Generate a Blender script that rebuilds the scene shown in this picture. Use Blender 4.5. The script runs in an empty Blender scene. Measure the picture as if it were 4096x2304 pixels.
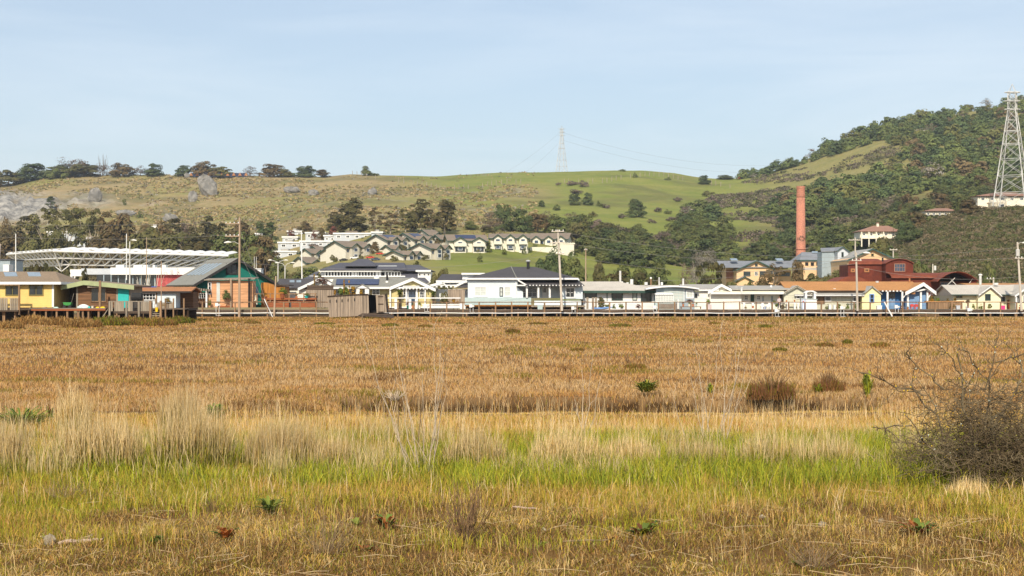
import bpy, math, random
import numpy as np
from mathutils import Vector
random.seed(7); RNG = np.random.default_rng(7)
SC = bpy.context.scene; COL = SC.collection; R = math.radians
# ------------------------------------------------------------------ camera, sky, sun, exposure
S, CX, HY, CH = 6000.0, 2048.0, 1178.0, 3.0          # focal length (px of a 4096 wide picture), centre, horizon row, eye height
cd = bpy.data.cameras.new('camera'); cam = bpy.data.objects.new('camera', cd); COL.objects.link(cam)
cam.location = (0, 0, CH); cam.rotation_euler = (R(90), 0, 0)
cd.sensor_width = 36; cd.lens = 36*S/4096; cd.shift_y = (HY-1152)/4096
cd.clip_start = 0.5; cd.clip_end = 20000; SC.camera = cam
SUN_AZ, SUN_EL = R(-8), R(37)                          # behind the camera, a little to the left
wd = bpy.data.worlds.new('World'); SC.world = wd; wd.use_nodes = True
nt = wd.node_tree; nt.nodes.clear()
def wn(t, **k):
    n = nt.nodes.new(t)
    for a, b in k.items(): setattr(n, a, b)
    return n
sky = wn('ShaderNodeTexSky', sky_type='NISHITA', sun_disc=False, sun_elevation=SUN_EL, sun_rotation=math.pi-SUN_AZ,
         air_density=1.0, dust_density=1.0, ozone_density=2.2)
bg = wn('ShaderNodeBackground'); out = wn('ShaderNodeOutputWorld'); bg.inputs[1].default_value = 0.112
tc = wn('ShaderNodeTexCoord'); mp = wn('ShaderNodeMapping'); mp.inputs['Scale'].default_value = (1.6, 1.6, 13); mp.inputs['Rotation'].default_value = (0, R(3), 0)
n1 = wn('ShaderNodeTexNoise'); n1.inputs['Scale'].default_value = 1.7; n1.inputs['Detail'].default_value = 6; n1.inputs['Roughness'].default_value = .55; n1.inputs['Distortion'].default_value = .4
cr = wn('ShaderNodeValToRGB'); cr.color_ramp.elements[0].position = .36; cr.color_ramp.elements[1].position = .74
cr.color_ramp.elements[0].color = (.30, .30, .30, 1); cr.color_ramp.elements[1].color = (.60, .60, .60, 1)
mx = wn('ShaderNodeMixRGB'); mx.inputs[2].default_value = (8.2, 8.8, 9.3, 1)
gm = wn('ShaderNodeMixRGB', blend_type='MULTIPLY'); gm.inputs[0].default_value = 1; gm.inputs[2].default_value = (.97, .985, .985, 1)
L = nt.links.new
L(tc.outputs['Generated'], mp.inputs[0]); L(mp.outputs[0], n1.inputs['Vector']); L(n1.outputs['Fac'], cr.inputs[0])
L(sky.outputs[0], gm.inputs[1]); L(gm.outputs[0], mx.inputs[1]); L(cr.outputs[0], mx.inputs[0]); L(mx.outputs[0], bg.inputs[0]); L(bg.outputs[0], out.inputs[0])
sl = bpy.data.lights.new('sun', 'SUN'); so = bpy.data.objects.new('sun', sl); COL.objects.link(so)
sl.energy = 4.9; sl.angle = R(.55); sl.color = (1.0, .89, .72)
to_sun = Vector((math.sin(SUN_AZ)*math.cos(SUN_EL), -math.cos(SUN_AZ)*math.cos(SUN_EL), math.sin(SUN_EL)))
so.rotation_euler = to_sun.to_track_quat('Z', 'Y').to_euler(); so.location = (30, -60, 80)
SC.view_settings.view_transform = 'Standard'; SC.view_settings.look = 'None'; SC.view_settings.exposure = .14; SC.view_settings.gamma = 1
SC.cycles.max_bounces = 5; SC.cycles.transparent_max_bounces = 4

# ------------------------------------------------------------------ helpers
def X(px, Y): return (px-CX)/S*Y
def Z(py, Y): return CH+(HY-py)/S*Y
def tag(o, label=None, cat=None, group=None, kind=None):
    for k, v in (('label', label), ('category', cat), ('group', group), ('kind', kind)):
        if v: o[k] = v
    return o
def empty(name, loc):
    o = bpy.data.objects.new(name, None); COL.objects.link(o); o.location = loc; o.empty_display_size = .2; return o
def thing(name, label, cat, loc, group=None): return tag(empty(name, loc), label, cat, group)
MATS = {}
def mat(name, col, kind='plain', rough=.75, var=.12, sc=1.5, c2=None, attr=False, spec=.3, metal=0, trans=0):
    if name in MATS: return MATS[name]
    m = bpy.data.materials.new(name); MATS[name] = m; m.use_nodes = True
    t = m.node_tree; N = t.nodes; lk = t.links.new; b = N['Principled BSDF']
    b.inputs['Roughness'].default_value = rough; b.inputs['Metallic'].default_value = metal
    b.inputs['Specular IOR Level'].default_value = spec
    def new(ty, **k):
        n = N.new(ty)
        for a, v in k.items(): setattr(n, a, v)
        return n
    def mixc(f, a, c, mode='MIX'):
        n = new('ShaderNodeMixRGB', blend_type=mode)
        for s, v in ((0, f), (1, a), (2, c)):
            if isinstance(v, (int, float)): n.inputs[s].default_value = v
            elif isinstance(v, tuple): n.inputs[s].default_value = (*v[:3], 1)
            else: lk(v, n.inputs[s])
        return n.outputs[0]
    geo = new('ShaderNodeNewGeometry'); pos = geo.outputs['Position']
    def noise(scale, det=4, vec=None, stretch=None, rough_=.6):
        v = vec or pos
        if stretch:
            q = new('ShaderNodeMapping'); q.inputs['Scale'].default_value = stretch; lk(v, q.inputs[0]); v = q.outputs[0]
        n = new('ShaderNodeTexNoise'); n.inputs['Scale'].default_value = scale; n.inputs['Detail'].default_value = det
        n.inputs['Roughness'].default_value = rough_; lk(v, n.inputs['Vector']); return n.outputs['Fac']
    def ramp(f, p0, p1, a=0., c=1.):
        n = new('ShaderNodeMapRange'); n.inputs[1].default_value = p0; n.inputs[2].default_value = p1; n.inputs[3].default_value = a; n.inputs[4].default_value = c
        lk(f, n.inputs[0]); return n.outputs[0]
    col = tuple(col); dk = tuple(c*(1-var*1.6) for c in col); lt = tuple(min(1, c*(1+var)) for c in col)
    c = None
    if attr:
        a = new('ShaderNodeAttribute', attribute_name='Col')
        oi = new('ShaderNodeObjectInfo')
        c = mixc(1, a.outputs['Color'], col, 'MULTIPLY')
        f = ramp(oi.outputs['Random'], 0, 1, .82, 1.2)
        v = new('ShaderNodeVectorMath', operation='SCALE'); lk(c, v.inputs[0]); lk(f, v.inputs['Scale']); c = v.outputs[0]
        if c2: c = mixc(ramp(noise(sc, 3), .42, .66), c, mixc(1, a.outputs['Color'], c2, 'MULTIPLY'))
    else:
        c = mixc(ramp(noise(sc, 5), .3, .7), dk, lt)
        if c2: c = mixc(ramp(noise(sc*.37, 4), .45, .65), c, c2)
    bump = None
    if kind == 'siding':
        w = new('ShaderNodeTexWave', wave_type='BANDS', bands_direction='Z', wave_profile='SAW'); w.inputs['Scale'].default_value = 1.35; lk(pos, w.inputs['Vector'])
        c = mixc(ramp(w.outputs['Fac'], .0, .16, .28, 0), c, tuple(x*.45 for x in col))
        c = mixc(ramp(noise(1.2, 4, stretch=(3, 3, .35)), .5, .8, 0, .3), c, tuple(x*.7 for x in col)); bump = w.outputs['Fac']
    elif kind == 'vplank':
        w = noise(6, 2, stretch=(1, 1, .03)); f = noise(2.5, 5, stretch=(6, 6, .5))
        c = mixc(ramp(w, .35, .65), dk, lt); c = mixc(ramp(f, .45, .75, 0, .55), c, tuple(x*.5 for x in col)); bump = w
    elif kind == 'hplank':
        w = noise(5, 2, stretch=(.04, .04, 1.6)); f = noise(2.5, 5, stretch=(.5, .5, 6))
        c = mixc(ramp(w, .35, .65), dk, lt); c = mixc(ramp(f, .45, .75, 0, .5), c, tuple(x*.5 for x in col)); bump = w
    elif kind == 'shingle':
        f = noise(7, 2, stretch=(1, 1, 2.2)); g = noise(.6, 4)
        c = mixc(ramp(f, .3, .7), dk, lt); c = mixc(ramp(g, .45, .75, 0, .45), c, tuple(x*.62 for x in col)); bump = f
    elif kind == 'brick':
        w = new('ShaderNodeTexWave', wave_type='BANDS', bands_direction='Z', wave_profile='SAW'); w.inputs['Scale'].default_value = .9; lk(pos, w.inputs['Vector'])
        f = noise(3.2, 3); c = mixc(ramp(f, .3, .7), dk, lt); c = mixc(ramp(w.outputs['Fac'], 0, .2, .35, 0), c, (.45, .4, .35))
        c = mixc(ramp(noise(.35, 4, stretch=(1, 1, .4)), .48, .7, 0, .5), c, (.2, .1, .07)); bump = f
    elif kind == 'corr':
        w = noise(4, 2, stretch=(1, 1, .05)); g = noise(.5, 5)
        c = mixc(ramp(w, .3, .7, 0, .5), c, dk); c = mixc(ramp(g, .42, .7, 0, .6), c, tuple(x*.55 for x in col)); bump = w
    if bump is not None:
        bn = new('ShaderNodeBump'); bn.inputs['Strength'].default_value = .25; bn.inputs['Distance'].default_value = .03; lk(bump, bn.inputs['Height']); lk(bn.outputs[0], b.inputs['Normal'])
    lk(c, b.inputs['Base Color'])
    if trans:
        tr = new('ShaderNodeBsdfTranslucent'); lk(c, tr.inputs[0]); ms = new('ShaderNodeMixShader'); ms.inputs[0].default_value = trans
        o = N['Material Output']; lk(b.outputs[0], ms.inputs[1]); lk(tr.outputs[0], ms.inputs[2]); lk(ms.outputs[0], o.inputs[0])
    return m
def mesh_np(name, co, faces, m, col=None, smooth=False):
    """mesh from numpy arrays; faces (n,k); col (nverts,3)"""
    me = bpy.data.meshes.new(name); co = np.ascontiguousarray(co, np.float32); faces = np.ascontiguousarray(faces, np.int32)
    n, k = faces.shape
    me.vertices.add(len(co)); me.vertices.foreach_set('co', co.ravel())
    me.loops.add(n*k); me.loops.foreach_set('vertex_index', faces.ravel())
    me.polygons.add(n); me.polygons.foreach_set('loop_start', np.arange(0, n*k, k, dtype=np.int32))
    if smooth: me.polygons.foreach_set('use_smooth', np.ones(n, bool))
    me.update(calc_edges=True)
    if col is not None:
        a = me.color_attributes.new('Col', 'FLOAT_COLOR', 'POINT'); c4 = np.ones((len(co), 4), np.float32); c4[:, :3] = col; a.data.foreach_set('color', c4.ravel())
    me.materials.append(m); return me
def link(name, me, parent=None, loc=(0, 0, 0)):
    o = bpy.data.objects.new(name, me); COL.objects.link(o); o.location = loc
    if parent: o.parent = parent
    return o
class MB:
    """collects shapes into one mesh"""
    def __init__(s): s.v = []; s.f = []
    def add(s, vs, fs):
        n = len(s.v); s.v += [tuple(v) for v in vs]; s.f += [tuple(i+n for i in f) for f in fs]; return s
    def box(s, x0, x1, y0, y1, z0, z1):
        x0, x1 = sorted((x0, x1)); y0, y1 = sorted((y0, y1)); z0, z1 = sorted((z0, z1))
        return s.add([(x0, y0, z0), (x1, y0, z0), (x1, y1, z0), (x0, y1, z0), (x0, y0, z1), (x1, y0, z1), (x1, y1, z1), (x0, y1, z1)],
                     [(0, 3, 2, 1), (4, 5, 6, 7), (0, 1, 5, 4), (1, 2, 6, 5), (2, 3, 7, 6), (3, 0, 4, 7)])
    def prism(s, pts, y0, y1):
        """pts [(x,z)] extruded along y"""
        n = len(pts); a = sum(pts[i][0]*pts[(i+1) % n][1]-pts[(i+1) % n][0]*pts[i][1] for i in range(n))
        if a < 0: pts = pts[::-1]
        return s.add([(x, y0, z) for x, z in pts]+[(x, y1, z) for x, z in pts],
                     [tuple(range(n)), tuple(range(2*n-1, n-1, -1))]+[(i, n+i, n+(i+1) % n, (i+1) % n) for i in range(n)])
    def slab(s, q, t):
        """quad of 4 points thickened downward by t"""
        q = [Vector(p) for p in q]; n = (q[1]-q[0]).cross(q[-1]-q[0]).normalized()
        if n.z < 0: q = q[::-1]; n = -n
        lo = [p-n*t for p in q]; k = len(q)
        return s.add(q+lo, [tuple(range(k)), tuple(range(2*k-1, k-1, -1))]+[(i, k+i, k+(i+1) % k, (i+1) % k) for i in range(k)])
    def tube(s, pts, r, n=6, cap=True):
        pts = [Vector(p) for p in pts]; rs = r if isinstance(r, (list, tuple)) else [r]*len(pts); base = len(s.v); up = Vector((0, 0, 1))
        for i, p in enumerate(pts):
            d = (pts[min(i+1, len(pts)-1)]-pts[max(i-1, 0)])
            d = d.normalized() if d.length > 1e-9 else up
            a = d.cross(up if abs(d.z) < .95 else Vector((1, 0, 0))).normalized(); b = a.cross(d)
            for k in range(n):
                t = 2*math.pi*k/n; s.v.append(tuple(p+(a*math.cos(t)+b*math.sin(t))*rs[i]))
        for i in range(len(pts)-1):
            for k in range(n):
                a0 = base+i*n+k; a1 = base+i*n+(k+1) % n; s.f.append((a0, a1, a1+n, a0+n))
        if cap:
            s.f.append(tuple(base+k for k in range(n))[::-1]); e = base+(len(pts)-1)*n; s.f.append(tuple(e+k for k in range(n)))
        return s
    def lathe(s, c, prof, n=12):
        """prof [(r,z)] about the vertical through c"""
        base = len(s.v); x, y, z = c
        for r, h in prof:
            for k in range(n): t = 2*math.pi*k/n; s.v.append((x+r*math.cos(t), y+r*math.sin(t), z+h))
        for i in range(len(prof)-1):
            for k in range(n): a0 = base+i*n+k; a1 = base+i*n+(k+1) % n; s.f.append((a0, a1, a1+n, a0+n))
        s.f.append(tuple(base+k for k in range(n))[::-1]); e = base+(len(prof)-1)*n; s.f.append(tuple(e+k for k in range(n))); return s
    def build(s, name, m, parent=None, loc=None, rot=0, piv=None, smooth=False):
        """verts are in world space; the object sits at parent's place (or loc)"""
        v = s.v
        if rot:
            c, sn = math.cos(rot), math.sin(rot); v = [(piv[0]+(x-piv[0])*c-(y-piv[1])*sn, piv[1]+(x-piv[0])*sn+(y-piv[1])*c, z) for x, y, z in v]
        org = Vector(loc) if loc is not None else Vector((0, 0, 0))
        if parent is not None:
            p = parent; org = Vector((0, 0, 0))
            while p: org = org+p.location; p = p.parent
        me = bpy.data.meshes.new(name); me.from_pydata([(x-org[0], y-org[1], z-org[2]) for x, y, z in v], [], s.f); me.update()
        if smooth: me.polygons.foreach_set('use_smooth', [True]*len(me.polygons))
        me.materials.append(m); o = link(name, me, parent)
        if parent is None and loc is not None: o.location = loc
        return o
def vnoise(x, y, seed=0):
    xi = np.floor(x).astype(np.int64); yi = np.floor(y).astype(np.int64); fx = x-xi; fy = y-yi; fx = fx*fx*(3-2*fx); fy = fy*fy*(3-2*fy)
    def h(a, b):
        n = (a*374761393+b*668265263+seed*974634777) & 0x7fffffff; n = (n ^ (n >> 13))*1274126177 & 0x7fffffff; return ((n ^ (n >> 16)) & 0xffff)/65535.0
    return (h(xi, yi)*(1-fx)+h(xi+1, yi)*fx)*(1-fy)+(h(xi, yi+1)*(1-fx)+h(xi+1, yi+1)*fx)*fy
def fbm(x, y, seed=0, o=4):
    a = 0; t = 0; w = 1.0
    for i in range(o): a = a+w*vnoise(x*2**i+17*i, y*2**i+31*i, seed+i); t += w; w *= .5
    return a/t
def sstep(a, b, x): t = np.clip((x-a)/(b-a), 0, 1); return t*t*(3-2*t)
# ------------------------------------------------------------------ hills
ST = [-2600, -900, 0, 600, 1100, 1500, 2000, 2400, 2800, 3200, 3600, 4096, 5000, 6800]
LV = {228: [0]*14, 260: [.3]*14, 330: [1.5]*14,
      430: [3, 3, 3, 3, 6, 10.5, 10.5, 7, 6, 6.5, 7, 7, 7, 7],
      560: [8, 8, 8, 8, 14, 26, 26, 19, 14, 15, 24, 33, 34, 34],
      700: [16, 16, 18, 20, 32, 40, 40, 37, 33, 35, 46, 52, 55, 55],
      900: [48, 48, 52, 54, 58, 62, 62, 62, 58, 64, 82, 92, 96, 96]}
RIDGE = [(-2600, 760), (-900, 745), (0, 738), (100, 722), (200, 702), (340, 697), (640, 697), (900, 706), (1300, 706), (1400, 696), (1500, 700), (1750, 707), (2000, 691), (2200, 689),
         (2400, 682), (2560, 680), (2700, 690), (2780, 704), (2850, 712), (2950, 713), (3060, 694), (3200, 648), (3300, 606), (3400, 573), (3500, 520), (3650, 492), (3800, 460), (3950, 436), (4096, 424), (5000, 390), (6800, 420)]
YR = 1100.0
gu = np.arange(-2600, 6801, 20.0); gY = np.concatenate([np.arange(228, 1160, 6.0), np.arange(1160, 2700, 70.0)])
UU, YY = np.meshgrid(gu, gY)
ridge_z = CH+(HY-np.interp(gu, [p[0] for p in RIDGE], [p[1] for p in RIDGE]))/S*YR
lvY = sorted(LV)+[YR, 1300, 2700]
lvZ = [np.interp(gu, ST, LV[k]) for k in sorted(LV)]+[ridge_z, ridge_z-16, ridge_z*0-20]
GZ = np.stack([np.interp(gY, lvY, [z[i] for z in lvZ]) for i in range(len(gu))], 1)
def blur(a, n, ax):
    p = np.pad(a, [(n, n) if i == ax else (0, 0) for i in range(2)], mode='edge'); k = np.ones(2*n+1)/(2*n+1)
    return np.apply_along_axis(lambda v: np.convolve(v, k, 'valid'), ax, p)
b1 = blur(blur(GZ, 5, 0), 4, 1); wr = np.exp(-((YY-YR)/30)**2); GZ = b1*(1-wr)+GZ*wr          # keep the crest where it is
# the scrubby mound on the right, in front of the wooded hill
MR = [(3300, 1180), (3420, 1085), (3520, 1000), (3620, 940), (3720, 893), (3800, 862), (3900, 838), (4096, 832), (5000, 840), (6800, 1000)]
mz = np.interp(gu, [p[0] for p in MR], [CH+(HY-p[1])/S*520 for p in MR]); mz = np.convolve(np.pad(mz, 3, mode='edge'), np.ones(7)/7, 'valid')
prof = np.interp(gY, [228, 290, 340, 430, 500, 520, 560, 700], [0, .03, .14, .58, .95, 1, .93, .2]); prof = np.convolve(np.pad(prof, 2, mode='edge'), np.ones(5)/5, 'valid')
GZ = np.maximum(GZ, prof[:, None]*mz[None, :])
XX = (UU-CX)/S*YY
hw = sstep(330, 600, YY)*(1-.75*wr)
GZ = GZ+hw*((fbm(XX/60, YY/60, 3)-.5)*7+(fbm(XX/14, YY/14, 5, 3)-.5)*2.0)
# level building ground in the middle distance
PYV = HY-(GZ-CH)/YY*S
def tz(x, y):
    """terrain height at world x,y"""
    if y < 229: return 0.0
    u = min(max(CX+S*x/y, gu[0]), gu[-1]-1); i = (u-gu[0])/20.0; i0 = int(i); i -= i0
    j = float(np.interp(y, gY, np.arange(len(gY)))); j0 = min(int(j), len(gY)-2); j -= j0
    return (GZ[j0, i0]*(1-i)+GZ[j0, i0+1]*i)*(1-j)+(GZ[j0+1, i0]*(1-i)+GZ[j0+1, i0+1]*i)*j
def hit(px, py, y0=300, y1=1150):
    """distance at which the line of sight through px,py meets the hills"""
    y = y0
    while y < y1:
        if HY-(tz(X(px, y), y)-CH)/y*S <= py: return y
        y += 3
    return YR
# ground kinds as an attribute: R green grass, G bare rock, B brown brush
def blob(u, v, cu, cv, ru, rv): return np.clip(1.25-np.sqrt(((u-cu)/ru)**2+((v-cv)/rv)**2), 0, 1)
nz = fbm(XX/70, YY/70, 11); nz2 = fbm(XX/22, YY/22, 12)
gr = sstep(1250, 1750, UU+(nz-.5)*700-(PYV-700)*3.2)
gr = np.maximum(gr, sstep(2080, 2300, UU+(nz-.5)*260)); gr = np.maximum(gr, blob(UU, PYV, 2000, 1040, 420, 90)*1.3)
gr = np.maximum(gr, .75*blob(UU, PYV, 160, 725, 160, 22)); gr = np.maximum(gr, .45*sstep(.42, .62, nz))
gr = gr*(1-.75*blob(UU, PYV, 2090, 775, 150, 42)); gr = gr*(1-.5*sstep(2950, 3200, UU+(nz-.5)*200)); gr = np.clip(gr, 0, 1)
rk = np.maximum(blob(UU, PYV, 60, 830, 240, 62)*1.5, .8*blob(UU, PYV, 330, 800, 160, 34)); rk = np.maximum(rk, sstep(.68, .78, nz2)*.35*(UU < 2100)*(PYV < 920))
rk = np.clip(rk*sstep(.3, .5, nz2+.12), 0, 1)
br = np.clip(sstep(3350, 3600, UU)*sstep(760, 900, PYV)+.6*sstep(3000, 3300, UU)*sstep(640, 720, PYV)*0+sstep(.55, .7, fbm(XX/40, YY/40, 21))*.5, 0, 1)
GZ = GZ+rk*((fbm(XX/7, YY/12, 91, 3)-.5)*17)*(YY > 500)*(YY < 1060)
nr, nc = GZ.shape; idx = np.arange(nr*nc).reshape(nr, nc)
fc = np.stack([idx[:-1, :-1], idx[:-1, 1:], idx[1:, 1:], idx[1:, :-1]], -1).reshape(-1, 4)
def ground_mat():
    m = bpy.data.materials.new('hill_grass'); m.use_nodes = True; t = m.node_tree; N = t.nodes; lk = t.links.new; b = N['Principled BSDF']
    b.inputs['Roughness'].default_value = .95; b.inputs['Specular IOR Level'].default_value = .1
    g = N.new('ShaderNodeNewGeometry'); a = N.new('ShaderNodeAttribute'); a.attribute_name = 'Col'; sp = N.new('ShaderNodeSeparateColor'); lk(a.outputs['Color'], sp.inputs[0])
    def noise(s, d=4):
        n = N.new('ShaderNodeTexNoise'); n.inputs['Scale'].default_value = s; n.inputs['Detail'].default_value = d; n.inputs['Roughness'].default_value = .65; lk(g.outputs['Position'], n.inputs['Vector'])
        return n.outputs['Fac']
    def rng(f, p, q, lo=0., hi=1.):
        n = N.new('ShaderNodeMapRange'); n.inputs[1].default_value = p; n.inputs[2].default_value = q; n.inputs[3].default_value = lo; n.inputs[4].default_value = hi; lk(f, n.inputs[0]); return n.outputs[0]
    def mixc(f, c1, c2):
        n = N.new('ShaderNodeMixRGB')
        for s, v in ((0, f), (1, c1), (2, c2)):
            if isinstance(v, tuple): n.inputs[s].default_value = (*v, 1)
            else: lk(v, n.inputs[s])
        return n.outputs[0]
    dry = mixc(rng(noise(.09, 6), .35, .65), (.34, .245, .12), (.235, .20, .09)); dry = mixc(rng(noise(.25, 5), .5, .72), dry, (.39, .29, .165))
    grn = mixc(rng(noise(.05, 6), .35, .65), (.16, .195, .038), (.235, .235, .062)); grn = mixc(rng(noise(.3, 4), .55, .75, 0, .6), grn, (.12, .15, .035))
    rock = mixc(rng(noise(.22, 8), .38, .62), (.15, .145, .14), (.40, .38, .34)); brn = mixc(rng(noise(.3, 6), .35, .65), (.14, .115, .055), (.09, .10, .035))
    c = mixc(sp.outputs[0], dry, grn); c = mixc(sp.outputs[1], c, rock); c = mixc(sp.outputs[2], c, brn); lk(c, b.inputs['Base Color'])
    bn = N.new('ShaderNodeBump'); bn.inputs['Strength'].default_value = .8; bn.inputs['Distance'].default_value = 2.2; lk(noise(.16, 8), bn.inputs['Height']); lk(bn.outputs[0], b.inputs['Normal'])
    return m
M_HILL = ground_mat()
hills = link('hills', mesh_np('hills', np.stack([XX, YY, GZ], -1).reshape(-1, 3), fc, M_HILL, np.stack([gr, rk, br], -1).reshape(-1, 3), True))
tag(hills, 'grassy tan and green hills rising behind the houses', None, None, 'structure')
far = MB(); far.add([(-3000, -300, -1.2), (3000, -300, -1.2), (3000, 3400, -1.2), (-3000, 3400, -1.2)], [(0, 1, 2, 3)])
tag(far.build('ground', mat('far_ground', (.2, .17, .08), var=.2, sc=.02)), 'flat ground reaching to the horizon', None, None, 'structure')
# marsh sheet with the ditch between the near bank and the pickleweed
mx_, my_ = [], np.concatenate([np.arange(6, 48, .25), np.arange(48, 120, 1.0), np.arange(120, 262, 3.0)])
ux = np.concatenate([np.arange(-2600, -200, 100.), np.arange(-200, 4300, 22.), np.arange(4300, 6801, 100.)])
MU, MY = np.meshgrid(ux, my_); MX = (MU-CX)/S*np.maximum(MY, 30)
def marsh_z(x, y):
    u = CX+S*x/y
    w = np.clip(sstep(1150, 1650, u)-sstep(3250, 3700, u), 0, 1)
    c = 42+1.0*(fbm(x/6, x*0+3, 41)-.5)*2
    dt = -.6*w*np.clip(sstep(c-4.5, c-1.2, y)-sstep(c+.9, c+1.5, y), 0, 1)
    return dt+(fbm(x/3, y/3, 31)-.5)*.14*(y < 60)+(fbm(x/9, y/9, 33)-.5)*.25*sstep(60, 90, y)*(1-sstep(185, 196, y))
MZ = marsh_z(MX, MY)
nr, nc = MZ.shape; idx = np.arange(nr*nc).reshape(nr, nc)
fc = np.stack([idx[:-1, :-1], idx[:-1, 1:], idx[1:, 1:], idx[1:, :-1]], -1).reshape(-1, 4)
marsh = link('marsh', mesh_np('marsh', np.stack([MX, MY, MZ], -1).reshape(-1, 3), fc, mat('marsh_soil', (.24, .15, .065), rough=.95, var=.35, sc=.9, c2=(.32, .21, .09), spec=.1, attr=True), np.where((MY < 39.5)[..., None], (.58, .5, .38), np.where((MZ < -.16)[..., None], (.2, .17, .15), (.8, .76, .8))).reshape(-1, 3)*np.ones(3), True))  # ditch colour lowered for its shade as well as its dark mud
tag(marsh, 'flat brown tidal marsh ground', None, None, 'structure')
# ------------------------------------------------------------------ materials
M = {}
def mm(k, *a, **kw): M[k] = mat(k, *a, **kw)
mm('white', (.74, .74, .73), var=.05, sc=.8, rough=.6); mm('white_siding', (.74, .76, .77), 'siding', var=.04)
mm('cream', (.78, .72, .58), var=.05); mm('cream_siding', (.80, .74, .52), 'siding', var=.04); mm('offwhite', (.78, .77, .70), 'siding', var=.05)
mm('yellow_siding', (.76, .53, .18), 'siding', var=.06); mm('pale_yellow', (.84, .76, .42), 'siding', var=.05); mm('olive_siding', (.58, .50, .24), 'siding', var=.05)
mm('blue_siding', (.60, .67, .71), 'siding', var=.04); mm('palest_blue', (.62, .70, .74), var=.05); mm('sage', (.60, .59, .47), 'vplank', var=.05); mm('grey_blue', (.30, .36, .40), var=.08)
mm('bright_blue', (.05, .17, .40), 'vplank', var=.08); mm('mid_blue', (.19, .32, .52), 'vplank', var=.06); mm('teal_green', (.008, .16, .125), 'siding', var=.08); mm('teal', (.03, .42, .40), var=.06); mm('light_teal', (.42, .52, .52), var=.05)
mm('brown_planks', (.17, .085, .04), 'hplank', var=.3); mm('weathered', (.30, .235, .175), 'vplank', var=.3); mm('grey_wood', (.30, .25, .19), 'vplank', var=.22); mm('dark_wood', (.09, .06, .04), 'hplank', var=.3)
mm('red_wood', (.28, .085, .03), 'hplank', var=.2); mm('amber_wood', (.42, .17, .03), 'vplank', var=.2); mm('peach_wood', (.62, .33, .17), 'hplank', var=.16); mm('post_wood', (.27, .165, .09), 'vplank', var=.3); mm('pole_wood', (.40, .29, .20), 'vplank', var=.15); mm('pale_pole', (.56, .50, .42), 'vplank', var=.15)
mm('deck_wood', (.19, .145, .11), 'hplank', var=.3); mm('concrete', (.42, .39, .34), var=.2, sc=2); mm('pipe_white', (.8, .8, .78), var=.1, sc=.7)
mm('tan_shingle', (.26, .19, .125), 'shingle', var=.15); mm('grey_shingle', (.24, .235, .205), 'shingle', var=.14); mm('dark_shingle', (.075, .07, .075), 'shingle', var=.2); mm('slate_shingle', (.085, .085, .105), 'shingle', var=.15); mm('brown_shingle', (.16, .125, .095), 'shingle', var=.14)
mm('pale_shingle', (.50, .46, .40), 'shingle', var=.1); mm('ash_shingle', (.36, .345, .315), 'shingle', var=.12); mm('orange_shingle', (.45, .215, .075), 'shingle', var=.16); mm('terracotta', (.40, .175, .07), 'shingle', var=.16); mm('blue_metal', (.24, .255, .28), 'corr', var=.12); mm('taupe_shingle', (.215, .17, .13), 'shingle', var=.1); mm('red_tile', (.30, .165, .115), 'shingle', var=.14)
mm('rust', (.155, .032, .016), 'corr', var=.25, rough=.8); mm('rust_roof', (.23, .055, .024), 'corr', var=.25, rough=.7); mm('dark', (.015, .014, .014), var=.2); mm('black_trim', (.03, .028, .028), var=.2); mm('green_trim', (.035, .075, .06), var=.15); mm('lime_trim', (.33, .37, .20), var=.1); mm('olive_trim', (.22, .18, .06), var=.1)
mm('glass', (.022, .028, .033), rough=.12, var=.3, sc=.7, spec=.6); mm('blue_glass', (.05, .075, .12), rough=.12, var=.3, sc=.7, spec=.6); mm('blind', (.52, .55, .52), var=.06); mm('solar', (.012, .02, .07), rough=.2, spec=.6, var=.3, sc=.8); mm('skylight', (.24, .30, .35), rough=.15, spec=.6, var=.15); mm('steel', (.55, .56, .56), rough=.4, var=.12, metal=.3); mm('pale_metal', (.62, .63, .62), rough=.5, var=.1)
mm('peach', (.72, .475, .27), var=.05); mm('brick', (.47, .185, .115), 'brick', var=.22); mm('town_cream', (.68, .65, .55), var=.05); mm('town_grey', (.52, .49, .41), var=.06); mm('stucco', (.58, .51, .38), var=.08); mm('pale_grey', (.50, .53, .57), var=.06); mm('red_band', (.45, .09, .09), var=.15)
mm('yellow', (.75, .5, .01)); mm('red', (.55, .06, .03)); mm('pink', (.75, .05, .22)); mm('blue_plastic', (.05, .14, .42)); mm('sky_blue_plastic', (.17, .30, .58)); mm('green_plastic', (.05, .25, .06)); mm('terracotta_pot', (.5, .17, .06)); mm('tarp', (.04, .08, .3)); mm('wire', (.25, .24, .22)); mm('black', (.02, .02, .02)); mm('galv', (.58, .57, .54), rough=.5, var=.25, sc=.3); mm('mint', (.45, .65, .58)); mm('lamp', (.75, .75, .7)); mm('rubble', (.25, .235, .21), var=.35, sc=.5, c2=(.15, .145, .135)); mm('skin', (.5, .3, .2)); mm('cloth_pale', (.6, .5, .5)); mm('cloth_dark', (.03, .03, .05)); mm('hair', (.16, .07, .03))
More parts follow.
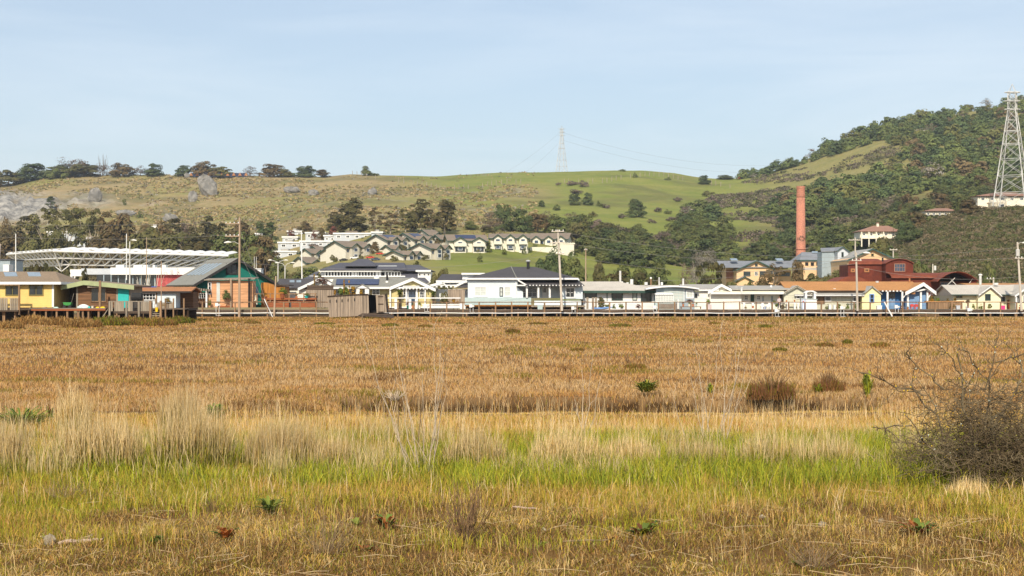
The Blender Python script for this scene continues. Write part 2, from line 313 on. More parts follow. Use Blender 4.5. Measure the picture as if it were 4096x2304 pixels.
# ------------------------------------------------------------------ houses: coordinates are read off in a view (x0,y0,scale) and become metres on the house's front plane
class View:
    def __init__(s, x0, y0, k): s.a = (x0, y0, k)
    def __call__(s, x, y): return s.a[0]+x/s.a[2], s.a[1]+y/s.a[2]
VA, VB, VC, VD = (View(x, 860, 3.15) for x in (0, 600, 1200, 1800)); VE, VF = View(2300, 960, 4.025), View(2800, 960, 4.025); VG, VH = View(3300, 960, 4.026), View(3600, 960, 4.024); V1 = View(0, 0, 1)
class House:
    def __init__(s, name, label, cat, Y, v, base, group=None, rot=0):
        """base (zx,zy): where the thing's root stands"""
        s.Y = Y; s.v = v; s.parts = {}; x, z = s.f(*base); s.root = thing(name, label, cat, (x, Y, z), group); s.rot = rot; s.piv = (x, Y); s.n = 0
    def f(s, zx, zy):
        px, py = s.v(zx, zy); return X(px, s.Y), Z(py, s.Y)
    def tx(s, zx, d): return X(s.v(zx, 0)[0], s.Y+d)           # true place of something seen at depth d behind the front
    def tzz(s, zy, d): return Z(s.v(0, zy)[1], s.Y+d)
    def mb(s, part, m):
        return s.parts.setdefault((part, m), MB())
    def box(s, part, m, x0, y0, x1, y1, d0, d1):
        (a, c), (b, e) = s.f(x0, y0), s.f(x1, y1); s.mb(part, m).box(a, b, s.Y+d0, s.Y+d1, c, e); return s
    def one(s, part, m, x0, y0, x1, y1, d0, d1):
        """a part of its own"""
        (a, c), (b, e) = s.f(x0, y0), s.f(x1, y1); b_ = MB().box(a, b, s.Y+d0, s.Y+d1, c, e); return b_.build(part, M[m], s.root, rot=s.rot, piv=s.piv)
    def poly(s, part, m, pts, d0, d1): s.mb(part, m).prism([s.f(*p) for p in pts], s.Y+d0, s.Y+d1); return s
    def bar(s, part, m, p, q, t, d0, d1):
        """sloping board of height t (metres) from p to q"""
        (a, c), (b, e) = s.f(*p), s.f(*q); s.mb(part, m).prism([(a, c), (b, e), (b, e-t), (a, c-t)], s.Y+d0, s.Y+d1); return s
    def gable(s, m, apex, le, re, d0, d1, t=.16, barge=None, bt=.3, part='roof'):
        a, l, r = s.f(*apex), s.f(*le), s.f(*re); b = s.mb(part, m)
        for p in (l, r):
            b.slab([(p[0], s.Y+d0, p[1]), (a[0], s.Y+d0, a[1]), (a[0], s.Y+d1, a[1]), (p[0], s.Y+d1, p[1])], t)
        if barge:
            for p in (le, re): s.bar('fascia', barge, p, apex, bt, d0-.07, d0-.015)
        return s
    def side(s, m, x0, x1, ze, zr, D, wallm=None, ov=.4, t=.14, fascia=None, ft=.18, part='roof', back=True):
        """roof with its ridge parallel to the picture: eave row ze (at the front plane), ridge row zr as seen"""
        xa, xb = s.f(x0, 0)[0]-ov, s.f(x1, 0)[0]+ov; e = s.f(0, ze)[1]; r = s.tzz(zr, D/2); b = s.mb(part, m); Y = s.Y
        b.slab([(xa, Y-ov, e), (xb, Y-ov, e), (xb, Y+D/2, r), (xa, Y+D/2, r)], t)
        if back: b.slab([(xa, Y+D+ov, e), (xb, Y+D+ov, e), (xb, Y+D/2+.02, r), (xa, Y+D/2+.02, r)], t)
        if fascia: s.mb('fascia', fascia).box(xa, xb, Y-ov-.05, Y-ov-.005, e-ft, e+.02)
        if wallm:
            for q in (xa+ov+.003, xb-ov-.003):
                w = .12 if q < (xa+xb)/2 else -.12
                s.mb('wall', wallm).add([(q, Y+.1, e-.15), (q, Y+D-.1, e-.15), (q, Y+D/2, r-t-.02), (q+w, Y+.1, e-.15), (q+w, Y+D-.1, e-.15), (q+w, Y+D/2, r-t-.02)], [(0, 1, 2), (5, 4, 3), (0, 3, 4, 1), (1, 4, 5, 2), (2, 5, 3, 0)])
        return s
    def hip(s, m, x0, x1, ze, rx0, rx1, zr, D, ov=.5, fascia=None, ft=.2, part='roof', t=.12):
        xa, xb = s.f(x0, 0)[0], s.f(x1, 0)[0]; e = s.f(0, ze)[1]; r = s.tzz(zr, D/2); a, b2 = s.tx(rx0, D/2), s.tx(rx1, D/2); Y = s.Y
        v = [(xa, Y-ov, e), (xb, Y-ov, e), (xb, Y+D+ov, e), (xa, Y+D+ov, e), (a, Y+D/2, r), (b2, Y+D/2, r)]
        v += [(x, y, e-t) for x, y, _ in v[:4]]
        s.mb(part, m).add(v, [(0, 1, 5, 4), (1, 2, 5), (2, 3, 4, 5), (3, 0, 4), (6, 7, 1, 0), (7, 8, 2, 1), (8, 9, 3, 2), (9, 6, 0, 3), (9, 8, 7, 6)])
        if fascia:
            for (p, q, r_, u) in ((xa, xb, Y-ov-.05, Y-ov-.004), (xa-.05, xa-.004, Y-ov, Y+D+ov), (xb+.004, xb+.05, Y-ov, Y+D+ov)): s.mb('fascia', fascia).box(p, q, r_, u, e-ft-t, e+.02)
        return s
    def win(s, x0, y0, x1, y1, fm='white', nx=2, ny=1, d=0, pane='glass', fw=.09, name='window', mw=.05):
        (a, c), (b, e) = s.f(x0, y0), s.f(x1, y1); c, e = max(c, e), min(c, e); q = MB(); Y = s.Y+d
        for (p, r_, u, w) in ((a, a+fw, e, c), (b-fw, b, e, c), (a+fw, b-fw, c-fw, c), (a+fw, b-fw, e, e+fw)): q.box(p, r_, Y-.09, Y+.03, u, w)
        for i in range(1, nx): x = a+(b-a)*i/nx; q.box(x-mw/2, x+mw/2, Y-.075, Y+.02, e+fw, c-fw)
        for i in range(1, ny):
            z = e+(c-e)*i/ny; xs = [a+fw]+[a+(b-a)*k/nx for k in range(1, nx)]+[b-fw]
            for k in range(nx): q.box(xs[k]+(mw/2+.001 if k else 0), xs[k+1]-(mw/2+.001 if k < nx-1 else 0), Y-.07, Y+.02, z-mw/2, z+mw/2)
        f = q.build(name, M[fm], s.root, rot=s.rot, piv=s.piv)
        MB().box(a+fw*.5, b-fw*.5, Y-.035, Y+.02, e+fw*.5, c-fw*.5).build('pane', M[pane], f, rot=s.rot, piv=s.piv)
        return s
    def post(s, zx, y0, y1, w, m, d=-1.5, name='post'):
        x, z0 = s.f(zx, y0); _, z1 = s.f(zx, y1); MB().box(x-w/2, x+w/2, s.Y+d-w/2, s.Y+d+w/2, z0, z1).build(name, M[m], s.root, rot=s.rot, piv=s.piv); return s
    def stack(s, zx, y0, y1, w, m, d, name='chimney', cap=None, n=10):
        x = s.tx(zx, d); z1, z0 = s.tzz(y0, d), s.tzz(y1, d)
        o = MB().lathe((x, s.Y+d, z0), [(w/2, 0), (w/2, z1-z0)], n).build(name, M[m], s.root, smooth=False)
        if cap: MB().lathe((x, s.Y+d, z1+.003), [(w*.55, -.02), (w*.8, .06), (w*.8, .16), (w*.35, .26)], n).build('cap', M[cap], o)
        return s
    def done(s):
        for (p, m), b in s.parts.items(): b.build(p, M[m], s.root, rot=s.rot, piv=s.piv)
        return s.root
    # roof furniture lying on a side() roof: rect in view coords between ze..zr of that roof
    def onroof(s, part, m, x0, y0, x1, y1, ze, zr, D, ov=.4, lift=.06, t=.08, skew=0, own=True):
        e = s.f(0, ze)[1]; r = s.tzz(zr, D/2)
        def pt(zx, zy):
            lo, hi = -ov, D/2
            for _ in range(30):
                d = (lo+hi)/2; z = e+(r-e)*(d+ov)/(D/2+ov)
                if z < s.tzz(zy, d): lo = d
                else: hi = d
            return (s.tx(zx, d), s.Y+d, e+(r-e)*(d+ov)/(D/2+ov)+lift)
        q = [pt(x0, y1), pt(x1, y1), pt(x1-skew, y0), pt(x0-skew, y0)]
        b = MB().slab(q, t); return b.build(part, M[m], s.root)
def under(h, x0, x1, zy, D, n, depth=1.0, m='post_wood'):
    """floor frame and stilts below a house on the marsh"""
    a, z = h.f(x0, zy); b, _ = h.f(x1, zy); h.mb('floor', 'dark_wood').box(a, b, h.Y, h.Y+D, z-.25, z-.003)
    h.mb('shade_board', 'dark_wood').box(a+.1, b-.1, h.Y+D-.35, h.Y+D-.28, -.3, z-.253)  # dark boards added at the rear to stand for shade under the house
    for i in range(n):
        for d in ((.15, D-.2) if i % 2 == 0 else (.15,)): x = a+.1+(b-a-.2)*i/(n-1); MB().box(x-.09, x+.09, h.Y+d-.09, h.Y+d+.09, -.25, z-.253).build('stilt', M[m], h.root)

# 1 yellow house on the left
h = House('cottage', 'yellow sided cottage with brown hipped roof and two skylights at the left edge', 'house', 150, VA, (300, 1200))
h.box('wall', 'yellow_siding', -500, 850, 665, 1165, 0, 8); h.hip('tan_shingle', -620, 785, 845, -560, 700, 712, 8, ov=.6, fascia='white', ft=.12)
h.box('fascia', 'black_trim', -610, 856, 775, 876, -.5, -.02)
h.one('corner_board', 'white', 655, 876, 680, 1160, -.04, .03)
h.win(68, 890, 250, 1016, 'olive_trim', 2, 1); h.win(365, 884, 548, 1016, 'olive_trim', 2, 1)
for x in (45, 210): pass
h.onroof('skylight', 'skylight', 62, 727, 222, 775, 845, 712, 8, ov=.6, skew=20); h.onroof('skylight', 'skylight', 360, 727, 520, 775, 845, 712, 8, ov=.6, skew=20)
h.box('porch_deck', 'dark_wood', -400, 1195, 350, 1212, -3, -.02)
for x in (45, 350): h.post(x, 880, 1250, .16, 'post_wood', -2.6)
h.box('porch_beam', 'post_wood', -300, 878, 362, 890, -2.7, -2.5)
h.box('railing', 'grey_wood', -300, 1040, 345, 1050, -2.72, -2.58)
for i in range(17):
    x = -100+26*i
    if i % 7 != 5: h.box('railing', 'grey_wood', x, 1052, x+21, 1196, -2.7, -2.62)
for x in (20, 62, 160, 290, 145): h.post(x, 1213, 1395, .14, 'post_wood', -2.4, 'stilt')
under(h, -400, 660, 1168, 8, 8); h.done()
# side deck between cottage and shack
h = House('side_deck', 'low plank deck on stilts joining the yellow cottage to the brown shack', 'deck', 148.5, VA, (800, 1200))
h.box('planks', 'deck_wood', 362, 1172, 1330, 1184, 0, 4); h.box('edge_beam', 'red_wood', 395, 1185, 1330, 1206, -.06, .04)
for x in (430, 575, 710, 845, 980, 1040, 1110, 1240): h.post(x, 1206, 1360, .17, 'post_wood', .15, 'stilt')
h.done()
# 2 brown shack
h = House('shack', 'weathered brown plank shack with pale green roof edge and teal shutter', 'shack', 152, VA, (1200, 1180))
h.poly('wall', 'brown_planks', [(970, 1175), (970, 880), (1085, 850), (1460, 895), (1460, 1175)], 0, 6)
h.poly('side_wall', 'dark_wood', [(790, 1175), (790, 888), (968, 862), (968, 1175)], 2.5, 6)
h.gable('tan_shingle', (1085, 826), (800, 888), (1715, 886), -.8, 6.5, barge='lime_trim', bt=.45)
h.poly('annex_wall', 'grey_wood', [(1462, 1175), (1462, 895), (1640, 900), (1640, 1175)], 0, 5)
h.one('shutter', 'teal', 1490, 925, 1625, 1085, -.12, -.02); h.one('door', 'teal', 1565, 1090, 1625, 1170, -.1, -.02)
h.win(1145, 915, 1340, 1095, 'post_wood', 2, 1); h.box('awning', 'grey_wood', 1125, 885, 1380, 915, -.7, -.02)
h.one('corner_board', 'grey_wood', 962, 885, 985, 1170, -.05, .02)
h.post(1337, 830, 1215, .2, 'post_wood', -2.2)
under(h, 800, 1640, 1178, 6, 6); h.done()
# 3 grey boarded landing
h = House('landing', 'grey weathered landing with patchy board railing and steps', 'deck', 146, VA, (1650, 1240))
h.box('floor', 'dark_wood', 1430, 1212, 1905, 1242, 0, 3)
h.box('railing', 'grey_wood', 1375, 1083, 1905, 1093, -.05, .05)
for a, b in ((1380, 1420), (1440, 1560), (1580, 1600), (1612, 1670), (1735, 1760), (1775, 1880), (1888, 1902)): h.box('railing', 'grey_wood', a, 1095, b, 1212, -.02, .03)
for x in (1385, 1598, 1755, 1915): h.post(x, 1085, 1300, .17, 'grey_wood', -.12)
for i in range(4): h.one('step', 'grey_wood', 1925, 1215+24*i, 2040, 1224+24*i, -.3*i, -.3*i+.35)
for x in (1915, 2045): h.post(x, 1080, 1310, .2, 'post_wood', -.6)
for x in (1440, 1490, 1630, 1700): h.post(x, 1243, 1310, .16, 'post_wood', .3, 'stilt')
h.bar('brace', 'grey_wood', (1290, 1290), (1365, 1180), .12, -.2, -.1)
h.done()
# 4 terracotta roofed low house
h = House('low_house', 'low pale blue house with terracotta roof and white framed windows', 'house', 166, VA, (2000, 1150))
h.box('wall', 'palest_blue', 1640, 955, 2215, 1170, 0, 5); h.box('porch_wall', 'brown_planks', 2216, 965, 2380, 1170, 2.2, 5); h.side('terracotta', 1655, 2370, 962, 905, 5, None, fascia='black_trim', ft=.15)
h.win(1800, 985, 1965, 1075, 'white', 4, 2); h.one('door', 'black', 1650, 1005, 1780, 1170, -.05, -.005); h.box('trim', 'post_wood', 1965, 975, 1980, 1160, -.06, -.004)
h.box('trim', 'post_wood', 1640, 1050, 1800, 1060, -.05, -.004)
h.box('fence', 'grey_wood', 2020, 1100, 2240, 1172, -2, -1.9); h.box('floor', 'deck_wood', 1640, 1174, 2380, 1186, -2.2, -.02)
for x in (1700, 1860, 2020, 2140, 2240, 2370): h.post(x, 1050, 1300, .15, 'post_wood', -2.1)
under(h, 1645, 2375, 1172, 5, 6); h.done()
o = House('tarp', 'dark blue tarp folded on the terracotta roof', 'tarp', 167.5, VA, (1830, 910)); o.poly('tarp', 'tarp', [(1720, 893), (1800, 890), (1950, 902), (1955, 914), (1730, 908)], .6, 1.8); o.done()
# 5 green gabled house, turned a little
h = House('gabled_house', 'tall dark green house with black gable trim and grey shingle roof', 'house', 209.5, VB, (1085, 1165), rot=R(29))
h.poly('wall', 'teal_green', [(600, 1165), (600, 850), (1085, 565), (1590, 868), (1590, 1165)], 0, 12)
h.gable('grey_shingle', (1085, 542), (510, 880), (1670, 898), -.9, 12.5, t=.2, barge='black_trim', bt=.38)
h.win(952, 612, 1105, 752, 'black_trim', 2, 1, fw=.2)
h.one('side_door', 'blue_glass', 1310, 900, 1375, 1070, -.06, -.005)
zr = h.f(0, 542)[1]; xe, ze_ = h.f(510, 880); xa = h.f(1085, 0)[0]
for i in range(5):
    y0 = h.Y+2.4+i*1.7; q = []
    for t_, yy in ((.36, y0), (.36, y0+.7), (.8, y0+.7), (.8, y0)): q.append((xe+(xa-xe)*t_, yy, ze_+(zr-ze_)*t_+.1))
    MB().slab(q, .12).build('skylight', M['skylight'], h.root, rot=h.rot, piv=h.piv)
for y in (3, 6, 9): MB().box(h.f(600, 0)[0]-.06, h.f(600, 0)[0]-.004, h.Y+y, h.Y+y+1.1, Z(1155, 207), Z(1142, 207)).build('side_window', M['glass'], h.root, rot=h.rot, piv=h.piv)
h.done()
h = House('vent_box', 'white boxed chimney with two thin aerials on the green house roof', 'chimney', 214, VB, (1325, 760))
h.box('box', 'white', 1275, 682, 1385, 790, .8, 3); h.box('cap', 'white', 1268, 672, 1392, 681, .7, 3.1)
for x in (1287, 1312): h.post(x, 520, 672, .05, 'galv', 1.8, 'aerial')
h.done()
h = House('lean_to', 'peach plank lean-to with sloping pole roof in front of green house', 'shed', 203.5, VB, (1000, 1165))
h.poly('wall', 'peach_wood', [(728, 1165), (728, 838), (1000, 822), (1295, 830), (1295, 1165)], 0, 2.4)
h.mb('roof', 'grey_wood').slab([(h.f(690, 0)[0], 202.9, h.f(0, 815)[1]), (h.f(1330, 0)[0], 202.9, h.f(0, 800)[1]), (h.f(1330, 0)[0], 206.2, h.f(0, 780)[1]), (h.f(690, 0)[0], 206.2, h.f(0, 795)[1])], .12)
h.one('door', 'blind', 840, 845, 882, 1090, -.07, -.004); h.win(732, 845, 775, 1000, 'white', 1, 3)
for x in (1028, 1255): h.post(x, 800, 1165, .2, 'pole_wood' if x < 1100 else 'black_trim', -.5)
h.done()
h = House('wood_wing', 'amber plank wing at the right side of green house', 'shed', 208.5, VB, (1500, 1150))
h.poly('wall', 'amber_wood', [(1400, 1165), (1400, 850), (1440, 850), (1570, 890), (1700, 900), (1700, 1165)], 0, 4); h.box('roof', 'dark_wood', 1565, 878, 1755, 890, -.3, 4.2); h.done()
h = House('pergola', 'small white posted pergola with grey slats before a white paned window', 'pergola', 203, VB, (630, 1165))
for x in (550, 712): h.post(x, 960, 1165, .22, 'white', 0)
for i in range(9): h.box('slats', 'grey_wood', 495+31*i, 912+3*i, 512+31*i, 945+2*i, -.6, 2.5)
h.box('beam', 'grey_wood', 488, 945, 765, 958, -.1, .1); h.box('back_wall', 'brown_planks', 350, 975, 730, 1165, 2.6, 3.2); h.win(568, 985, 685, 1050, 'white', 4, 2, d=2.58); h.done()
# planter deck
h = House('planter_deck', 'stepped red wood planter benches with rail on raised deck', 'deck', 203, VB, (1700, 1165))
h.box('planter', 'red_wood', 1470, 1100, 1750, 1165, 0, .6); h.box('planter', 'red_wood', 1780, 1100, 2080, 1165, 0, .6); h.box('bench', 'red_wood', 1400, 1045, 2085, 1066, .9, 1.6); h.box('bench', 'red_wood', 1450, 1070, 2060, 1098, 1.2, 1.6)
h.box('rail', 'post_wood', 1300, 988, 2090, 998, .9, 1.05)
for x in (1330, 1500, 1740, 1925, 2075): h.post(x, 985, 1100, .14, 'post_wood', .98)
h.mb('ramp', 'red_wood').slab([(h.f(880, 0)[0], 203, h.f(0, 1155)[1]), (h.f(1040, 0)[0], 203, h.f(0, 1158)[1]), (h.f(1040, 0)[0], 206, h.f(0, 1100)[1]), (h.f(880, 0)[0], 206, h.f(0, 1110)[1])], .1)
h.done()
h = House('board_fence', 'tall weathered board fence with lattice top between the decks', 'fence', 204.5, VC, (250, 1160))
h.box('boards', 'weathered', 75, 942, 420, 1165, 0, .08); h.box('lattice', 'dark_wood', 90, 885, 420, 938, 0, .06); h.box('cap', 'dark_wood', 70, 936, 424, 943, -.03, .1)
for x in (95, 265, 418): h.post(x, 880, 1165, .14, 'weathered', .15)
h.done()
# 7 dark roofed cottage behind the fence
h = House('cottage', 'small cottage with dark roof, two skylights and white gable edge', 'house', 214, VB, (1850, 1150))
h.poly('wall', 'offwhite', [(1760, 1165), (1760, 905), (1880, 915), (2140, 800), (2300, 905), (2300, 1165)], 0, 7)
h.side('dark_shingle', 1610, 2080, 918, 802, 8, None); h.gable('dark_shingle', (2150, 790), (1870, 920), (2420, 920), -.6, 3, barge='white', bt=.4)
h.onroof('skylight', 'skylight', 1760, 825, 1820, 850, 918, 802, 8); h.onroof('skylight', 'skylight', 1845, 825, 1905, 850, 918, 802, 8)
h.box('siding', 'red_wood', 1640, 925, 1758, 1165, .4, 6); h.done()
# 8 tilted shed standing on the marsh
h = House('leaning_shed', 'leaning weathered board shed with five slit windows, standing in marsh grass', 'shed', 184, VC, (600, 1280))
h.poly('wall', 'weathered', [(368, 1288), (345, 1020), (745, 997), (742, 1272)], 0, .1)
h.poly('wall', 'weathered', [(744, 1272), (747, 997), (862, 997), (870, 1235)], .02, .12)
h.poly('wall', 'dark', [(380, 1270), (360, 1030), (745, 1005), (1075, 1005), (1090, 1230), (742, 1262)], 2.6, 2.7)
h.poly('side_wall', 'dark_wood', [(1070, 1000), (1080, 1000), (1095, 1230), (1085, 1230)], .1, 2.6); h.poly('side_wall', 'dark_wood', [(346, 1022), (356, 1022), (376, 1285), (368, 1288)], .1, 2.6)
h.mb('roof', 'dark_wood').slab([(h.f(340, 0)[0], 183.8, h.f(0, 1018)[1]), (h.f(745, 0)[0], 183.8, h.f(0, 994)[1]), (h.f(745, 0)[0], 187, h.f(0, 994)[1]), (h.f(340, 0)[0], 187, h.f(0, 1018)[1])], .06)
h.mb('roof', 'dark_wood').slab([(h.f(745, 0)[0], 183.8, h.f(0, 994)[1]), (h.f(1085, 0)[0], 183.8, h.f(0, 990)[1]), (h.f(1085, 0)[0], 187, h.f(0, 990)[1]), (h.f(745, 0)[0], 187, h.f(0, 994)[1])], .06)
for x, y in ((378, 1087), (461, 1085), (530, 1080), (606, 1072), (688, 1067)):
    MB().prism([h.f(x+a, y+b) for a, b in ((-6, 18), (-7, -8), (-2, -22), (4, -22), (7, -10), (6, 20))], 183.96, 183.985).build('slit_window', M['dark'], h.root)
d_ = MB().prism([h.f(*p) for p in ((955, 1008), (1070, 1003), (1094, 1228), (968, 1232))], 183.9, 183.97).build('door', M['weathered'], h.root)
for y in (1027, 1123, 1222): MB().prism([h.f(985+(y-1027)*.02, y-7), h.f(1050+(y-1027)*.02, y-8), h.f(1050+(y-1027)*.02, y+6), h.f(985+(y-1027)*.02, y+7)], 183.85, 183.89).build('batten', M['dark_wood'], d_)
h.box('floor', 'dark_wood', 745, 1236, 1100, 1250, .1, 2.6); h.done()
h = House('broken_platform', 'broken dark plank platform tilted in front of leaning shed', 'platform', 182, VC, (980, 1285))
for i in range(5): h.mb('planks', 'dark_wood').slab([(h.f(750+6*i, 0)[0], 180.5+.5*i, h.f(0, 1262-5*i)[1]), (h.f(1190-4*i, 0)[0], 180.5+.5*i, h.f(0, 1288-7*i)[1]), (h.f(1190-4*i, 0)[0], 180.93+.5*i, h.f(0, 1284-7*i)[1]), (h.f(750+6*i, 0)[0], 180.93+.5*i, h.f(0, 1258-5*i)[1])], .09)
h.box('beam', 'dark_wood', 800, 1275, 830, 1300, -1.3, .8); h.box('beam', 'dark_wood', 1120, 1284, 1150, 1310, -1.3, .8); h.done()
# 9 olive yellow house
h = House('gabled_house', 'olive yellow house with white trimmed gable, rooftop solar panels and dark stovepipe', 'house', 205, VC, (1300, 1170))
h.poly('wall', 'olive_siding', [(1152, 1172), (1152, 905), (1425, 800), (1690, 922), (1690, 1172)], 0, 9)
h.box('wall', 'olive_siding', 862, 905, 1150, 1172, .6, 8.4); h.side('grey_shingle', 420, 1400, 908, 790, 8.4, None, fascia='white', ft=.25)
h.gable('grey_shingle', (1425, 790), (1135, 908), (1712, 930), -.6, 9.2, barge='white', bt=.42)
h.box('wall', 'white_siding', 430, 910, 860, 1172, .7, 8.3)
h.onroof('solar_panel', 'solar', 450, 820, 990, 886, 908, 790, 8.4, lift=.16, skew=-10)
h.win(905, 928, 1000, 1010, 'white', 2, 2, d=.58); h.win(1300, 935, 1362, 1040, 'white', 2, 3); h.win(1505, 935, 1575, 1045, 'white', 3, 3)
dd = MB().box(*[h.f(1368, 0)[0], h.f(1458, 0)[0]], 204.9, 204.98, h.f(0, 1140)[1], h.f(0, 940)[1]).build('door', M['blue_glass'], h.root); h.box('door_trim', 'white', 1355, 930, 1367, 1140, -.12, -.004); h.box('door_trim', 'white', 1459, 930, 1472, 1140, -.12, -.004)
for x in (1140, 1345, 1478, 1578): h.post(x, 905 if x == 1140 else 925, 1172, .2, 'white', -.35)
h.box('arbor', 'white', 1245, 908, 1620, 925, -.7, -.05); h.box('arbor', 'white', 1300, 892, 1510, 904, -.8, -.05)
for i in range(9): h.box('arbor', 'white', 1255+43*i, 925, 1268+43*i, 938, -1.0, -.05)
h.stack(1098, 750, 845, .28, 'black', 3, 'stovepipe'); h.mb('pipe_base', 'offwhite').lathe((h.tx(1095, 2), 207, h.tzz(885, 2)), [(.34, 0), (.3, .2), (.14, .6)], 10)
h.mb('roof_vent', 'offwhite').lathe((h.tx(965, 4), 209, h.tzz(805, 4)), [(.4, 0), (.42, .12), (.2, .3)], 10)
h.box('base_trim', 'white', 1152, 1155, 1690, 1172, -.06, -.004); under(h, 440, 1690, 1175, 8.4, 8)
h.done()
h = House('portico', 'little white gabled portico beside the solar panel roof', 'portico', 203.8, VC, (780, 1165))
h.poly('pediment', 'white', [(702, 925), (702, 912), (785, 872), (862, 912), (862, 925)], 0, 1); h.gable('grey_shingle', (785, 868), (695, 914), (868, 914), -.15, 1.2, t=.07)
for x in (725, 842): h.post(x, 925, 1165, .55, 'white', .4)
h.done()
# 10 white link building
h = House('porch_house', 'white porch roofed house with exposed rafters and low dark roof', 'house', 211, VC, (1850, 1150))
h.box('wall', 'white_siding', 1700, 935, 2230, 1165, 0, 7); h.box('flat_roof', 'white', 2035, 730, 2330, 752, -.3, 7); h.box('clerestory', 'white_siding', 2045, 753, 2200, 905, .2, 7)
h.hip('dark_shingle', 1720, 2070, 826, 1790, 2200, 745, 8, fascia='white'); h.box('fascia', 'white', 1730, 826, 2045, 842, -.6, -.4)
h.bar('rafter', 'white', (1640, 880), (1810, 838), .35, -1.5, -1.2); h.bar('rafter', 'white', (1800, 838), (1870, 905), .25, -1.5, -1.2); h.bar('rafter', 'white', (1950, 890), (2120, 808), .32, -1.6, -1.3)
h.mb('porch_roof', 'dark_shingle').slab([(h.f(1990, 0)[0], 209, h.f(0, 910)[1]), (h.f(2130, 0)[0], 209, h.f(0, 910)[1]), (h.f(2130, 0)[0], 211, h.f(0, 845)[1]), (h.f(2060, 0)[0], 211, h.f(0, 860)[1])], .1)
h.win(1815, 845, 2040, 880, 'white', 3, 1, d=.4, pane='blue_glass'); h.box('rafter', 'white', 1700, 880, 2010, 893, -1.4, -1.2)
for i in range(5): h.box('rafter', 'white', 1715+60*i, 894, 1738+60*i, 912, -1.4, .1)
h.box('skirt', 'light_teal', 1702, 1080, 1860, 1165, -.06, -.004); h.done()
h = House('board_fence', 'short weathered board fence between white porch house and the grey-blue house', 'fence', 206, VC, (1970, 1080)); h.box('boards', 'weathered', 1860, 945, 2078, 1150, 0, .08); h.box('cap', 'weathered', 1855, 938, 2082, 945, -.03, .1); h.done()
# 11 grey-blue hip house
h = House('bungalow', 'large pale grey-blue bungalow with dark hipped roof, porch and black stovepipe', 'house', 206, VD, (800, 1140))
h.box('wall', 'blue_siding', 225, 800, 850, 1048, 0, 11); h.box('wall', 'blue_siding', 850, 800, 1640, 1048, 2.6, 11); h.box('wall', 'blue_siding', 1400, 885, 1672, 1060, 0, 3)
h.hip('dark_shingle', 205, 1612, 795, 770, 1062, 652, 11, ov=.5, fascia='white', ft=.1)
h.box('skirt', 'light_teal', 188, 1040, 1022, 1132, -.5, 2); h.box('fascia', 'black_trim', 215, 808, 1600, 814, -.3, -.02)
h.mb('porch_roof', 'dark_shingle').slab([(h.f(900, 0)[0], 204.9, h.f(0, 885)[1]), (h.f(1690, 0)[0], 204.9, h.f(0, 885)[1]), (h.f(1612, 0)[0], 207.6, h.f(0, 812)[1]), (h.f(862, 0)[0], 207.6, h.f(0, 812)[1])], .1)
h.bar('fascia', 'white', (855, 812), (975, 882), .22, -1.2, -1.0); h.box('fascia', 'white', 838, 880, 975, 895, -1.2, -.05)
for i in range(17): h.box('rafter_ends', 'white', 1000+41*i, 880, 1014+41*i, 894, -1.35, -1.12)
for x in (968, 1112, 1255): h.post(x, 895, 1042, .26, 'white', -.6)
h.poly('porch_rail', 'blue_siding', [(840, 1042), (840, 905), (920, 970), (920, 1042)], -.3, -.1)
h.win(296, 893, 472, 1036, 'white', 2, 2, pane='blind', fw=.22); h.win(672, 893, 778, 1036, 'white', 1, 2, pane='blind', fw=.2); h.win(625, 912, 668, 1026, 'black_trim', 1, 2, pane='blind')
h.win(915, 915, 1100, 1036, 'white', 3, 2, d=2.58, pane='blue_glass'); h.win(1448, 905, 1580, 1050, 'white', 2, 2, pane='glass', fw=.2)
b_ = MB().box(h.f(1165, 0)[0], h.f(1242, 0)[0], 208.5, 208.58, h.f(0, 1045)[1], h.f(0, 905)[1]).build('door', M['white'], h.root); MB().box(h.f(1180, 0)[0], h.f(1217, 0)[0], 208.45, 208.49, h.f(0, 975)[1], h.f(0, 930)[1]).build('door_window', M['glass'], b_)
h.one('downpipe', 'white', 826, 800, 836, 1040, -.1, -.02); h.box('fascia', 'white', 846, 800, 862, 820, -.6, -.05)
h.box('porch_deck', 'grey_wood', 1022, 1140, 1700, 1158, -1.2, 3); h.box('porch_wall', 'palest_blue', 1060, 1080, 1650, 1135, -.9, -.8)
h.box('porch_wall', 'white', 1195, 1078, 1202, 1135, -.96, -.91); h.box('porch_wall', 'white', 1482, 1078, 1490, 1135, -.96, -.91)
h.box('beam', 'amber_wood', 190, 1134, 1022, 1148, -.4, .2)
h.stack(985, 590, 690, .42, 'black', 4.5, 'stovepipe', cap='steel'); under(h, 200, 1680, 1150, 11, 10)
h.mb('roof_ridge', 'grey_shingle').tube([(h.tx(770, 5.5), 211.5, h.tzz(652, 5.5)+.02), (h.f(838, 0)[0], 205.55, h.f(0, 795)[1]+.05)], .07); h.done()
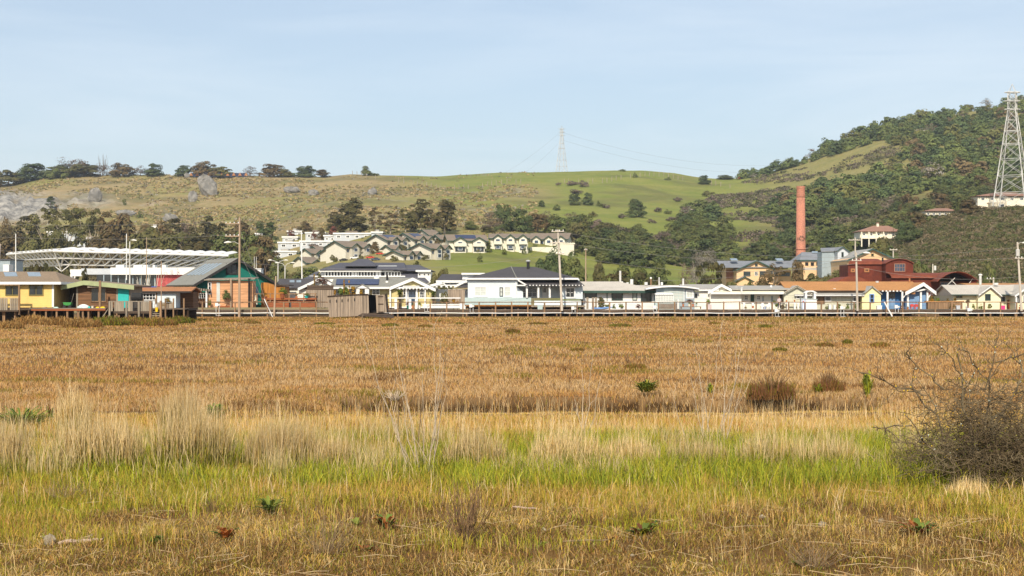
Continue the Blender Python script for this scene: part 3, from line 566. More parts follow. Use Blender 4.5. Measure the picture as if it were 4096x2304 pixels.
# 12 low white house
h = House('low_house', 'long low white house with pale roof and dark green window trim', 'house', 208, VE, (700, 1130))
h.box('wall', 'white', 128, 812, 1282, 1135, 0, 8); h.hip('pale_shingle', -60, 1405, 818, -80, 700, 668, 8, ov=.9, fascia='green_trim', ft=.2)
for a, b, c, d in ((165, 822, 352, 932), (588, 828, 770, 972), (1058, 842, 1232, 1002)): h.win(a, b, c, d, 'green_trim', 2, 1, fw=.1)
h.win(925, 838, 1000, 972, 'green_trim', 1, 2, pane='blind'); h.one('downpipe', 'green_trim', 510, 815, 522, 980, -.1, -.01); h.one('corner_board', 'light_teal', 1268, 842, 1284, 1130, -.03, .02)
h.stack(728, 495, 720, .3, 'galv', 5, 'mast'); h.stack(757, 668, 720, .3, 'white', 5, 'vent'); h.stack(845, 682, 735, .35, 'pale_metal', 4.4, 'vent')
under(h, 130, 1280, 1138, 8, 8); h.done()
h = House('low_house', 'low flat roofed house showing pale vents behind the curved white roof', 'house', 222, VE, (1100, 800))
h.box('wall', 'cream', 900, 762, 1500, 1130, 0, 6); h.side('pale_shingle', 920, 1900, 765, 727, 6, 'cream', fascia='red_wood', ft=.12)
h.stack(912, 632, 735, .5, 'pale_metal', 2, 'vent'); h.stack(1145, 678, 724, .5, 'pale_metal', 2.5, 'vent'); h.stack(1398, 678, 730, .35, 'white', 2, 'vent'); h.stack(1355, 600, 735, .22, 'galv', 2, 'stovepipe'); h.stack(1222, 625, 725, .2, 'post_wood', 3, 'stovepipe', cap='lamp'); h.done()
# 13 curved roof house
h = House('curved_roof_house', 'grey-blue house with shallow curved white roof and large paned window', 'house', 206.5, VE, (1650, 1130))
top = [(1130+22*i, 790-55*math.sin(math.pi*min(1, max(0, (i+3)/46)))) for i in range(40)]
h.poly('wall', 'grey_blue', [(1310, 1125)]+[(x, y+12) for x, y in top if 1300 < x < 1925]+[(1925, 1125)], 0, 7)
for p, q in zip(top, top[1:]): h.mb('roof', 'white').prism([h.f(*p), h.f(*q), h.f(q[0], q[1]+22), h.f(p[0], p[1]+22)], h.Y-.8, h.Y+7.5)
h.win(1430, 795, 1745, 998, 'light_teal', 4, 4, pane='blind', fw=.08); h.win(1786, 812, 1908, 942, 'white', 2, 1, pane='blind', fw=.16); h.one('corner_board', 'white', 1748, 790, 1762, 1000, -.05, .02)
h.box('parapet', 'white', 1640, 955, 1665, 1110, -.6, .05); h.stack(1742, 620, 732, .25, 'galv', 2, 'mast'); under(h, 1310, 1925, 1128, 7, 5); h.done()
h = House('greenhouse', 'small white framed greenhouse with scalloped awning roof', 'greenhouse', 204.2, VE, (1450, 1000))
h.poly('roof', 'white', [(1290, 872), (1330, 845), (1560, 850), (1588, 872)], -.2, 1.6)
for i in range(9): h.box('roof', 'white', 1292+33*i, 872, 1318+33*i, 882, -.22, -.16)
h.win(1292, 884, 1590, 998, 'white', 7, 3, pane='blind', name='glazing'); h.box('base', 'light_teal', 1292, 999, 1590, 1120, -.05, 1.5); h.done()
# 14 white house with cream band roof
h = House('cottage', 'white cottage with front gable at its left and flat cream roof band', 'house', 207, VF, (500, 1130))
h.poly('wall', 'offwhite', [(-120, 1130), (-120, 830), (120, 830), (340, 722), (430, 765), (430, 1130)], 0, 8); h.side('ash_shingle', -230, 250, 800, 712, 8, None, fascia='white')
h.gable('ash_shingle', (340, 708), (118, 832), (500, 790), -.5, 8, barge='white', bt=.38)
h.box('wall', 'offwhite', 150, 862, 655, 1130, -.6, -.02); h.box('wall', 'offwhite', 432, 862, 1335, 1130, .3, 7)
h.mb('band_roof', 'cream').slab([(h.f(150, 0)[0], 205.6, h.f(0, 862)[1]), (h.f(1345, 0)[0], 205.6, h.f(0, 862)[1]), (h.f(1345, 0)[0], 207.8, h.f(0, 792)[1]), (h.f(170, 0)[0], 207.8, h.f(0, 792)[1])], .08)
h.box('fascia', 'white', 150, 858, 1345, 872, -1.46, -1.4); h.box('fascia', 'white', 640, 760, 655, 860, -1.5, -.6)
h.side('ash_shingle', 560, 1400, 790, 733, 7.5, None)
h.win(718, 888, 780, 968, 'white', 2, 2, d=.28); h.win(918, 892, 980, 968, 'white', 2, 2, d=.28); h.one('door', 'green_trim', 820, 875, 876, 1000, .2, .28); h.one('shutter', 'white', 980, 895, 1008, 990, .22, .28); h.one('shutter', 'grey_blue', 1010, 905, 1030, 990, .22, .28)
h.one('door', 'grey_blue', 1150, 905, 1178, 1000, .2, .28); h.one('door', 'dark_wood', 1288, 880, 1338, 1010, .18, .28); h.win(1280-1400, 850, 1310-1400+60, 945, 'white', 1, 1)
for x, y in ((365, 765), (585, 755), (1145, 730), (1355, 780)): h.stack(x, y, y+50, .3, 'white', 2, 'vent')
h.box('porch_rail', 'white', 650, 995, 1340, 1012, -1.3, -1.2)
for x in (685, 825, 980, 1090, 1140): h.post(x, 1012, 1128, .28, 'white', -1.25)
h.mb('hump', 'brown_shingle').prism([h.f(380, 775), h.f(420, 752), h.f(500, 750), h.f(560, 775)], h.Y+3, h.Y+6); under(h, -120, 1335, 1132, 7, 8); h.done()
# 15 sage gabled house running to the pale yellow gable
h = House('gabled_house', 'sage green board house with grey roof and front gable', 'house', 206, VF, (1600, 1130))
h.poly('wall', 'sage', [(1352, 1135), (1352, 858), (1555, 752), (1800, 880), (1800, 1135)], 0, 8); h.box('wall', 'sage', 1800, 880, 2560, 1135, .5, 8)
h.gable('ash_shingle', (1555, 732), (1338, 858), (1815, 885), -.4, 8, barge='green_trim', bt=.12); h.gable('cream', (1555, 728), (1336, 853), (1817, 880), -.47, -.4, t=.18, part='barge')
h.side('ash_shingle', 1560, 2590, 885, 735, 8, None, fascia='white', ft=.14)
h.win(1548, 890, 1612, 948, 'white', 1, 1); h.win(1634, 890, 1692, 948, 'white', 1, 1); h.win(2020, 900, 2122, 990, 'white', 3, 1, d=.48); h.win(2470, 860, 2560, 995, 'white', 1, 2, d=.48); h.one('door', 'post_wood', 1885, 915, 2018, 1030, .42, .49)
h.stack(2165, 780, 830, .4, 'white', 1.5, 'vent'); h.box('base', 'white', 1340, 1000, 1640, 1018, -.9, -.8)
for x in (1395, 1505, 1560): h.post(x, 1018, 1120, .26, 'white', -.85)
under(h, 1352, 2560, 1138, 8, 8); h.done()
h = House('arbor', 'white arched arbor in front of sage house', 'arbor', 203.5, VF, (1790, 1120))
for x in (1705, 1848): h.post(x, 840, 1120, .28, 'white', 0); h.post(x, 850, 1120, .28, 'white', .8)
h.poly('top', 'white', [(1675, 850), (1740, 815), (1815, 813), (1885, 850), (1860, 856), (1800, 832), (1750, 832), (1690, 858)], -.2, 1.1); h.done()
h = House('storage_box', 'white locker painted with blue stripes and red star on the boardwalk', 'locker', 201.6, VF, (1760, 1130))
h.poly('body', 'white', [(1640, 1130), (1632, 945), (1880, 960), (1884, 1130)], 0, 1); h.poly('lid', 'light_teal', [(1622, 945), (1622, 937), (1890, 952), (1890, 960)], -.08, 1.05)
for x in (1650, 1676, 1704): h.box('stripes', 'sky_blue_plastic', x-5, 950, x+4, 1128, -.03, -.004)
MB().prism([h.f(1662+12*math.cos(R(90+36*k))*(1 if k % 2 == 0 else .45), 990-12*math.sin(R(90+36*k))*(1 if k % 2 == 0 else .45)) for k in range(10)], 201.5, 201.56).build('star', M['red'], h.root); h.done()
h = House('cottage', 'pale yellow gabled cottage end with blue framed window', 'house', 206.3, VG, (740, 1130))
h.poly('wall', 'pale_yellow', [(585, 1132), (585, 880), (740, 752), (885, 870), (885, 1132)], -.5, 8); h.gable('ash_shingle', (740, 738), (570, 885), (905, 872), -.8, 8, t=.12)
h.win(700, 865, 780, 1012, 'sky_blue_plastic', 1, 2, d=-.5, fw=.14); under(h, 585, 885, 1134, 8, 3); h.done()
# 16 blue house with orange roof
h = House('gabled_house', 'bright blue house with orange shingle roof and broad white gable boards', 'house', 207, VG, (1250, 1110))
h.box('wall', 'bright_blue', 880, 815, 1300, 1115, .8, 8); h.poly('wall', 'mid_blue', [(1300, 1115), (1300, 830), (1540, 745), (1640, 800), (1640, 1115)], 0, 8)
h.side('orange_shingle', -560, 1480, 815, 668, 9, None, ov=.6, fascia='dark_wood', ft=.12); h.gable('orange_shingle', (1550, 682), (1255, 838), (1752, 832), -1.2, 9, barge='white', bt=.5)
h.gable('orange_shingle', (1600, 780), (1390, 822), (1700, 840), -.8, .3, t=.1, barge='white', bt=.2, part='porch_roof')
for x in (906, 965, 1023, 1080, 1138, 1195): h.box('rafter_ends', 'white', x-12, 812, x+12, 832, -.85, -.55)
h.win(1015, 845, 1150, 940, 'tan_shingle', 2, 1, d=.78); h.one('door', 'mid_blue', 1005, 945, 1150, 1110, .7, .79)
for x in (990, 1228, 1318, 1526, 1632): h.post(x, 825, 1110, .24, 'white', -.5)
h.bar('brace', 'white', (1240, 920), (1300, 850), .2, -.6, -.45); h.bar('brace', 'white', (1635, 930), (1695, 840), .25, -.6, -.45)
h.one('lamp', 'orange_shingle', 1368, 840, 1425, 872, -.9, -.3); h.stack(840, 660, 695, .45, 'steel', 4, 'vent'); h.stack(1362, 618, 700, .25, 'terracotta', 4, 'stovepipe'); under(h, 890, 1640, 1118, 8, 5); h.done()
# 17 rusty barrel vault building
h = House('barrel_roof_building', 'rust red corrugated building with barrel vaulted roofs and arched canopy', 'building', 240, VG, (1000, 900))
def arch(x0, x1, ztop, zs, n=14): return [(x0+(x1-x0)*i/n, zs-(zs-ztop)*math.sin(math.pi*i/n)**.8) for i in range(n+1)]
h.poly('wall', 'rust', [(975, 900)]+arch(978, 1420, 312, 380)+[(1420, 900)], 0, 9)
for p, q in zip(arch(970, 1428, 298, 375), arch(970, 1428, 298, 375)[1:]): h.mb('roof', 'rust_roof').prism([h.f(*p), h.f(*q), h.f(q[0], q[1]+10), h.f(p[0], p[1]+10)], h.Y-.3, h.Y+9)
h.box('wall', 'rust', 428, 385, 975, 900, 2.5, 9)
N_ = 10
for k in range(N_):                                       # quarter vault along the picture
    t0, t1 = k/N_, (k+1)/N_
    def qv(t): return (h.Y+2.2+5.5*(1-math.cos(t*math.pi/2)), h.f(0, 388)[1]+(h.tzz(300, 7)-h.f(0, 388)[1])*math.sin(t*math.pi/2))
    (ya, za), (yb, zb) = qv(t0), qv(t1)
    def lx(t): return h.f(428, 0)[0]+.75*4*(1-math.cos(t*math.pi/2))
    h.mb('roof', 'rust_roof').slab([(lx(t0), ya, za), (h.f(985, 0)[0], ya, za), (h.f(985, 0)[0], yb, zb), (lx(t1), yb, zb)], .08)
h.win(690, 450, 770, 515, 'terracotta', 2, 1, d=2.48, fw=.2); h.win(470, 455, 540, 515, 'terracotta', 2, 1, d=2.48, fw=.2, pane='dark')
h.win(1112, 378, 1292, 512, 'red_tile', 4, 2, pane='blue_glass', fw=.12)
h.poly('low_roof', 'rust_roof', arch(150, 700, 585, 690), -1, 8)
h.box('wall', 'rust', 975, 615, 2330, 900, -3.5, 3)
for k in range(6):
    t0, t1 = k/6, (k+1)/6
    def q2(t): return (h.Y-3.9+4.2*(1-math.cos(t*math.pi/2)), h.f(0, 618)[1]+(h.f(0, 528)[1]-h.f(0, 618)[1])*math.sin(t*math.pi/2))
    (ya, za), (yb, zb) = q2(t0), q2(t1); h.mb('roof', 'rust_roof').slab([(h.f(972, 0)[0], ya, za), (h.f(1900, 0)[0], ya, za), (h.f(1900, 0)[0], yb, zb), (h.f(972, 0)[0], yb, zb)], .08)
cv = arch(1600, 2240, 520, 670, 16)
for p, q in zip(cv, cv[1:]): h.mb('canopy', 'rust_roof').prism([h.f(*p), h.f(*q), h.f(q[0], q[1]+9), h.f(p[0], p[1]+9)], h.Y-7.5, h.Y+.2)
h.mb('canopy_dark', 'dark').prism([h.f(*p) for p in arch(1620, 2220, 540, 670, 16)], h.Y-3.7, h.Y-3.55)  # black sheet put in for the dark underside of the arch
for a, b in (((1700, 800), (1900, 610)), ((2050, 800), (2180, 620)), ((1840, 640), (1960, 760))): h.bar('strut', 'galv', a, b, .14, -6.5, -6.38)
h.win(1745, 670, 1960, 960, 'red_tile', 3, 3, d=-3.52, pane='blue_glass', fw=.16); h.stack(928, 285, 340, .3, 'black', 4, 'vent'); h.done()
# 18 right hand cottages
h = House('cottage', 'cream cottage with pale worn roof and front gable at the right', 'house', 206, VH, (1300, 1110))
h.poly('wall', 'cream_siding', [(1235, 1120), (1235, 880), (1425, 765), (1600, 890), (1600, 1120)], -.6, 8); h.box('wall', 'cream_siding', 870, 875, 1235, 1120, .4, 8); h.box('wall', 'cream_siding', 1600, 875, 1860, 1120, .8, 8)
h.side('pale_shingle', 865, 1980, 878, 722, 9, 'cream', fascia='green_trim', ft=.12); h.gable('pale_shingle', (1425, 742), (1230, 882), (1605, 898), -1.0, 5, barge='white', bt=.16)
h.win(915, 888, 1015, 935, 'olive_trim', 2, 1, d=.38); h.win(1345, 868, 1435, 972, 'green_trim', 2, 1, d=-.6); h.win(1600, 905, 1730, 1010, 'white', 2, 1, d=.78); h.one('door', 'red_wood', 1755, 965, 1825, 1115, .72, .79)
h.stack(1293, 575, 720, .35, 'galv', 4.5, 'stovepipe', cap='lamp'); h.stack(1548, 690, 720, .6, 'pale_metal', 3.5, 'vent'); under(h, 870, 1860, 1122, 8, 6); h.done()
h = House('cottage', 'cottage with white trimmed gable and glazed porch at the right edge', 'house', 204.5, VH, (1950, 1110))
h.poly('wall', 'cream_siding', [(1850, 1120), (1850, 880), (2080, 730), (2300, 880), (2300, 1120)], 0, 8); h.gable('pale_shingle', (2080, 712), (1820, 895), (2340, 895), -.7, 8, barge='white', bt=.25)
h.win(1870, 885, 1955, 1010, 'white', 3, 1); h.win(1975, 885, 2060, 1010, 'white', 3, 1); h.one('porch_post', 'white', 1838, 880, 1862, 1110, -.6, -.4); under(h, 1850, 2300, 1122, 8, 4); h.done()
h = House('low_house', 'far low house with long orange brown roof behind the cream cottages', 'house', 228, VH, (1500, 800)); h.box('wall', 'cream', 1100, 722, 2300, 1110, 0, 6); h.side('orange_shingle', 1120, 2280, 725, 695, 7, 'cream'); h.done()
# ------------------------------------------------------------------ boardwalk on its posts
bwY = 200.0
bw = thing('boardwalk', 'long raised plank boardwalk with rusty brown post railing in front of the houses', 'boardwalk', (0, bwY, 0))
zd = 1.0; xl, xr = X(745, bwY), X(5300, bwY)
b = MB(); rng = random.Random(4)
x = xl
while x < xr:                                              # deck boards run across the walk
    b.box(x, x+.29, bwY+.02+rng.uniform(0, .05), bwY+1.55, zd-.09+rng.uniform(0, .02), zd); x += .31
b.build('deck', M['deck_wood'], bw)
b = MB().box(xl, xr, bwY-.02, bwY+.06, zd-.36, zd-.1); b.box(xl, xr, bwY+1.4, bwY+1.5, zd-.36, zd-.1); b.build('stringer', M['dark_wood'], bw)
def wob(x): return .03*math.sin(x*.9)+.02*math.sin(x*2.3+1)
b = MB()
xs = list(np.arange(xl, xr, 2.17))
for p, q in zip(xs, xs[1:]): b.tube([(p, bwY-.02, 1.97+wob(p)), (q, bwY-.02, 1.97+wob(q))], .055, 4)
b.build('handrail', M['post_wood'], bw)
for i, x in enumerate(xs):
    if i > 95: break
    t = rng.uniform(-.02, .05); w = rng.uniform(.075, .1)
    MB().add([(x-w+t, bwY-.2, 2.0+wob(x)+rng.uniform(0, .1)), (x+w+t, bwY-.2, 2.0+wob(x)), (x+w+t, bwY-.05, 2.0+wob(x)), (x-w+t, bwY-.05, 2.03+wob(x)), (x-w, bwY-.2, -.2), (x+w, bwY-.2, -.2), (x+w, bwY-.05, -.2), (x-w, bwY-.05, -.2)],
             [(0, 1, 2, 3), (7, 6, 5, 4), (4, 5, 1, 0), (5, 6, 2, 1), (6, 7, 3, 2), (7, 4, 0, 3)]).build('post', M['post_wood'], bw)
pr = MB(); pr.box(-.25, .25, -.1, .1, .42, .56); pr.box(-.25, -.13, -.1, .1, -.2, .42); pr.box(.13, .25, -.1, .1, -.2, .42)
first = None
for i, x in enumerate(np.arange(xl+1.2, xr-1, 3.1)):
    xx = x+rng.uniform(-.5, .5)
    if first is None: first = pr.build('pier', M['concrete'], bw); o = first
    else: o = first.copy(); COL.objects.link(o); o.parent = bw
    o.location = (xx, .25, rng.uniform(-.03, .03))
b = MB()
pts = [(x, bwY-.32, .53+.02*math.sin(x*1.3)+.015*math.sin(x*.37)) for x in np.arange(xl, xr, 1.0)]; b.tube(pts, .062, 6)
tag(b.build('water_pipe', M['pipe_white'], None, (xl, bwY, .5)), 'long white water pipe strung along the boardwalk front', 'pipe')
# ------------------------------------------------------------------ poles and wires
def pole(label, px, pyt, pyb, Y, r=.14, m='pole_wood', lean=0, arms=(), group='utility poles', lamp=None, trans=None, name='utility_pole', guards=None):
    zb = max(Z(pyb, Y), -.3); x = X(px, Y); zt = Z(pyt, Y); t = thing(name, label, 'pole' if name != 'street_lamp' else 'street lamp', (x, Y, zb), group)
    MB().tube([(x, Y, zb), (x+lean, Y, zt)], [r, r*.72], 8).build('shaft', M[m], t)
    for (py, x0, x1, th, yo) in arms:
        z = Z(py, Y); a = MB().box(X(x0, Y), X(x1, Y), Y-r-.1+yo, Y-r+yo, z-th/2, z+th/2).build('crossarm', M[m], t)
        for q in np.linspace(X(x0, Y)+.12, X(x1, Y)-.12, 4 if abs(x1-x0) > 40 else 3): MB().lathe((q, Y-r-.05+yo, z+th/2), [(.05, 0), (.07, .08), (.03, .18)], 6).build('insulator', M['pipe_white'], a)
    if lamp:
        py, dx = lamp; z = Z(py, Y); l = MB().tube([(x+lean, Y-.05, z), (x+lean+dx*.5, Y-.3, z+.35), (x+lean+dx, Y-.5, z+.3)], .035, 5).build('lamp_arm', M['galv'], t)
        sg = 1 if dx > 0 else -1
        MB().tube([(x+lean+dx*.85, Y-.5, z+.28), (x+lean+dx+sg*.25, Y-.5, z+.3), (x+lean+dx+sg*.75, Y-.5, z+.22)], [.06, .15, .07], 8).build('lamp_head', M['lamp'], l)
    if trans:
        py, dx = trans; z = Z(py, Y); MB().lathe((x+dx, Y-.15, z-.45), [(.2, 0), (.26, .05), (.26, .85), (.18, .95)], 12).build('transformer', M['galv'], t, smooth=False)
    return t
pole('tall wooden utility pole with two crossarms reaching left beside the green house', 957, 870, 1270, 198.6, .17, arms=((895, 902, 958, .13, 0), (945, 902, 958, .14, 0)), lamp=(978, -1.2), lean=.05)
pole('leaning wooden utility pole with thick slanted crossarm before the bungalow porch', 2248, 919, 1243, 198.8, .17, 'pale_pole', lean=-.55, arms=((926, 2206, 2256, .12, 0), (971, 2202, 2257, .17, 0), (1015, 2222, 2256, .1, 0)))
pole('utility pole with lamp arms standing before pale yellow gable', 3430, 1010, 1243, 199, .16, 'pale_pole', lean=-.18, arms=((1042, 3405, 3445, .1, 0),), lamp=(1020, 1.0))
pole('utility pole with grey transformer and twin floodlights by the right edge', 4086, 968, 1243, 199, .17, 'pale_pole', lean=-.55, arms=((1033, 4058, 4100, .1, 0),), trans=(1012, -.55), lamp=(980, .55))
pole('leaning rail height wooden post where the guy wire meets marsh', 1096, 1104, 1266, 199.2, .13, 'pole_wood', lean=.25)
pole('pale wooden pole at the far left edge behind cottage', -12, 975, 1090, 175, .25, 'pale_pole', lean=.3)
pole('slim white mast behind left end of white truss canopy', 63, 935, 1090, 250, .1, 'white', name='mast', group='masts')
pole('white mast standing in front of the truss canopy', 506, 935, 1120, 250, .09, 'white', name='mast', group='masts')
pole('pole with pale floodlight head before the truss canopy', 519, 965, 1135, 245, .12, 'galv', name='mast', group='masts', lamp=(968, .5))
pole('thin brown pole in front of the bare white tree', 586, 950, 1135, 245, .07, 'pole_wood', name='mast', group='masts')
pole('thin brown stake rising beside the landing steps', 645, 1045, 1260, 150, .05, 'pole_wood', name='mast', group='masts')
pole('tall bright white mast between treeline and grey roofed office', 1208, 922, 1116, 260, .11, 'white', lean=-.1, name='mast', group='masts')
pole('thin wooden pole on the green slope right of bungalow', 2343, 992, 1126, 300, .13, 'pole_wood', arms=((1000, 2336, 2350, .1, 0),))
pole('yellowish T topped pole behind the orange gabled warehouse', 3421, 950, 1120, 380, .22, 'pale_pole', arms=((960, 3393, 3447, .2, 0),))
pole('short T topped pole beside blue metal roof', 3573, 997, 1100, 380, .2, 'pale_pole', arms=((999, 3558, 3588, .2, 0),))
pole('pale pole with small transformer behind rust building', 3731, 1056, 1130, 300, .16, 'pale_pole', trans=(1073, .4))
pole('short pale pole rising over the right cream cottage roof', 3974, 1110, 1240, 213, .14, 'pale_pole', arms=((1116, 3944, 3976, .06, 0),))
for i, (px, py, lab) in enumerate(((1112, 1042, 'double armed curved street lamp beyond green house, nearer one'), (1140, 1052, 'double armed curved street lamp right of the pair beyond green house'))):
    Y = 285; x = X(px, Y); zb = tz(x, Y); zt = Z(py+14, Y); t = thing('street_lamp', lab, 'street lamp', (x, Y, zb), 'curved street lamps')
    MB().tube([(x, Y, zb), (x, Y, zt)], .1, 7).build('shaft', M['galv'], t)
    for sx in (-1, 1):
        a = MB().tube([(x, Y, zt-.05), (x+sx*.4, Y, zt+.5), (x+sx*1.2, Y, zt+.75)], .05, 5).build('arm', M['galv'], t); MB().tube([(x+sx*1.15, Y, zt+.74), (x+sx*1.5, Y, zt+.76), (x+sx*1.9, Y, zt+.7)], [.06, .14, .06], 6).build('lamp_head', M['lamp'], a)
def wire(label, a, b, sag=.5, r=.016, n=14, name='power_line'):
    a, b = Vector(a), Vector(b); pts = []
    for i in range(n+1):
        t = i/n; p = a.lerp(b, t); p.z -= sag*4*t*(1-t); pts.append(p)
    o = MB().tube(pts, r, 4).build(name, M['wire'], None, tuple(a)); tag(o, label, 'wire', 'power lines'); return o
def P(px, py, Y): return (X(px, Y), Y, Z(py, Y))
W_ = (('uppermost wire running left from the tall pole by the green house', P(906, 887, 198.4), P(-300, 885, 190), .5), ('second wire running left from lower arm of the tall pole', P(908, 940, 198.4), P(-300, 930, 190), .7), ('dark wire crossing the green house roof from the pole', P(956, 1048, 198.6), P(-200, 975, 180), .8),
      ('dark wire between tall pole and the leaning pole, lower strand', P(958, 1048, 198.6), P(2222, 1018, 198.8), 1.4), ('wire from leaning pole sloping to the pole by pale yellow gable', P(2256, 972, 198.6), P(3424, 1042, 199), 1.0), ('lower wire from leaning pole sloping right over white houses', P(2256, 1020, 198.6), P(3424, 1055, 199), 1.6),
      ('upper wire from leaning pole passing in front of the chimney', P(2256, 930, 198.6), P(4070, 990, 199), 2.2), ('wire climbing from the pale yellow gable to the right edge pole', P(3424, 1065, 199), P(4076, 1107, 199), .9), ('high wire from the gable pole to the transformer pole', P(3424, 1020, 199), P(4076, 1030, 199), .5),
      ('service wire rising from curved roof house to pole by pale yellow gable', P(2610, 1122, 207), P(3420, 1030, 199), .8), ('wire from leaning pole down to bungalow chimney', P(2205, 974, 198.6), P(1990, 1085, 211), .3))
for l, a, b_, s_ in W_: wire(l, a, b_, s_)
for l, a, b_ in (('upper guy wire slanting down from tall pole', P(959, 915, 198.6), P(1084, 1262, 198.2)), ('lower guy wire slanting from tall pole to the marsh', P(959, 1010, 198.6), P(1080, 1264, 197.4))):
    wire(l, a, b_, 0, .018, 1, 'guy_wire')
tag(MB().tube([P(1057, 1196, 198.9), P(1090, 1268, 198.6)], .06, 6).build('guy_guard', M['white'], None, P(1090, 1268, 198.6)), 'white slanted guy wire guard right of tall pole', 'guard')
tag(MB().tube([P(3537, 1208, 198.6), P(3569, 1266, 198.2)], .09, 6).build('guy_guard', M['white'], None, P(3569, 1266, 198.2)), 'white slanted guy wire guard before the blue house', 'guard')
# ------------------------------------------------------------------ lattice pylons
def pylon(label, px, pyt, pyb, Y, wb, r=.12, lev=(0, .14, .273, .405, .524, .626, .715, .794, .861, .929), m='galv', tw=.0, arm=2.75):
    x, zb, zt = X(px, Y), Z(pyb, Y), Z(pyt, Y); H_ = zt-zb; t = thing('pylon', label, 'pylon', (x, Y, zb), 'steel lattice pylons'); hw_ = wb/2
    def wd_(k): return hw_*(1-.773*min(k, .794)/.794)
    def cor(k, i): w = wd_(k); a = tw+R(45+90*i); return (x+w*1.414*math.cos(a), Y+w*1.414*math.sin(a), zb+H_*k)
    for i in range(4): MB().tube([(*cor(0, i)[:2], zb-2)]+[cor(k, i) for k in lev], [r*1.15]*4+[r*.9]*(len(lev)-3), 5).build('leg', M[m], t)
    br_ = MB()
    for n_, (k0, k1) in enumerate(zip(lev, lev[1:])):
        hz = MB()
        for i in range(4):
            j = (i+1) % 4; br_.tube([cor(k0, i), cor(k1, j)], r*.36, 4); br_.tube([cor(k0, j), cor(k1, i)], r*.36, 4); hz.tube([cor(k1, i), cor(k1, j)], r*(.8 if n_ in (3, 4) else .5), 4)
        hz.build('girt', M[m], t)
    br_.build('bracing', M[m], t)
    for k in (.794, .861, .929):
        z = zb+H_*k; b = MB(); w = wd_(.8)*1.35
        for y in (-w*.5, w*.5): b.tube([(x-arm, Y+y*.3, z+r), (x-w, Y+y, z+r*1.4), (x+w, Y+y, z+r*1.4), (x+arm, Y+y*.3, z+r)], r*.95, 5)
        b.box(x-arm, x+arm, Y-.25, Y+.25, z, z+r*1.6); b.build('crossarm', M[m], t)
    pk = MB()
    for i in range(4): pk.tube([cor(.929, i), (x, Y, zt)], r*.42, 4)
    pk.build('peak', M[m], t); return t
ptR = pylon('tall pale steel lattice pylon on scrubby mound at the right edge', 4049, 336, 842, 545, 11.7, .19, tw=R(-30))
ptB = pylon('distant grey lattice pylon on the skyline above the green hill', 2247, 503, 692, 1180, 7.2, .15, tw=R(-24), arm=2.6)
for i, (a, b_) in enumerate(((P(2240, 530, 1180), P(1700, 780, 1500)), (P(2247, 560, 1180), P(1850, 760, 1500)), (P(2250, 530, 1180), P(3300, 640, 1500)), (P(2250, 560, 1180), P(3300, 668, 1500)))):
    wire('thin transmission line in the sky %s of the skyline pylon, %s strand' % (('left', 'left', 'right', 'right')[i], ('upper', 'lower', 'upper', 'lower')[i]), a, b_, 14, .045, 16)
# ------------------------------------------------------------------ brick chimney
Y = 430; x = X(3203, Y); zb = Z(1130, Y); k = S/Y
def zz(py): return Z(py, Y)-zb
c = thing('brick_chimney', 'tall round red brick chimney stack tapering up from the orange warehouses', 'chimney', (x, Y, zb))
MB().lathe((x, Y, zb), [(20.5/k*1.0, 0), (20/k, zz(1080)), (16.6/k, zz(790))], 24).build('shaft', M['brick'], c, smooth=True)
MB().lathe((x, Y, zb), [(17.4/k, zz(788)), (17.4/k, zz(776)), (16.4/k, zz(774)), (16.6/k, zz(757)), (17.6/k, zz(752)), (17.8/k, zz(745)), (13/k, zz(745))], 24).build('crown', M['brick'], c, smooth=False)
for py in (940, 1000, 1040): MB().lathe((x, Y, zb), [(18.1/k+(py-940)*.0042/k*6, zz(py)), (18.3/k+(py-940)*.0042/k*6, zz(py-2.5))], 24).build('iron_band', M['rust'], c)
# ------------------------------------------------------------------ orange warehouses and blue-grey tower
h = House('warehouse', 'peach orange gabled warehouse with blue metal roof left of chimney', 'building', 405, VF, (900, 620))
h.poly('wall', 'peach', [(590, 760), (590, 470), (910, 345), (1180, 460), (1180, 760)], 0, 18); h.gable('blue_metal', (910, 325), (575, 480), (1210, 470), -.8, 18, t=.3, barge='green_trim', bt=.35)
h.box('left_wing', 'peach', 470, 440, 592, 760, 6, 18); h.side('blue_metal', 365, 1560, 440, 335, 16, None, ov=.5); h.box('wing', 'peach', 1182, 470, 1520, 760, 5, 16); h.box('wing_wall', 'brick', 470, 480, 580, 620, 5.8, 5.99)  # darker brick panel on the left wing stands for that side's shade
h.win(885, 380, 928, 425, 'green_trim', 1, 1); h.win(700, 505, 812, 585, 'green_trim', 4, 3); h.win(880, 508, 932, 575, 'white', 2, 3); h.win(960, 500, 1175, 590, 'green_trim', 5, 2); h.win(1230, 520, 1500, 580, 'green_trim', 5, 1, d=4.98)
for a in (530, 1270): MB().slab([(h.f(a, 0)[0], 408, h.f(0, 375)[1]+.9), (h.f(a+110, 0)[0], 408, h.f(0, 375)[1]+.9), (h.f(a+110, 0)[0], 411, h.f(0, 340)[1]+.9), (h.f(a, 0)[0], 411, h.f(0, 340)[1]+.9)], .2).build('skylight', M['skylight'], h.root)
h.poly('porch', 'peach', [(540, 760), (540, 660), (680, 605), (820, 660), (820, 760)], -4, -.02); h.gable('blue_metal', (680, 588), (525, 668), (835, 668), -4.6, 0, t=.2, barge='green_trim', bt=.25, part='porch_roof'); h.done()
h = House('warehouse', 'two storey peach warehouse with five dark windows right of chimney', 'building', 410, VF, (1900, 560))
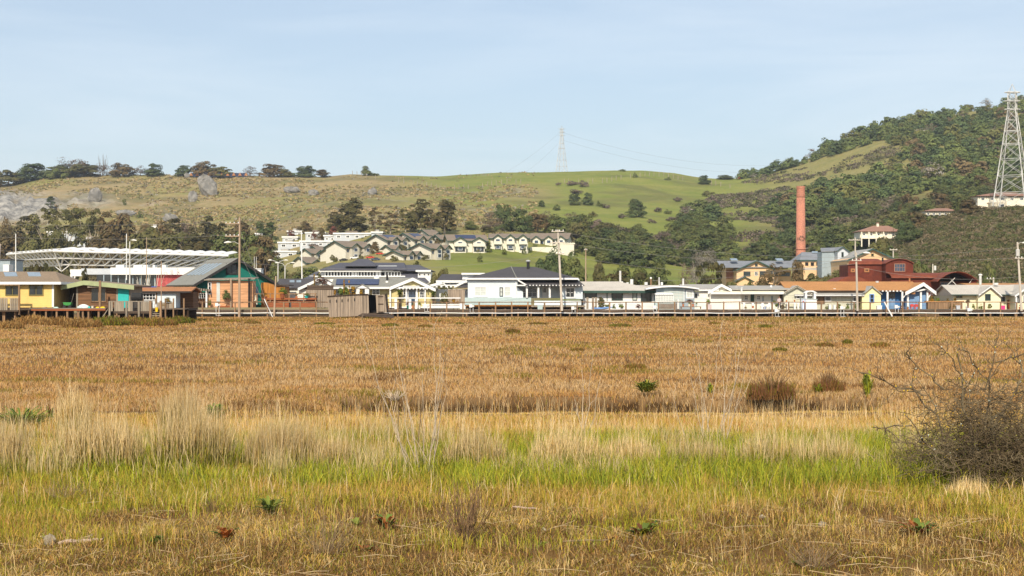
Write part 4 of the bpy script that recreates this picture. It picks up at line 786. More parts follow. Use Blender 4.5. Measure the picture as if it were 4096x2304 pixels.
h.box('wall', 'peach', 1640, 322, 2115, 640, 0, 14); h.hip('blue_metal', 1600, 2120, 322, 1640, 2050, 195, 14, ov=.4, fascia='green_trim', ft=.2); h.mb('lower_roof', 'pale_shingle').slab([(h.f(1640, 0)[0], 408, h.f(0, 480)[1]), (h.f(2140, 0)[0], 408, h.f(0, 480)[1]), (h.f(2140, 0)[0], 410, h.f(0, 445)[1]), (h.f(1640, 0)[0], 410, h.f(0, 445)[1])], .2); h.box('lower_wall', 'peach', 1640, 488, 2120, 640, -2, -.02)
for i in range(5): h.win(1692+90*i, 362, 1744+90*i, 415, 'black_trim', 1, 1, pane='dark')
h.onroof('skylight', 'skylight', 1800, 190, 1895, 220, 322, 195, 14, lift=.25); h.done()
h = House('tower_house', 'tall blue-grey metal sided building with gable between orange warehouses', 'building', 395, VG, (250, 560))
h.poly('wall', 'pale_grey', [(205, 600), (205, 165), (285, 118), (375, 180), (375, 600)], 0, 10); h.gable('blue_metal', (285, 103), (190, 172), (400, 192), -.5, 11, t=.25, barge='green_trim', bt=.25)
h.poly('side_wall', 'grey_blue', [(0, 600), (0, 185), (204, 170), (204, 600)], 4, 10); h.mb('side_roof', 'blue_metal').slab([(h.f(-20, 0)[0], 398.6, h.f(0, 175)[1]), (h.f(205, 0)[0], 398.6, h.f(0, 170)[1]), (h.f(285, 0)[0], 404, h.f(0, 102)[1]), (h.f(40, 0)[0], 404, h.f(0, 112)[1])], .2)  # side wall coloured darker than the front to stand for its shade
h.win(265, 195, 300, 275, 'green_trim', 1, 2, pane='dark'); h.win(228, 412, 265, 500, 'green_trim', 1, 2, pane='dark'); h.win(302, 412, 340, 500, 'green_trim', 1, 2, pane='dark'); h.done()
h = House('warehouse', 'large peach gabled warehouse behind the rust barrel roof', 'building', 380, VG, (760, 560))
h.poly('wall', 'peach', [(355, 700), (355, 315), (760, 155), (1100, 295), (1100, 700)], 0, 20); h.gable('ash_shingle', (760, 135), (340, 325), (1130, 305), -.8, 20, t=.3, barge='green_trim', bt=.4); h.win(742, 218, 785, 262, 'olive_trim', 1, 1, pane='dark')
h.mb('rear_roof', 'blue_metal').slab([(h.f(920, 0)[0], 402, h.f(0, 305)[1]), (h.f(1240, 0)[0], 402, h.f(0, 305)[1]), (h.f(1180, 0)[0], 408, h.f(0, 190)[1]), (h.f(860, 0)[0], 408, h.f(0, 190)[1])], .2); h.done()
# ------------------------------------------------------------------ office with dark roofs
h = House('office_building', 'long office building with layered dark slate roofs and white fascia bands', 'building', 320, VC, (900, 800))
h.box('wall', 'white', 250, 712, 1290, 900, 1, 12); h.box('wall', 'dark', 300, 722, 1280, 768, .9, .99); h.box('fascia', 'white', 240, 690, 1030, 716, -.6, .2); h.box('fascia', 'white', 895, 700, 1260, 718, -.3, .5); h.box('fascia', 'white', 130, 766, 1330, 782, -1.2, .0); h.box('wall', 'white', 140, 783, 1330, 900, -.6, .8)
for i in range(26):
    if i not in (9, 10, 17, 18, 19): h.one('column', 'white', 305+38*i, 716, 305+38*i+17, 768, .35, .6)
for i in (9, 10, 17, 18): h.one('column', 'white', 305+38*i, 716, 305+38*i+30, 768, .3, .6)
h.hip('slate_shingle', 250, 1345, 690, 500, 1310, 600, 14, ov=.8); h.hip('slate_shingle', 560, 960, 640, 740, 860, 553, 11, ov=.3); h.hip('slate_shingle', 1180, 1660, 700, 1330, 1500, 628, 16, ov=.6)
h.box('wing', 'white', 1490, 716, 1650, 860, -1.5, 6); h.box('fascia', 'white', 1465, 695, 1655, 718, -2.2, -1.4)
h.mb('side_roof', 'slate_shingle').slab([(h.f(1230, 0)[0], 316.5, h.f(0, 845)[1]), (h.f(1640, 0)[0], 316.5, h.f(0, 845)[1]), (h.f(1500, 0)[0], 321, h.f(0, 720)[1]), (h.f(1290, 0)[0], 321, h.f(0, 720)[1])], .2); h.mb('side_roof', 'slate_shingle').slab([(h.f(20, 0)[0], 317, h.f(0, 830)[1]), (h.f(150, 0)[0], 317, h.f(0, 830)[1]), (h.f(250, 0)[0], 321, h.f(0, 700)[1]), (h.f(190, 0)[0], 321, h.f(0, 715)[1])], .2)
for a in (1500, 1560, 1610): h.win(a, 735, a+28, 765, 'white', 1, 1, d=-1.5, pane='dark')
h.box('stripe', 'pale_grey', 1000, 640, 1230, 648, -2, -1.9); h.done()
# ------------------------------------------------------------------ stadium like white space truss over a white flat building
Y0 = 330.0
t = thing('truss_canopy', 'long white space truss canopy with scalloped roof edge above flat white building', 'canopy', (X(560, Y0), Y0, 0))
def tp(px, py, Y): return Vector((X(px, Y), Y, Z(py, Y)))
tube_ = MB()
nF = 16; tF = [tp(216+(914-216)*i/nF, 1004+18*i/nF, Y0) for i in range(nF+1)]; mF = [tp(228+(890-228)*i/nF, 1032+12*i/nF, Y0+1.6) for i in range(nF+1)]; lF = [tp(246+(800-246)*i/nF, 1058+10*i/nF, Y0+3.2) for i in range(nF+1)]
nL = 11; tL = [tp(216-(189*i/nL), 1004+14*i/nL, Y0+44*i/nL) for i in range(nL+1)]; mL = [tp(228-(178*i/nL), 1034+7*i/nL, Y0+1.6+42*i/nL) for i in range(nL+1)]; lL = [tp(246-(160*i/nL), 1062+4*i/nL, Y0+3.2+40*i/nL) for i in range(nL+1)]
for row, r_ in ((tF, .27), (mF, .2), (lF, .2), (tL, .25), (mL, .18), (lL, .2)): tube_.tube(row, r_, 6)
tube_.build('chord', M['white'], t)
dg = MB()
for T, Md, Lo in ((tF, mF, lF), (tL, mL, lL)):
    for i in range(len(T)-1):
        dg.tube([T[i+1], Lo[i]], .2, 5); dg.tube([T[i], Lo[i+1]], .13, 5); dg.tube([T[i]+Vector((0, 6, .3)), Lo[i]], .07, 4)
c0 = tp(246, 1086, Y0+3.4); dg.tube([tF[0], c0], .14, 5); dg.tube([lF[1], c0], .12, 5); dg.tube([lL[2], c0], .12, 5)
dg.build('diagonal', M['white'], t)
rf = MB()
for T in (tF, tL):
    for i in range(len(T)-1):
        a, b_ = T[i], T[i+1]
        for k in range(4):
            t0, t1 = k/4, (k+1)/4; p, q = a.lerp(b_, t0), a.lerp(b_, t1); p = p+Vector((0, 0, .22+.3*math.sin(math.pi*t0))); q = q+Vector((0, 0, .22+.3*math.sin(math.pi*t1)))
            s_ = Vector((.4, 9, .7)) if T is tF else Vector((8, 3, .4)); rf.slab([p, q, q+s_, p+s_], .12)
rf.build('membrane_roof', M['white'], t)
sup = [(300, 1100), (500, 1100), (700, 1100), (880, 1110)]
for px, py in sup: MB().tube([tp(px, 1060, Y0+6), tp(px, 1180, Y0+6)], .3, 8).build('column', M['white'], t)
h = House('flat_building', 'low white flat roofed building with dark glazing below truss canopy', 'building', 310, VA, (1600, 850))
h.box('band', 'pale_grey', 985, 672, 1390, 748, 2, 14); h.box('band', 'white', 1391, 662, 2900, 752, 0, 14); h.box('band', 'white', 828, 682, 984, 768, 3, 14)
h.box('glazing', 'glass', 1200, 753, 2900, 960, 1.2, 13); h.box('red_wall', 'red_band', 1960, 756, 2880, 900, .9, 1.18); h.box('frame', 'pale_grey', 828, 769, 860, 960, 3, 4)
for i in range(14): h.one('mullion', 'grey_blue', 1285+92*i, 753, 1297+92*i, 960, 1.0, 1.19)
for a, b_ in ((1620, 1735), (1745, 1800), (1865, 1890), (1985, 2030), (1395, 1495)): h.one('roof_unit', 'pale_metal', a, 622, b_, 661, 4, 6)
h.done()
# ------------------------------------------------------------------ townhouses on the terrace
def townhouse(label, pxl, pxr, pyb, pye, pyr, Y=None, rot=25, bays=2, name='townhouse', solar=False, front='town_grey', dep=10, balc=False, group='cream townhouses on the slope', low=True):
    Y = Y or hit((pxl+pxr)/2, pyb, 380, 700); k = Y/S; x = X((pxl+pxr)/2, Y); zb = Z(pyb, Y)
    t = thing(name, label, 'house', (x, Y, zb), group); W_w = (pxr-pxl)*k; rt = R(rot); D = min(dep, W_w*.8); L_ = max((W_w-D*abs(math.sin(rt)))/2/math.cos(rt), W_w*.26); he = (pyb-pye)*k; hr = (pyb-pyr)*k; piv = (x, Y+D/2)
    def B(b, nm, m): return b.build(nm, M[m], t, rot=rt, piv=piv)
    w = MB().box(x-L_, x+L_, Y, Y+D, zb-6, zb+he-.01); B(w, 'wall', front)
    g = MB()
    for q in (x-L_, x+L_-.2): g.add([(q-.01, Y+.02, zb+he-.02), (q-.01, Y+D-.02, zb+he-.02), (q-.01, Y+D/2, zb+hr-.15), (q+.21, Y+.02, zb+he-.02), (q+.21, Y+D-.02, zb+he-.02), (q+.21, Y+D/2, zb+hr-.15)], [(0, 2, 1), (3, 4, 5), (0, 1, 4, 3), (1, 2, 5, 4), (2, 0, 3, 5)])
    g.add([(x-L_-.03, Y+.01, zb-6), (x-L_-.03, Y+D-.01, zb-6), (x-L_-.03, Y+D-.01, zb+he-.02), (x-L_-.03, Y+.01, zb+he-.02), (x-L_-.005, Y+.01, zb-6), (x-L_-.005, Y+D-.01, zb-6), (x-L_-.005, Y+D-.01, zb+he-.02), (x-L_-.005, Y+.01, zb+he-.02)], [(0, 3, 2, 1), (4, 5, 6, 7), (0, 1, 5, 4), (1, 2, 6, 5), (2, 3, 7, 6), (3, 0, 4, 7)]); B(g, 'gable_wall', 'town_cream')
    r = MB()
    for y0, s_ in ((Y-.7, 1), (Y+D+.7, -1)): r.slab([(x-L_-.7, y0, zb+he-.25), (x+L_+.7, y0, zb+he-.25), (x+L_+.7, Y+D/2, zb+hr), (x-L_-.7, Y+D/2, zb+hr)], .18)
    for i in range(bays):                                    # projecting gabled bays
        bx = x-L_+2*L_*(i+.5)/bays+(.4 if bays > 1 else 0); bw_ = min(L_/bays*.62, 2.6); hz_ = he+.9
        MB().box(bx-bw_, bx+bw_, Y-1.4, Y+.02, zb-6, zb+he-.1).build('bay', M[front if not balc else 'town_cream'], t, rot=rt, piv=piv)
        gb = MB().prism([(bx-bw_, zb+he-.1), (bx+bw_, zb+he-.1), (bx, zb+hz_)], Y-1.4, Y); B(gb, 'bay_gable', 'town_cream')
        for s_ in (-1, 1): r.slab([(bx+s_*(bw_+.5), Y-2, zb+he-.3), (bx, Y-2, zb+hz_+.15), (bx, Y+3, zb+hz_+.15), (bx+s_*(bw_+.5), Y+3, zb+he-.3)], .15)
        tr = MB()
        for s_ in (-1, 1): tr.prism([(bx+s_*(bw_+.5), zb+he-.28), (bx, zb+hz_+.18), (bx, zb+hz_-.15), (bx+s_*(bw_+.5), zb+he-.6)], Y-2.07, Y-2.005)
        B(tr, 'fascia', 'green_trim')
        for zf in ((he-1.7, he-.5), (.7, 1.9)) if he > 3.5 else ((he-1.7, he-.5),):
            f = MB().box(bx-.75, bx+.75, Y-1.47, Y-1.42, zb+zf[0], zb+zf[1]); f = B(f, 'window', 'white'); B(MB().box(bx-.62, bx+.62, Y-1.5, Y-1.472, zb+zf[0]+.12, zb+zf[1]-.12), 'pane', 'blue_glass').parent = f
            f.children[0].matrix_parent_inverse.identity()
        if balc:
            B(MB().box(bx-bw_-.1, bx+bw_+.1, Y-2.3, Y-1.42, zb+he*.5-.1, zb+he*.5+.05), 'balcony', 'town_cream'); B(MB().box(bx-bw_-.1, bx+bw_+.1, Y-2.32, Y-2.22, zb+he*.5+.06, zb+he*.5+.95), 'balcony_rail', 'town_cream')
            B(MB().box(bx-bw_+.3, bx+bw_-.3, Y-1.46, Y-1.42, zb+.2, zb+2.1), 'patio_door', 'glass')
    B(r, 'roof', 'taupe_shingle')
    tr = MB()
    for s_ in (-1, 1):
        y0 = Y+D/2-s_*(D/2+.7); tr.add([(x-L_-.78, y0, zb+he-.2), (x-L_-.78, Y+D/2, zb+hr+.05), (x-L_-.78, Y+D/2, zb+hr-.35), (x-L_-.78, y0, zb+he-.6), (x-L_-.71, y0, zb+he-.2), (x-L_-.71, Y+D/2, zb+hr+.05), (x-L_-.71, Y+D/2, zb+hr-.35), (x-L_-.71, y0, zb+he-.6)], [(0, 1, 2, 3), (7, 6, 5, 4), (0, 4, 5, 1), (1, 5, 6, 2), (2, 6, 7, 3), (3, 7, 4, 0)])
    tr.box(x-L_-.7, x+L_+.7, Y-.78, Y-.71, zb+he-.5, zb+he-.2); B(tr, 'eave_trim', 'green_trim')
    if L_ > 3 and not balc:
        for i in range(bays+1):
            bx = x-L_+2*L_*i/bays+(0.9 if i == 0 else -.9 if i == bays else 0)
            f = MB().box(bx-.45, bx+.45, Y-.06, Y-.005, zb+he-1.9, zb+he-.8); B(f, 'window', 'blue_glass')
    if solar:
        a = MB()
        def sp(u, v): return (x-L_*.6+L_*1.1*u, Y-.7+(D/2+.7)*v, zb+he-.25+(hr-he+.25)*v+.12)
        B(MB().slab([sp(0, .35), sp(1, .35), sp(1, .9), sp(0, .9)], .08), 'solar_panel', 'solar')
    return t
TH = [('small cream townhouse with stepped gable at the lower left of the terrace', 1165, 1275, 1062, 1050, 1026, 1), ('cream gabled townhouse above the small stepped one, left end of terrace', 1195, 1285, 1050, 1012, 993, 1), ('cream townhouse with long left gable second from terrace left', 1275, 1380, 1042, 1012, 993, 1),
      ('large cream townhouse with two roof gables in the front row, left of street', 1297, 1475, 1040, 986, 962, 2), ('upper cream townhouse with solar panels, left of the two solar roofs', 1462, 1622, 1008, 960, 936, 2), ('upper cream townhouse with solar panels, right of the two solar roofs', 1572, 1722, 1000, 956, 930, 2),
      ('highest cream townhouse roof in the middle of the terrace', 1662, 1760, 985, 940, 917, 1), ('cream townhouse with balcony rail and long gable in front row', 1637, 1790, 1040, 992, 971, 2), ('small front cream townhouse with stepped gable and porch', 1537, 1672, 1044, 1017, 1001, 2),
      ('narrow cream townhouse tucked behind the large front one', 1392, 1476, 1012, 984, 964, 1), ('little cream garage below the solar roof townhouses', 1528, 1594, 1014, 994, 979, 1), ('narrow cream townhouse right of the highest roof', 1728, 1788, 992, 956, 938, 1), ('cream townhouse half hidden between first two terrace units', 1232, 1310, 1030, 1002, 984, 1)]
for i, (l, a, b_, pb, pe, pr_, ba) in enumerate(TH): townhouse(l, a, b_, pb, pe, pr_, None, 46, ba, solar=i in (4, 5))
townhouse('cream apartment block with two gabled balcony bays right of the solar roofs', 1775, 1945, 1010, 961, 936, None, 10, 2, 'apartment_block', True, 'town_cream', balc=True)
townhouse('cream apartment block with long plain roof and centre gable above green slope', 1962, 2112, 1004, 950, 932, None, 0, 3, 'apartment_block', False, 'town_cream', balc=True)
townhouse('cream apartment block with several gables at the right end of terrace', 2120, 2290, 985, 955, 930, None, -12, 3, 'apartment_block', False, 'town_cream')
h = House('retaining_wall', 'tall cream terrace wall with pillars at the right end apartment', 'wall', hit(2240, 1012, 380, 700)-6, V1, (2240, 1010)); h.box('wall', 'town_cream', 2120, 988, 2296, 1016, 0, 3); h.box('wall', 'town_cream', 2226, 976, 2296, 1040, -.5, 2); h.box('cap', 'cream', 2222, 972, 2300, 976, -.7, 2.2)
for i in range(6): h.one('pillar', 'town_cream', 2240+10*i, 970, 2243+10*i, 1015, -.75, -.52)
h.done()
# flat roofed white terrace behind
def flat_block(label, a, b_, pyt, pyb, Y=None, m='white', wins=3):
    Y = Y or hit((a+b_)/2, pyb, 400, 800); h = House('flat_block', label, 'building', Y, V1, ((a+b_)/2, pyb), 'white flat roofed blocks behind the townhouses'); w = b_-a
    h.box('wall', 'pale_grey', a, pyt+5, b_, pyb+30, 0, 9); h.box('parapet', m, a-3, pyt, b_+3, pyt+6, -.4, 9.3); h.box('penthouse', 'brown_shingle' if wins > 2 else 'ash_shingle', a+w*.3, pyt-9, a+w*.62, pyt-.5, 3, 7)
    for i in range(wins):
        x0 = a+w*(i+.3)/wins; h.win(x0, pyt+9, x0+w*.34/wins+4, pyt+22, 'white', 2, 1, fw=.25)
    h.done()
for l, a, b_, c, d, n_ in (('white flat roofed block at the left end, beside dark trees', 1090, 1185, 1003, 1032, 2), ('white flat roofed block with dark window in the second row', 1112, 1198, 967, 1000, 2), ('grey and white block with tall framed windows behind street mast', 1200, 1330, 962, 996, 4), ('upper white block glimpsed between small red trees', 1222, 1300, 928, 958, 3), ('wide upper pale block below the big eucalyptus', 1335, 1482, 931, 962, 4),
                        ('small white block among left trees near the tall pole', 1022, 1052, 932, 948, 1), ('white block glimpsed through eucalyptus trunks', 190, 300, 925, 990, 3), ('pale block seen right of the trunk gaps', 310, 400, 955, 1000, 2), ('thin pale roof peeking over trees at left', 592, 640, 905, 918, 1), ('low white block beside small red trees', 1130, 1190, 945, 966, 2), ('small pale block above left dark trees, highest of the left blocks', 1150, 1212, 922, 942, 2), ('pale block between the upper white block and wide pale block', 1296, 1338, 940, 962, 2), ('narrow pale block right of the wide upper pale block', 1486, 1530, 926, 948, 1)):
    flat_block(l, a, b_, c, d, None, wins=n_)
# hillside villas
def villa(label, a, b_, pyr, pye, pyb, Y, low, balc=False):
    h = House('villa', label, 'house', Y, V1, ((a+b_)/2, pyb), 'tiled villas on the wooded hill'); w = b_-a
    h.box('wall', 'cream', a+w*.04, pye, b_-w*.04, pyb, 0, 9); h.hip('red_tile', a, b_, pye, a+w*.35, b_-w*.3, pyr, 9, ov=1.0)
    for i in range(int(w/9)): h.box('rafter_ends', 'dark_wood', a+4+9*i, pye+2, a+8+9*i, pye+5, -.9, -.05)
    for i in range(5): x0 = a+w*(.1+.17*i); h.win(x0, pye+8, x0+w*.05+2, pye+18, 'white', 2, 1, fw=.12)
    if low:
        h.box('lower_wall', 'stucco', a+w*low[0], (pye+pyb)/2+4, a+w*low[1], pyb+14, -3, -.02); h.hip('red_tile', a+w*low[0]-4, a+w*low[1]+4, (pye+pyb)/2+4, a+w*low[0]+4, a+w*low[1]-4, (pye+pyb)/2, 4, ov=.5, part='lower_roof'); x0 = a+w*(low[0]+low[1])/2; h.win(x0, (pye+pyb)/2+10, x0+22, pyb+8, 'white', 3, 2, d=-3, fw=.12)
    if balc:
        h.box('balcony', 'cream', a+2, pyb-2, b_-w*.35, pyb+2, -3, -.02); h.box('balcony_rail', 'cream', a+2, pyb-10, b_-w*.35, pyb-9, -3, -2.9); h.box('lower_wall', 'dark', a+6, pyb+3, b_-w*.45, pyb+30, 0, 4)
        for i in range(4): h.one('column', 'cream', a+3+w*.17*i, pye+4, a+7+w*.17*i, pyb+34, -2.9, -2.4)
        h.stack(a+w*.45, pyr-10, pyr+12, .9, 'cream', 4, cap='red_tile')
    h.done()
villa('two storey tiled villa among oaks with columned balcony and chimney', 3434, 3605, 903, 925, 954, 505, None, True)
villa('low tiled villa roof peeking out of the dark oaks', 3695, 3830, 833, 843, 858, 585, None)
villa('large two storey cream villa behind the pylon legs', 3902, 4130, 770, 783, 832, 575, (.22, .5))
# ------------------------------------------------------------------ trees: leaf clumps through the crown's volume, trunk with limbs
def crown_mesh(name, seed, shape, w, h, lumps, leaves, leaf, m, lr=.3, flat=.75, base=.25, top=1.0, open_=0.0):
    """leaf sized quads on many small lumps spread through a crown w wide and h high (root at z=0)"""
    g = np.random.default_rng(seed); c = []; rad = []
    for i in range(lumps):
        a = g.uniform(0, 2*math.pi); q = g.uniform(0, 1)
        if shape == 'dome':                                   # lumps near the hull of a rounded crown, a few inside
            ct = g.uniform(-.05, 1); st = math.sqrt(max(0, 1-ct*ct)); q = .74*g.uniform(.75, 1.06) if i % 4 else .4; rr = .5*w*st*q; z = h*(base+(1-base)*(.06+ct*q*1.05))
        elif shape == 'tall': t = g.uniform(base, 1); rr = .5*w*(.5+.55*math.sin(math.pi*min(1, (t-base)/(1-base)*.85+.12)))*math.sqrt(g.uniform(.15, 1)); z = t*h
        elif shape == 'cone': t = g.uniform(base, 1); rr = .5*w*(1.02-t)*math.sqrt(g.uniform(.2, 1)); z = t*h
        else: t = g.uniform(base, 1); rr = .5*w*math.sqrt(g.uniform(.05, 1)); z = h*(t*(.75+.25*math.cos(rr/(.5*w)*1.5)))
        c.append((rr*math.cos(a), rr*math.sin(a), z)); rad.append(lr*min(w, h*1.3)*g.uniform(.55, 1.15))
    c = np.array(c); rad = np.array(rad); k = g.integers(0, lumps, leaves)
    d = g.normal(size=(leaves, 3)); d /= np.linalg.norm(d, axis=1)[:, None]; d[:, 2] = np.where(d[:, 2] < -.35, -d[:, 2], d[:, 2])
    p = c[k]+d*(rad[k]*(g.uniform(.55, 1.0, leaves)**.6))[:, None]*np.array([1, 1, flat]); p[:, 2] = np.maximum(p[:, 2], .02*h)
    oc = p/np.array([w*.5, w*.5, h*.8])-np.array([0, 0, .35]); oc /= np.linalg.norm(oc, axis=1)[:, None]+1e-6
    n = d*.8+oc*.6+g.normal(size=(leaves, 3))*.26; n[:, 2] += .12; n /= np.linalg.norm(n, axis=1)[:, None]
    t = np.cross(n, g.normal(size=(leaves, 3))); t /= np.linalg.norm(t, axis=1)[:, None]; b = np.cross(n, t)
    s = (leaf*g.uniform(.6, 1.3, leaves))[:, None]; co = np.stack([p-t*s-b*s*.6, p+t*s-b*s*.6, p+t*s*.8+b*s*.6, p-t*s*.8+b*s*.6], 1).reshape(-1, 3)
    co[:, 2] *= h/np.percentile(co[:, 2], 99.5); co[:, :2] *= .5*w/np.percentile(np.hypot(co[:, 0], co[:, 1]), 97)
    lc = g.uniform(.82, 1.18, lumps)[k]*g.uniform(.8, 1.2, leaves); wm = (g.uniform(-.06, .08, lumps)[k])[:, None]
    cl = np.repeat(lc[:, None]*(1+wm*np.array([1, .15, -.6])), 4, 0); fc = np.arange(leaves*4).reshape(-1, 4)
    return co, fc, cl, m
def mesh_of(name, data): co, fc, cl, m = data; return mesh_np(name, co, fc, M[m], cl)
mat_f = lambda k, c, c2=None: M.__setitem__(k, mat(k, c, attr=True, rough=.7, spec=.25, sc=.35, c2=c2, trans=.25))
mat_f('oak_leaf', (.112, .138, .038), (.14, .145, .045)); mat_f('dark_leaf', (.074, .104, .035), (.096, .112, .038)); mat_f('olive_leaf', (.125, .122, .034), (.15, .128, .05)); mat_f('brown_leaf', (.155, .105, .045), (.125, .105, .042)); mat_f('eucdark_leaf', (.085, .078, .024), (.115, .09, .034)); mat_f('bare_twig', (.17, .125, .095), (.13, .105, .08)); mat_f('grey_twig', (.23, .20, .165), (.19, .165, .13)); mat_f('red_leaf', (.18, .062, .04), (.13, .08, .05)); mat_f('gold_leaf', (.36, .19, .015), (.2, .17, .03)); mat_f('bright_leaf', (.12, .17, .02), (.16, .17, .03)); mat_f('cypress_leaf', (.075, .062, .02), (.06, .065, .022)); mat_f('crimson_twig', (.30, .05, .05))
mm('bark', (.16, .115, .08), 'vplank', var=.25); mm('pale_bark', (.42, .35, .27), 'vplank', var=.25); mm('white_bark', (.62, .58, .5), var=.15)
def trunk_mb(seed, w, h, r, fork=.35, limbs=5, spread=.32, top=.85):
    g = random.Random(seed); b = MB(); fz = h*fork; b.tube([(0, 0, -.6), (g.uniform(-.1, .1)*r, 0, fz*.5), (g.uniform(-.3, .3)*r, 0, fz)], [r*1.25, r, r*.85], 7)
    for i in range(limbs):
        a = 2*math.pi*i/limbs+g.uniform(-.4, .4); e = spread*w*g.uniform(.6, 1.1); z1 = h*(fork+(top-fork)*g.uniform(.5, 1))
        m_ = (e*.45*math.cos(a)+g.uniform(-.3, .3), e*.45*math.sin(a), fz+(z1-fz)*.5); b.tube([(0, 0, fz*.9), m_, (e*math.cos(a), e*math.sin(a), z1)], [r*.55, r*.36, r*.12], 5)
    return b
PROTO = {}
def proto(kind, v):
    key = (kind, v)
    if key in PROTO: return PROTO[key]
    K = {'oak': ('dome', 8, 7, 40, 4300, .18, 'oak_leaf', .165, .9, .0, 'bark'), 'dark': ('dome', 8, 7.4, 44, 4500, .18, 'dark_leaf', .16, .95, .0, 'bark'), 'olive': ('dome', 8, 7, 40, 4200, .18, 'olive_leaf', .16, .9, .0, 'bark'),
         'brown': ('dome', 8, 7, 38, 3800, .175, 'brown_leaf', .16, .9, .02, 'bark'), 'euc': ('tall', 11, 20, 44, 4600, .28, 'olive_leaf', .17, .8, .16, 'pale_bark'), 'eucdark': ('dome', 12, 20, 60, 6500, .27, 'eucdark_leaf', .135, 1.0, .06, 'pale_bark'), 'eucbrown': ('tall', 10, 18, 34, 3000, .28, 'brown_leaf', .17, .8, .16, 'pale_bark'),
         'cone': ('cone', 5, 9, 26, 1500, .2, 'dark_leaf', .17, .8, .08, 'bark'), 'cyp': ('flat', 10, 6, 24, 2000, .22, 'cypress_leaf', .16, .5, .45, 'bark'), 'bush': ('dome', 4, 2.4, 16, 1000, .13, 'olive_leaf', .26, .8, .05, 'bark'), 'greybush': ('dome', 4, 2.0, 14, 900, .11, 'bare_twig', .26, .8, .05, 'bark'), 'darkbush': ('dome', 4, 2.4, 16, 1000, .13, 'oak_leaf', .26, .8, .05, 'bark'),
         'bare': ('dome', 8, 8, 28, 1700, .13, 'bare_twig', .17, .9, .1, 'bark'), 'grey': ('dome', 8, 8, 24, 1600, .13, 'grey_twig', .17, .9, .25, 'pale_bark'), 'red': ('dome', 4, 5, 16, 900, .16, 'red_leaf', .22, .9, .2, 'bark'), 'gold': ('cone', 2, 4, 16, 900, .1, 'gold_leaf', .2, .9, .05, 'bark'), 'bright': ('dome', 4, 3, 16, 1000, .13, 'bright_leaf', .25, .8, .05, 'bark'), 'crim': ('tall', 6, 5, 18, 1400, .06, 'crimson_twig', .2, 1, .1, 'bark')}[kind]
    sh, w, h, lu, le, lf, m, lr, fl, ba, bk = K; seed = hash((sum(map(ord, kind)), v)) % 9999
    cm = mesh_of('crown', crown_mesh('crown', seed, sh, w, h, lu, le, lf, m, lr, fl, ba)); tb = trunk_mb(seed, w, h, .016*h+.05, fork=.3 if sh != 'tall' else .38, limbs=6)
    tm = bpy.data.meshes.new('trunk'); tm.from_pydata(tb.v, [], tb.f); tm.materials.append(M[bk]); tm.update()
    PROTO[key] = (cm, tm, w, h); return PROTO[key]
NAMES = {'oak': 'oak_tree', 'dark': 'oak_tree', 'olive': 'oak_tree', 'brown': 'broadleaf_tree', 'euc': 'eucalyptus_tree', 'eucdark': 'eucalyptus_tree', 'eucbrown': 'eucalyptus_tree', 'cone': 'conifer_tree', 'cyp': 'cypress_tree', 'bush': 'bush', 'greybush': 'bush', 'darkbush': 'bush', 'bare': 'bare_tree', 'grey': 'bare_tree', 'red': 'red_tree', 'gold': 'column_shrub', 'bright': 'bush', 'crim': 'bare_shrub'}
tcount = [0]
def tree(kind, label, x, y, z, w, h, group=None, v=None, rz=None):
    tcount[0] += 1; v = tcount[0] % 4 if v is None else v; cm, tm, w0, h0 = proto(kind, v); n = NAMES[kind]
    t = thing(n, label, 'bush' if n in ('bush', 'column_shrub', 'bare_shrub') else 'tree', (x, y, z), group); sc = (w/w0, w/w0, h/h0); rz = random.Random(tcount[0]).uniform(0, 6.28) if rz is None else rz
    for nm, me in (('crown', cm), ('trunk', tm)):
        if nm == 'trunk' and n == 'bush': continue
        o = link(nm, me, t); o.scale = sc; o.rotation_euler = (0, 0, rz)
    return t
def ptree(kind, label, px, pyt, pyb, wpx, Y=None, group=None, fixed=False, mind=380):
    """tree whose top, foot and width were read off the photo; it stands where its foot meets the ground"""
    Y = Y or hit(px, pyb, mind); x = X(px, Y); z = tz(x, Y); zt = Z(pyt, Y)
    return tree(kind, label, x, Y, z, wpx*Y/S*1.02, max(.6, zt-z)*1.02, group)
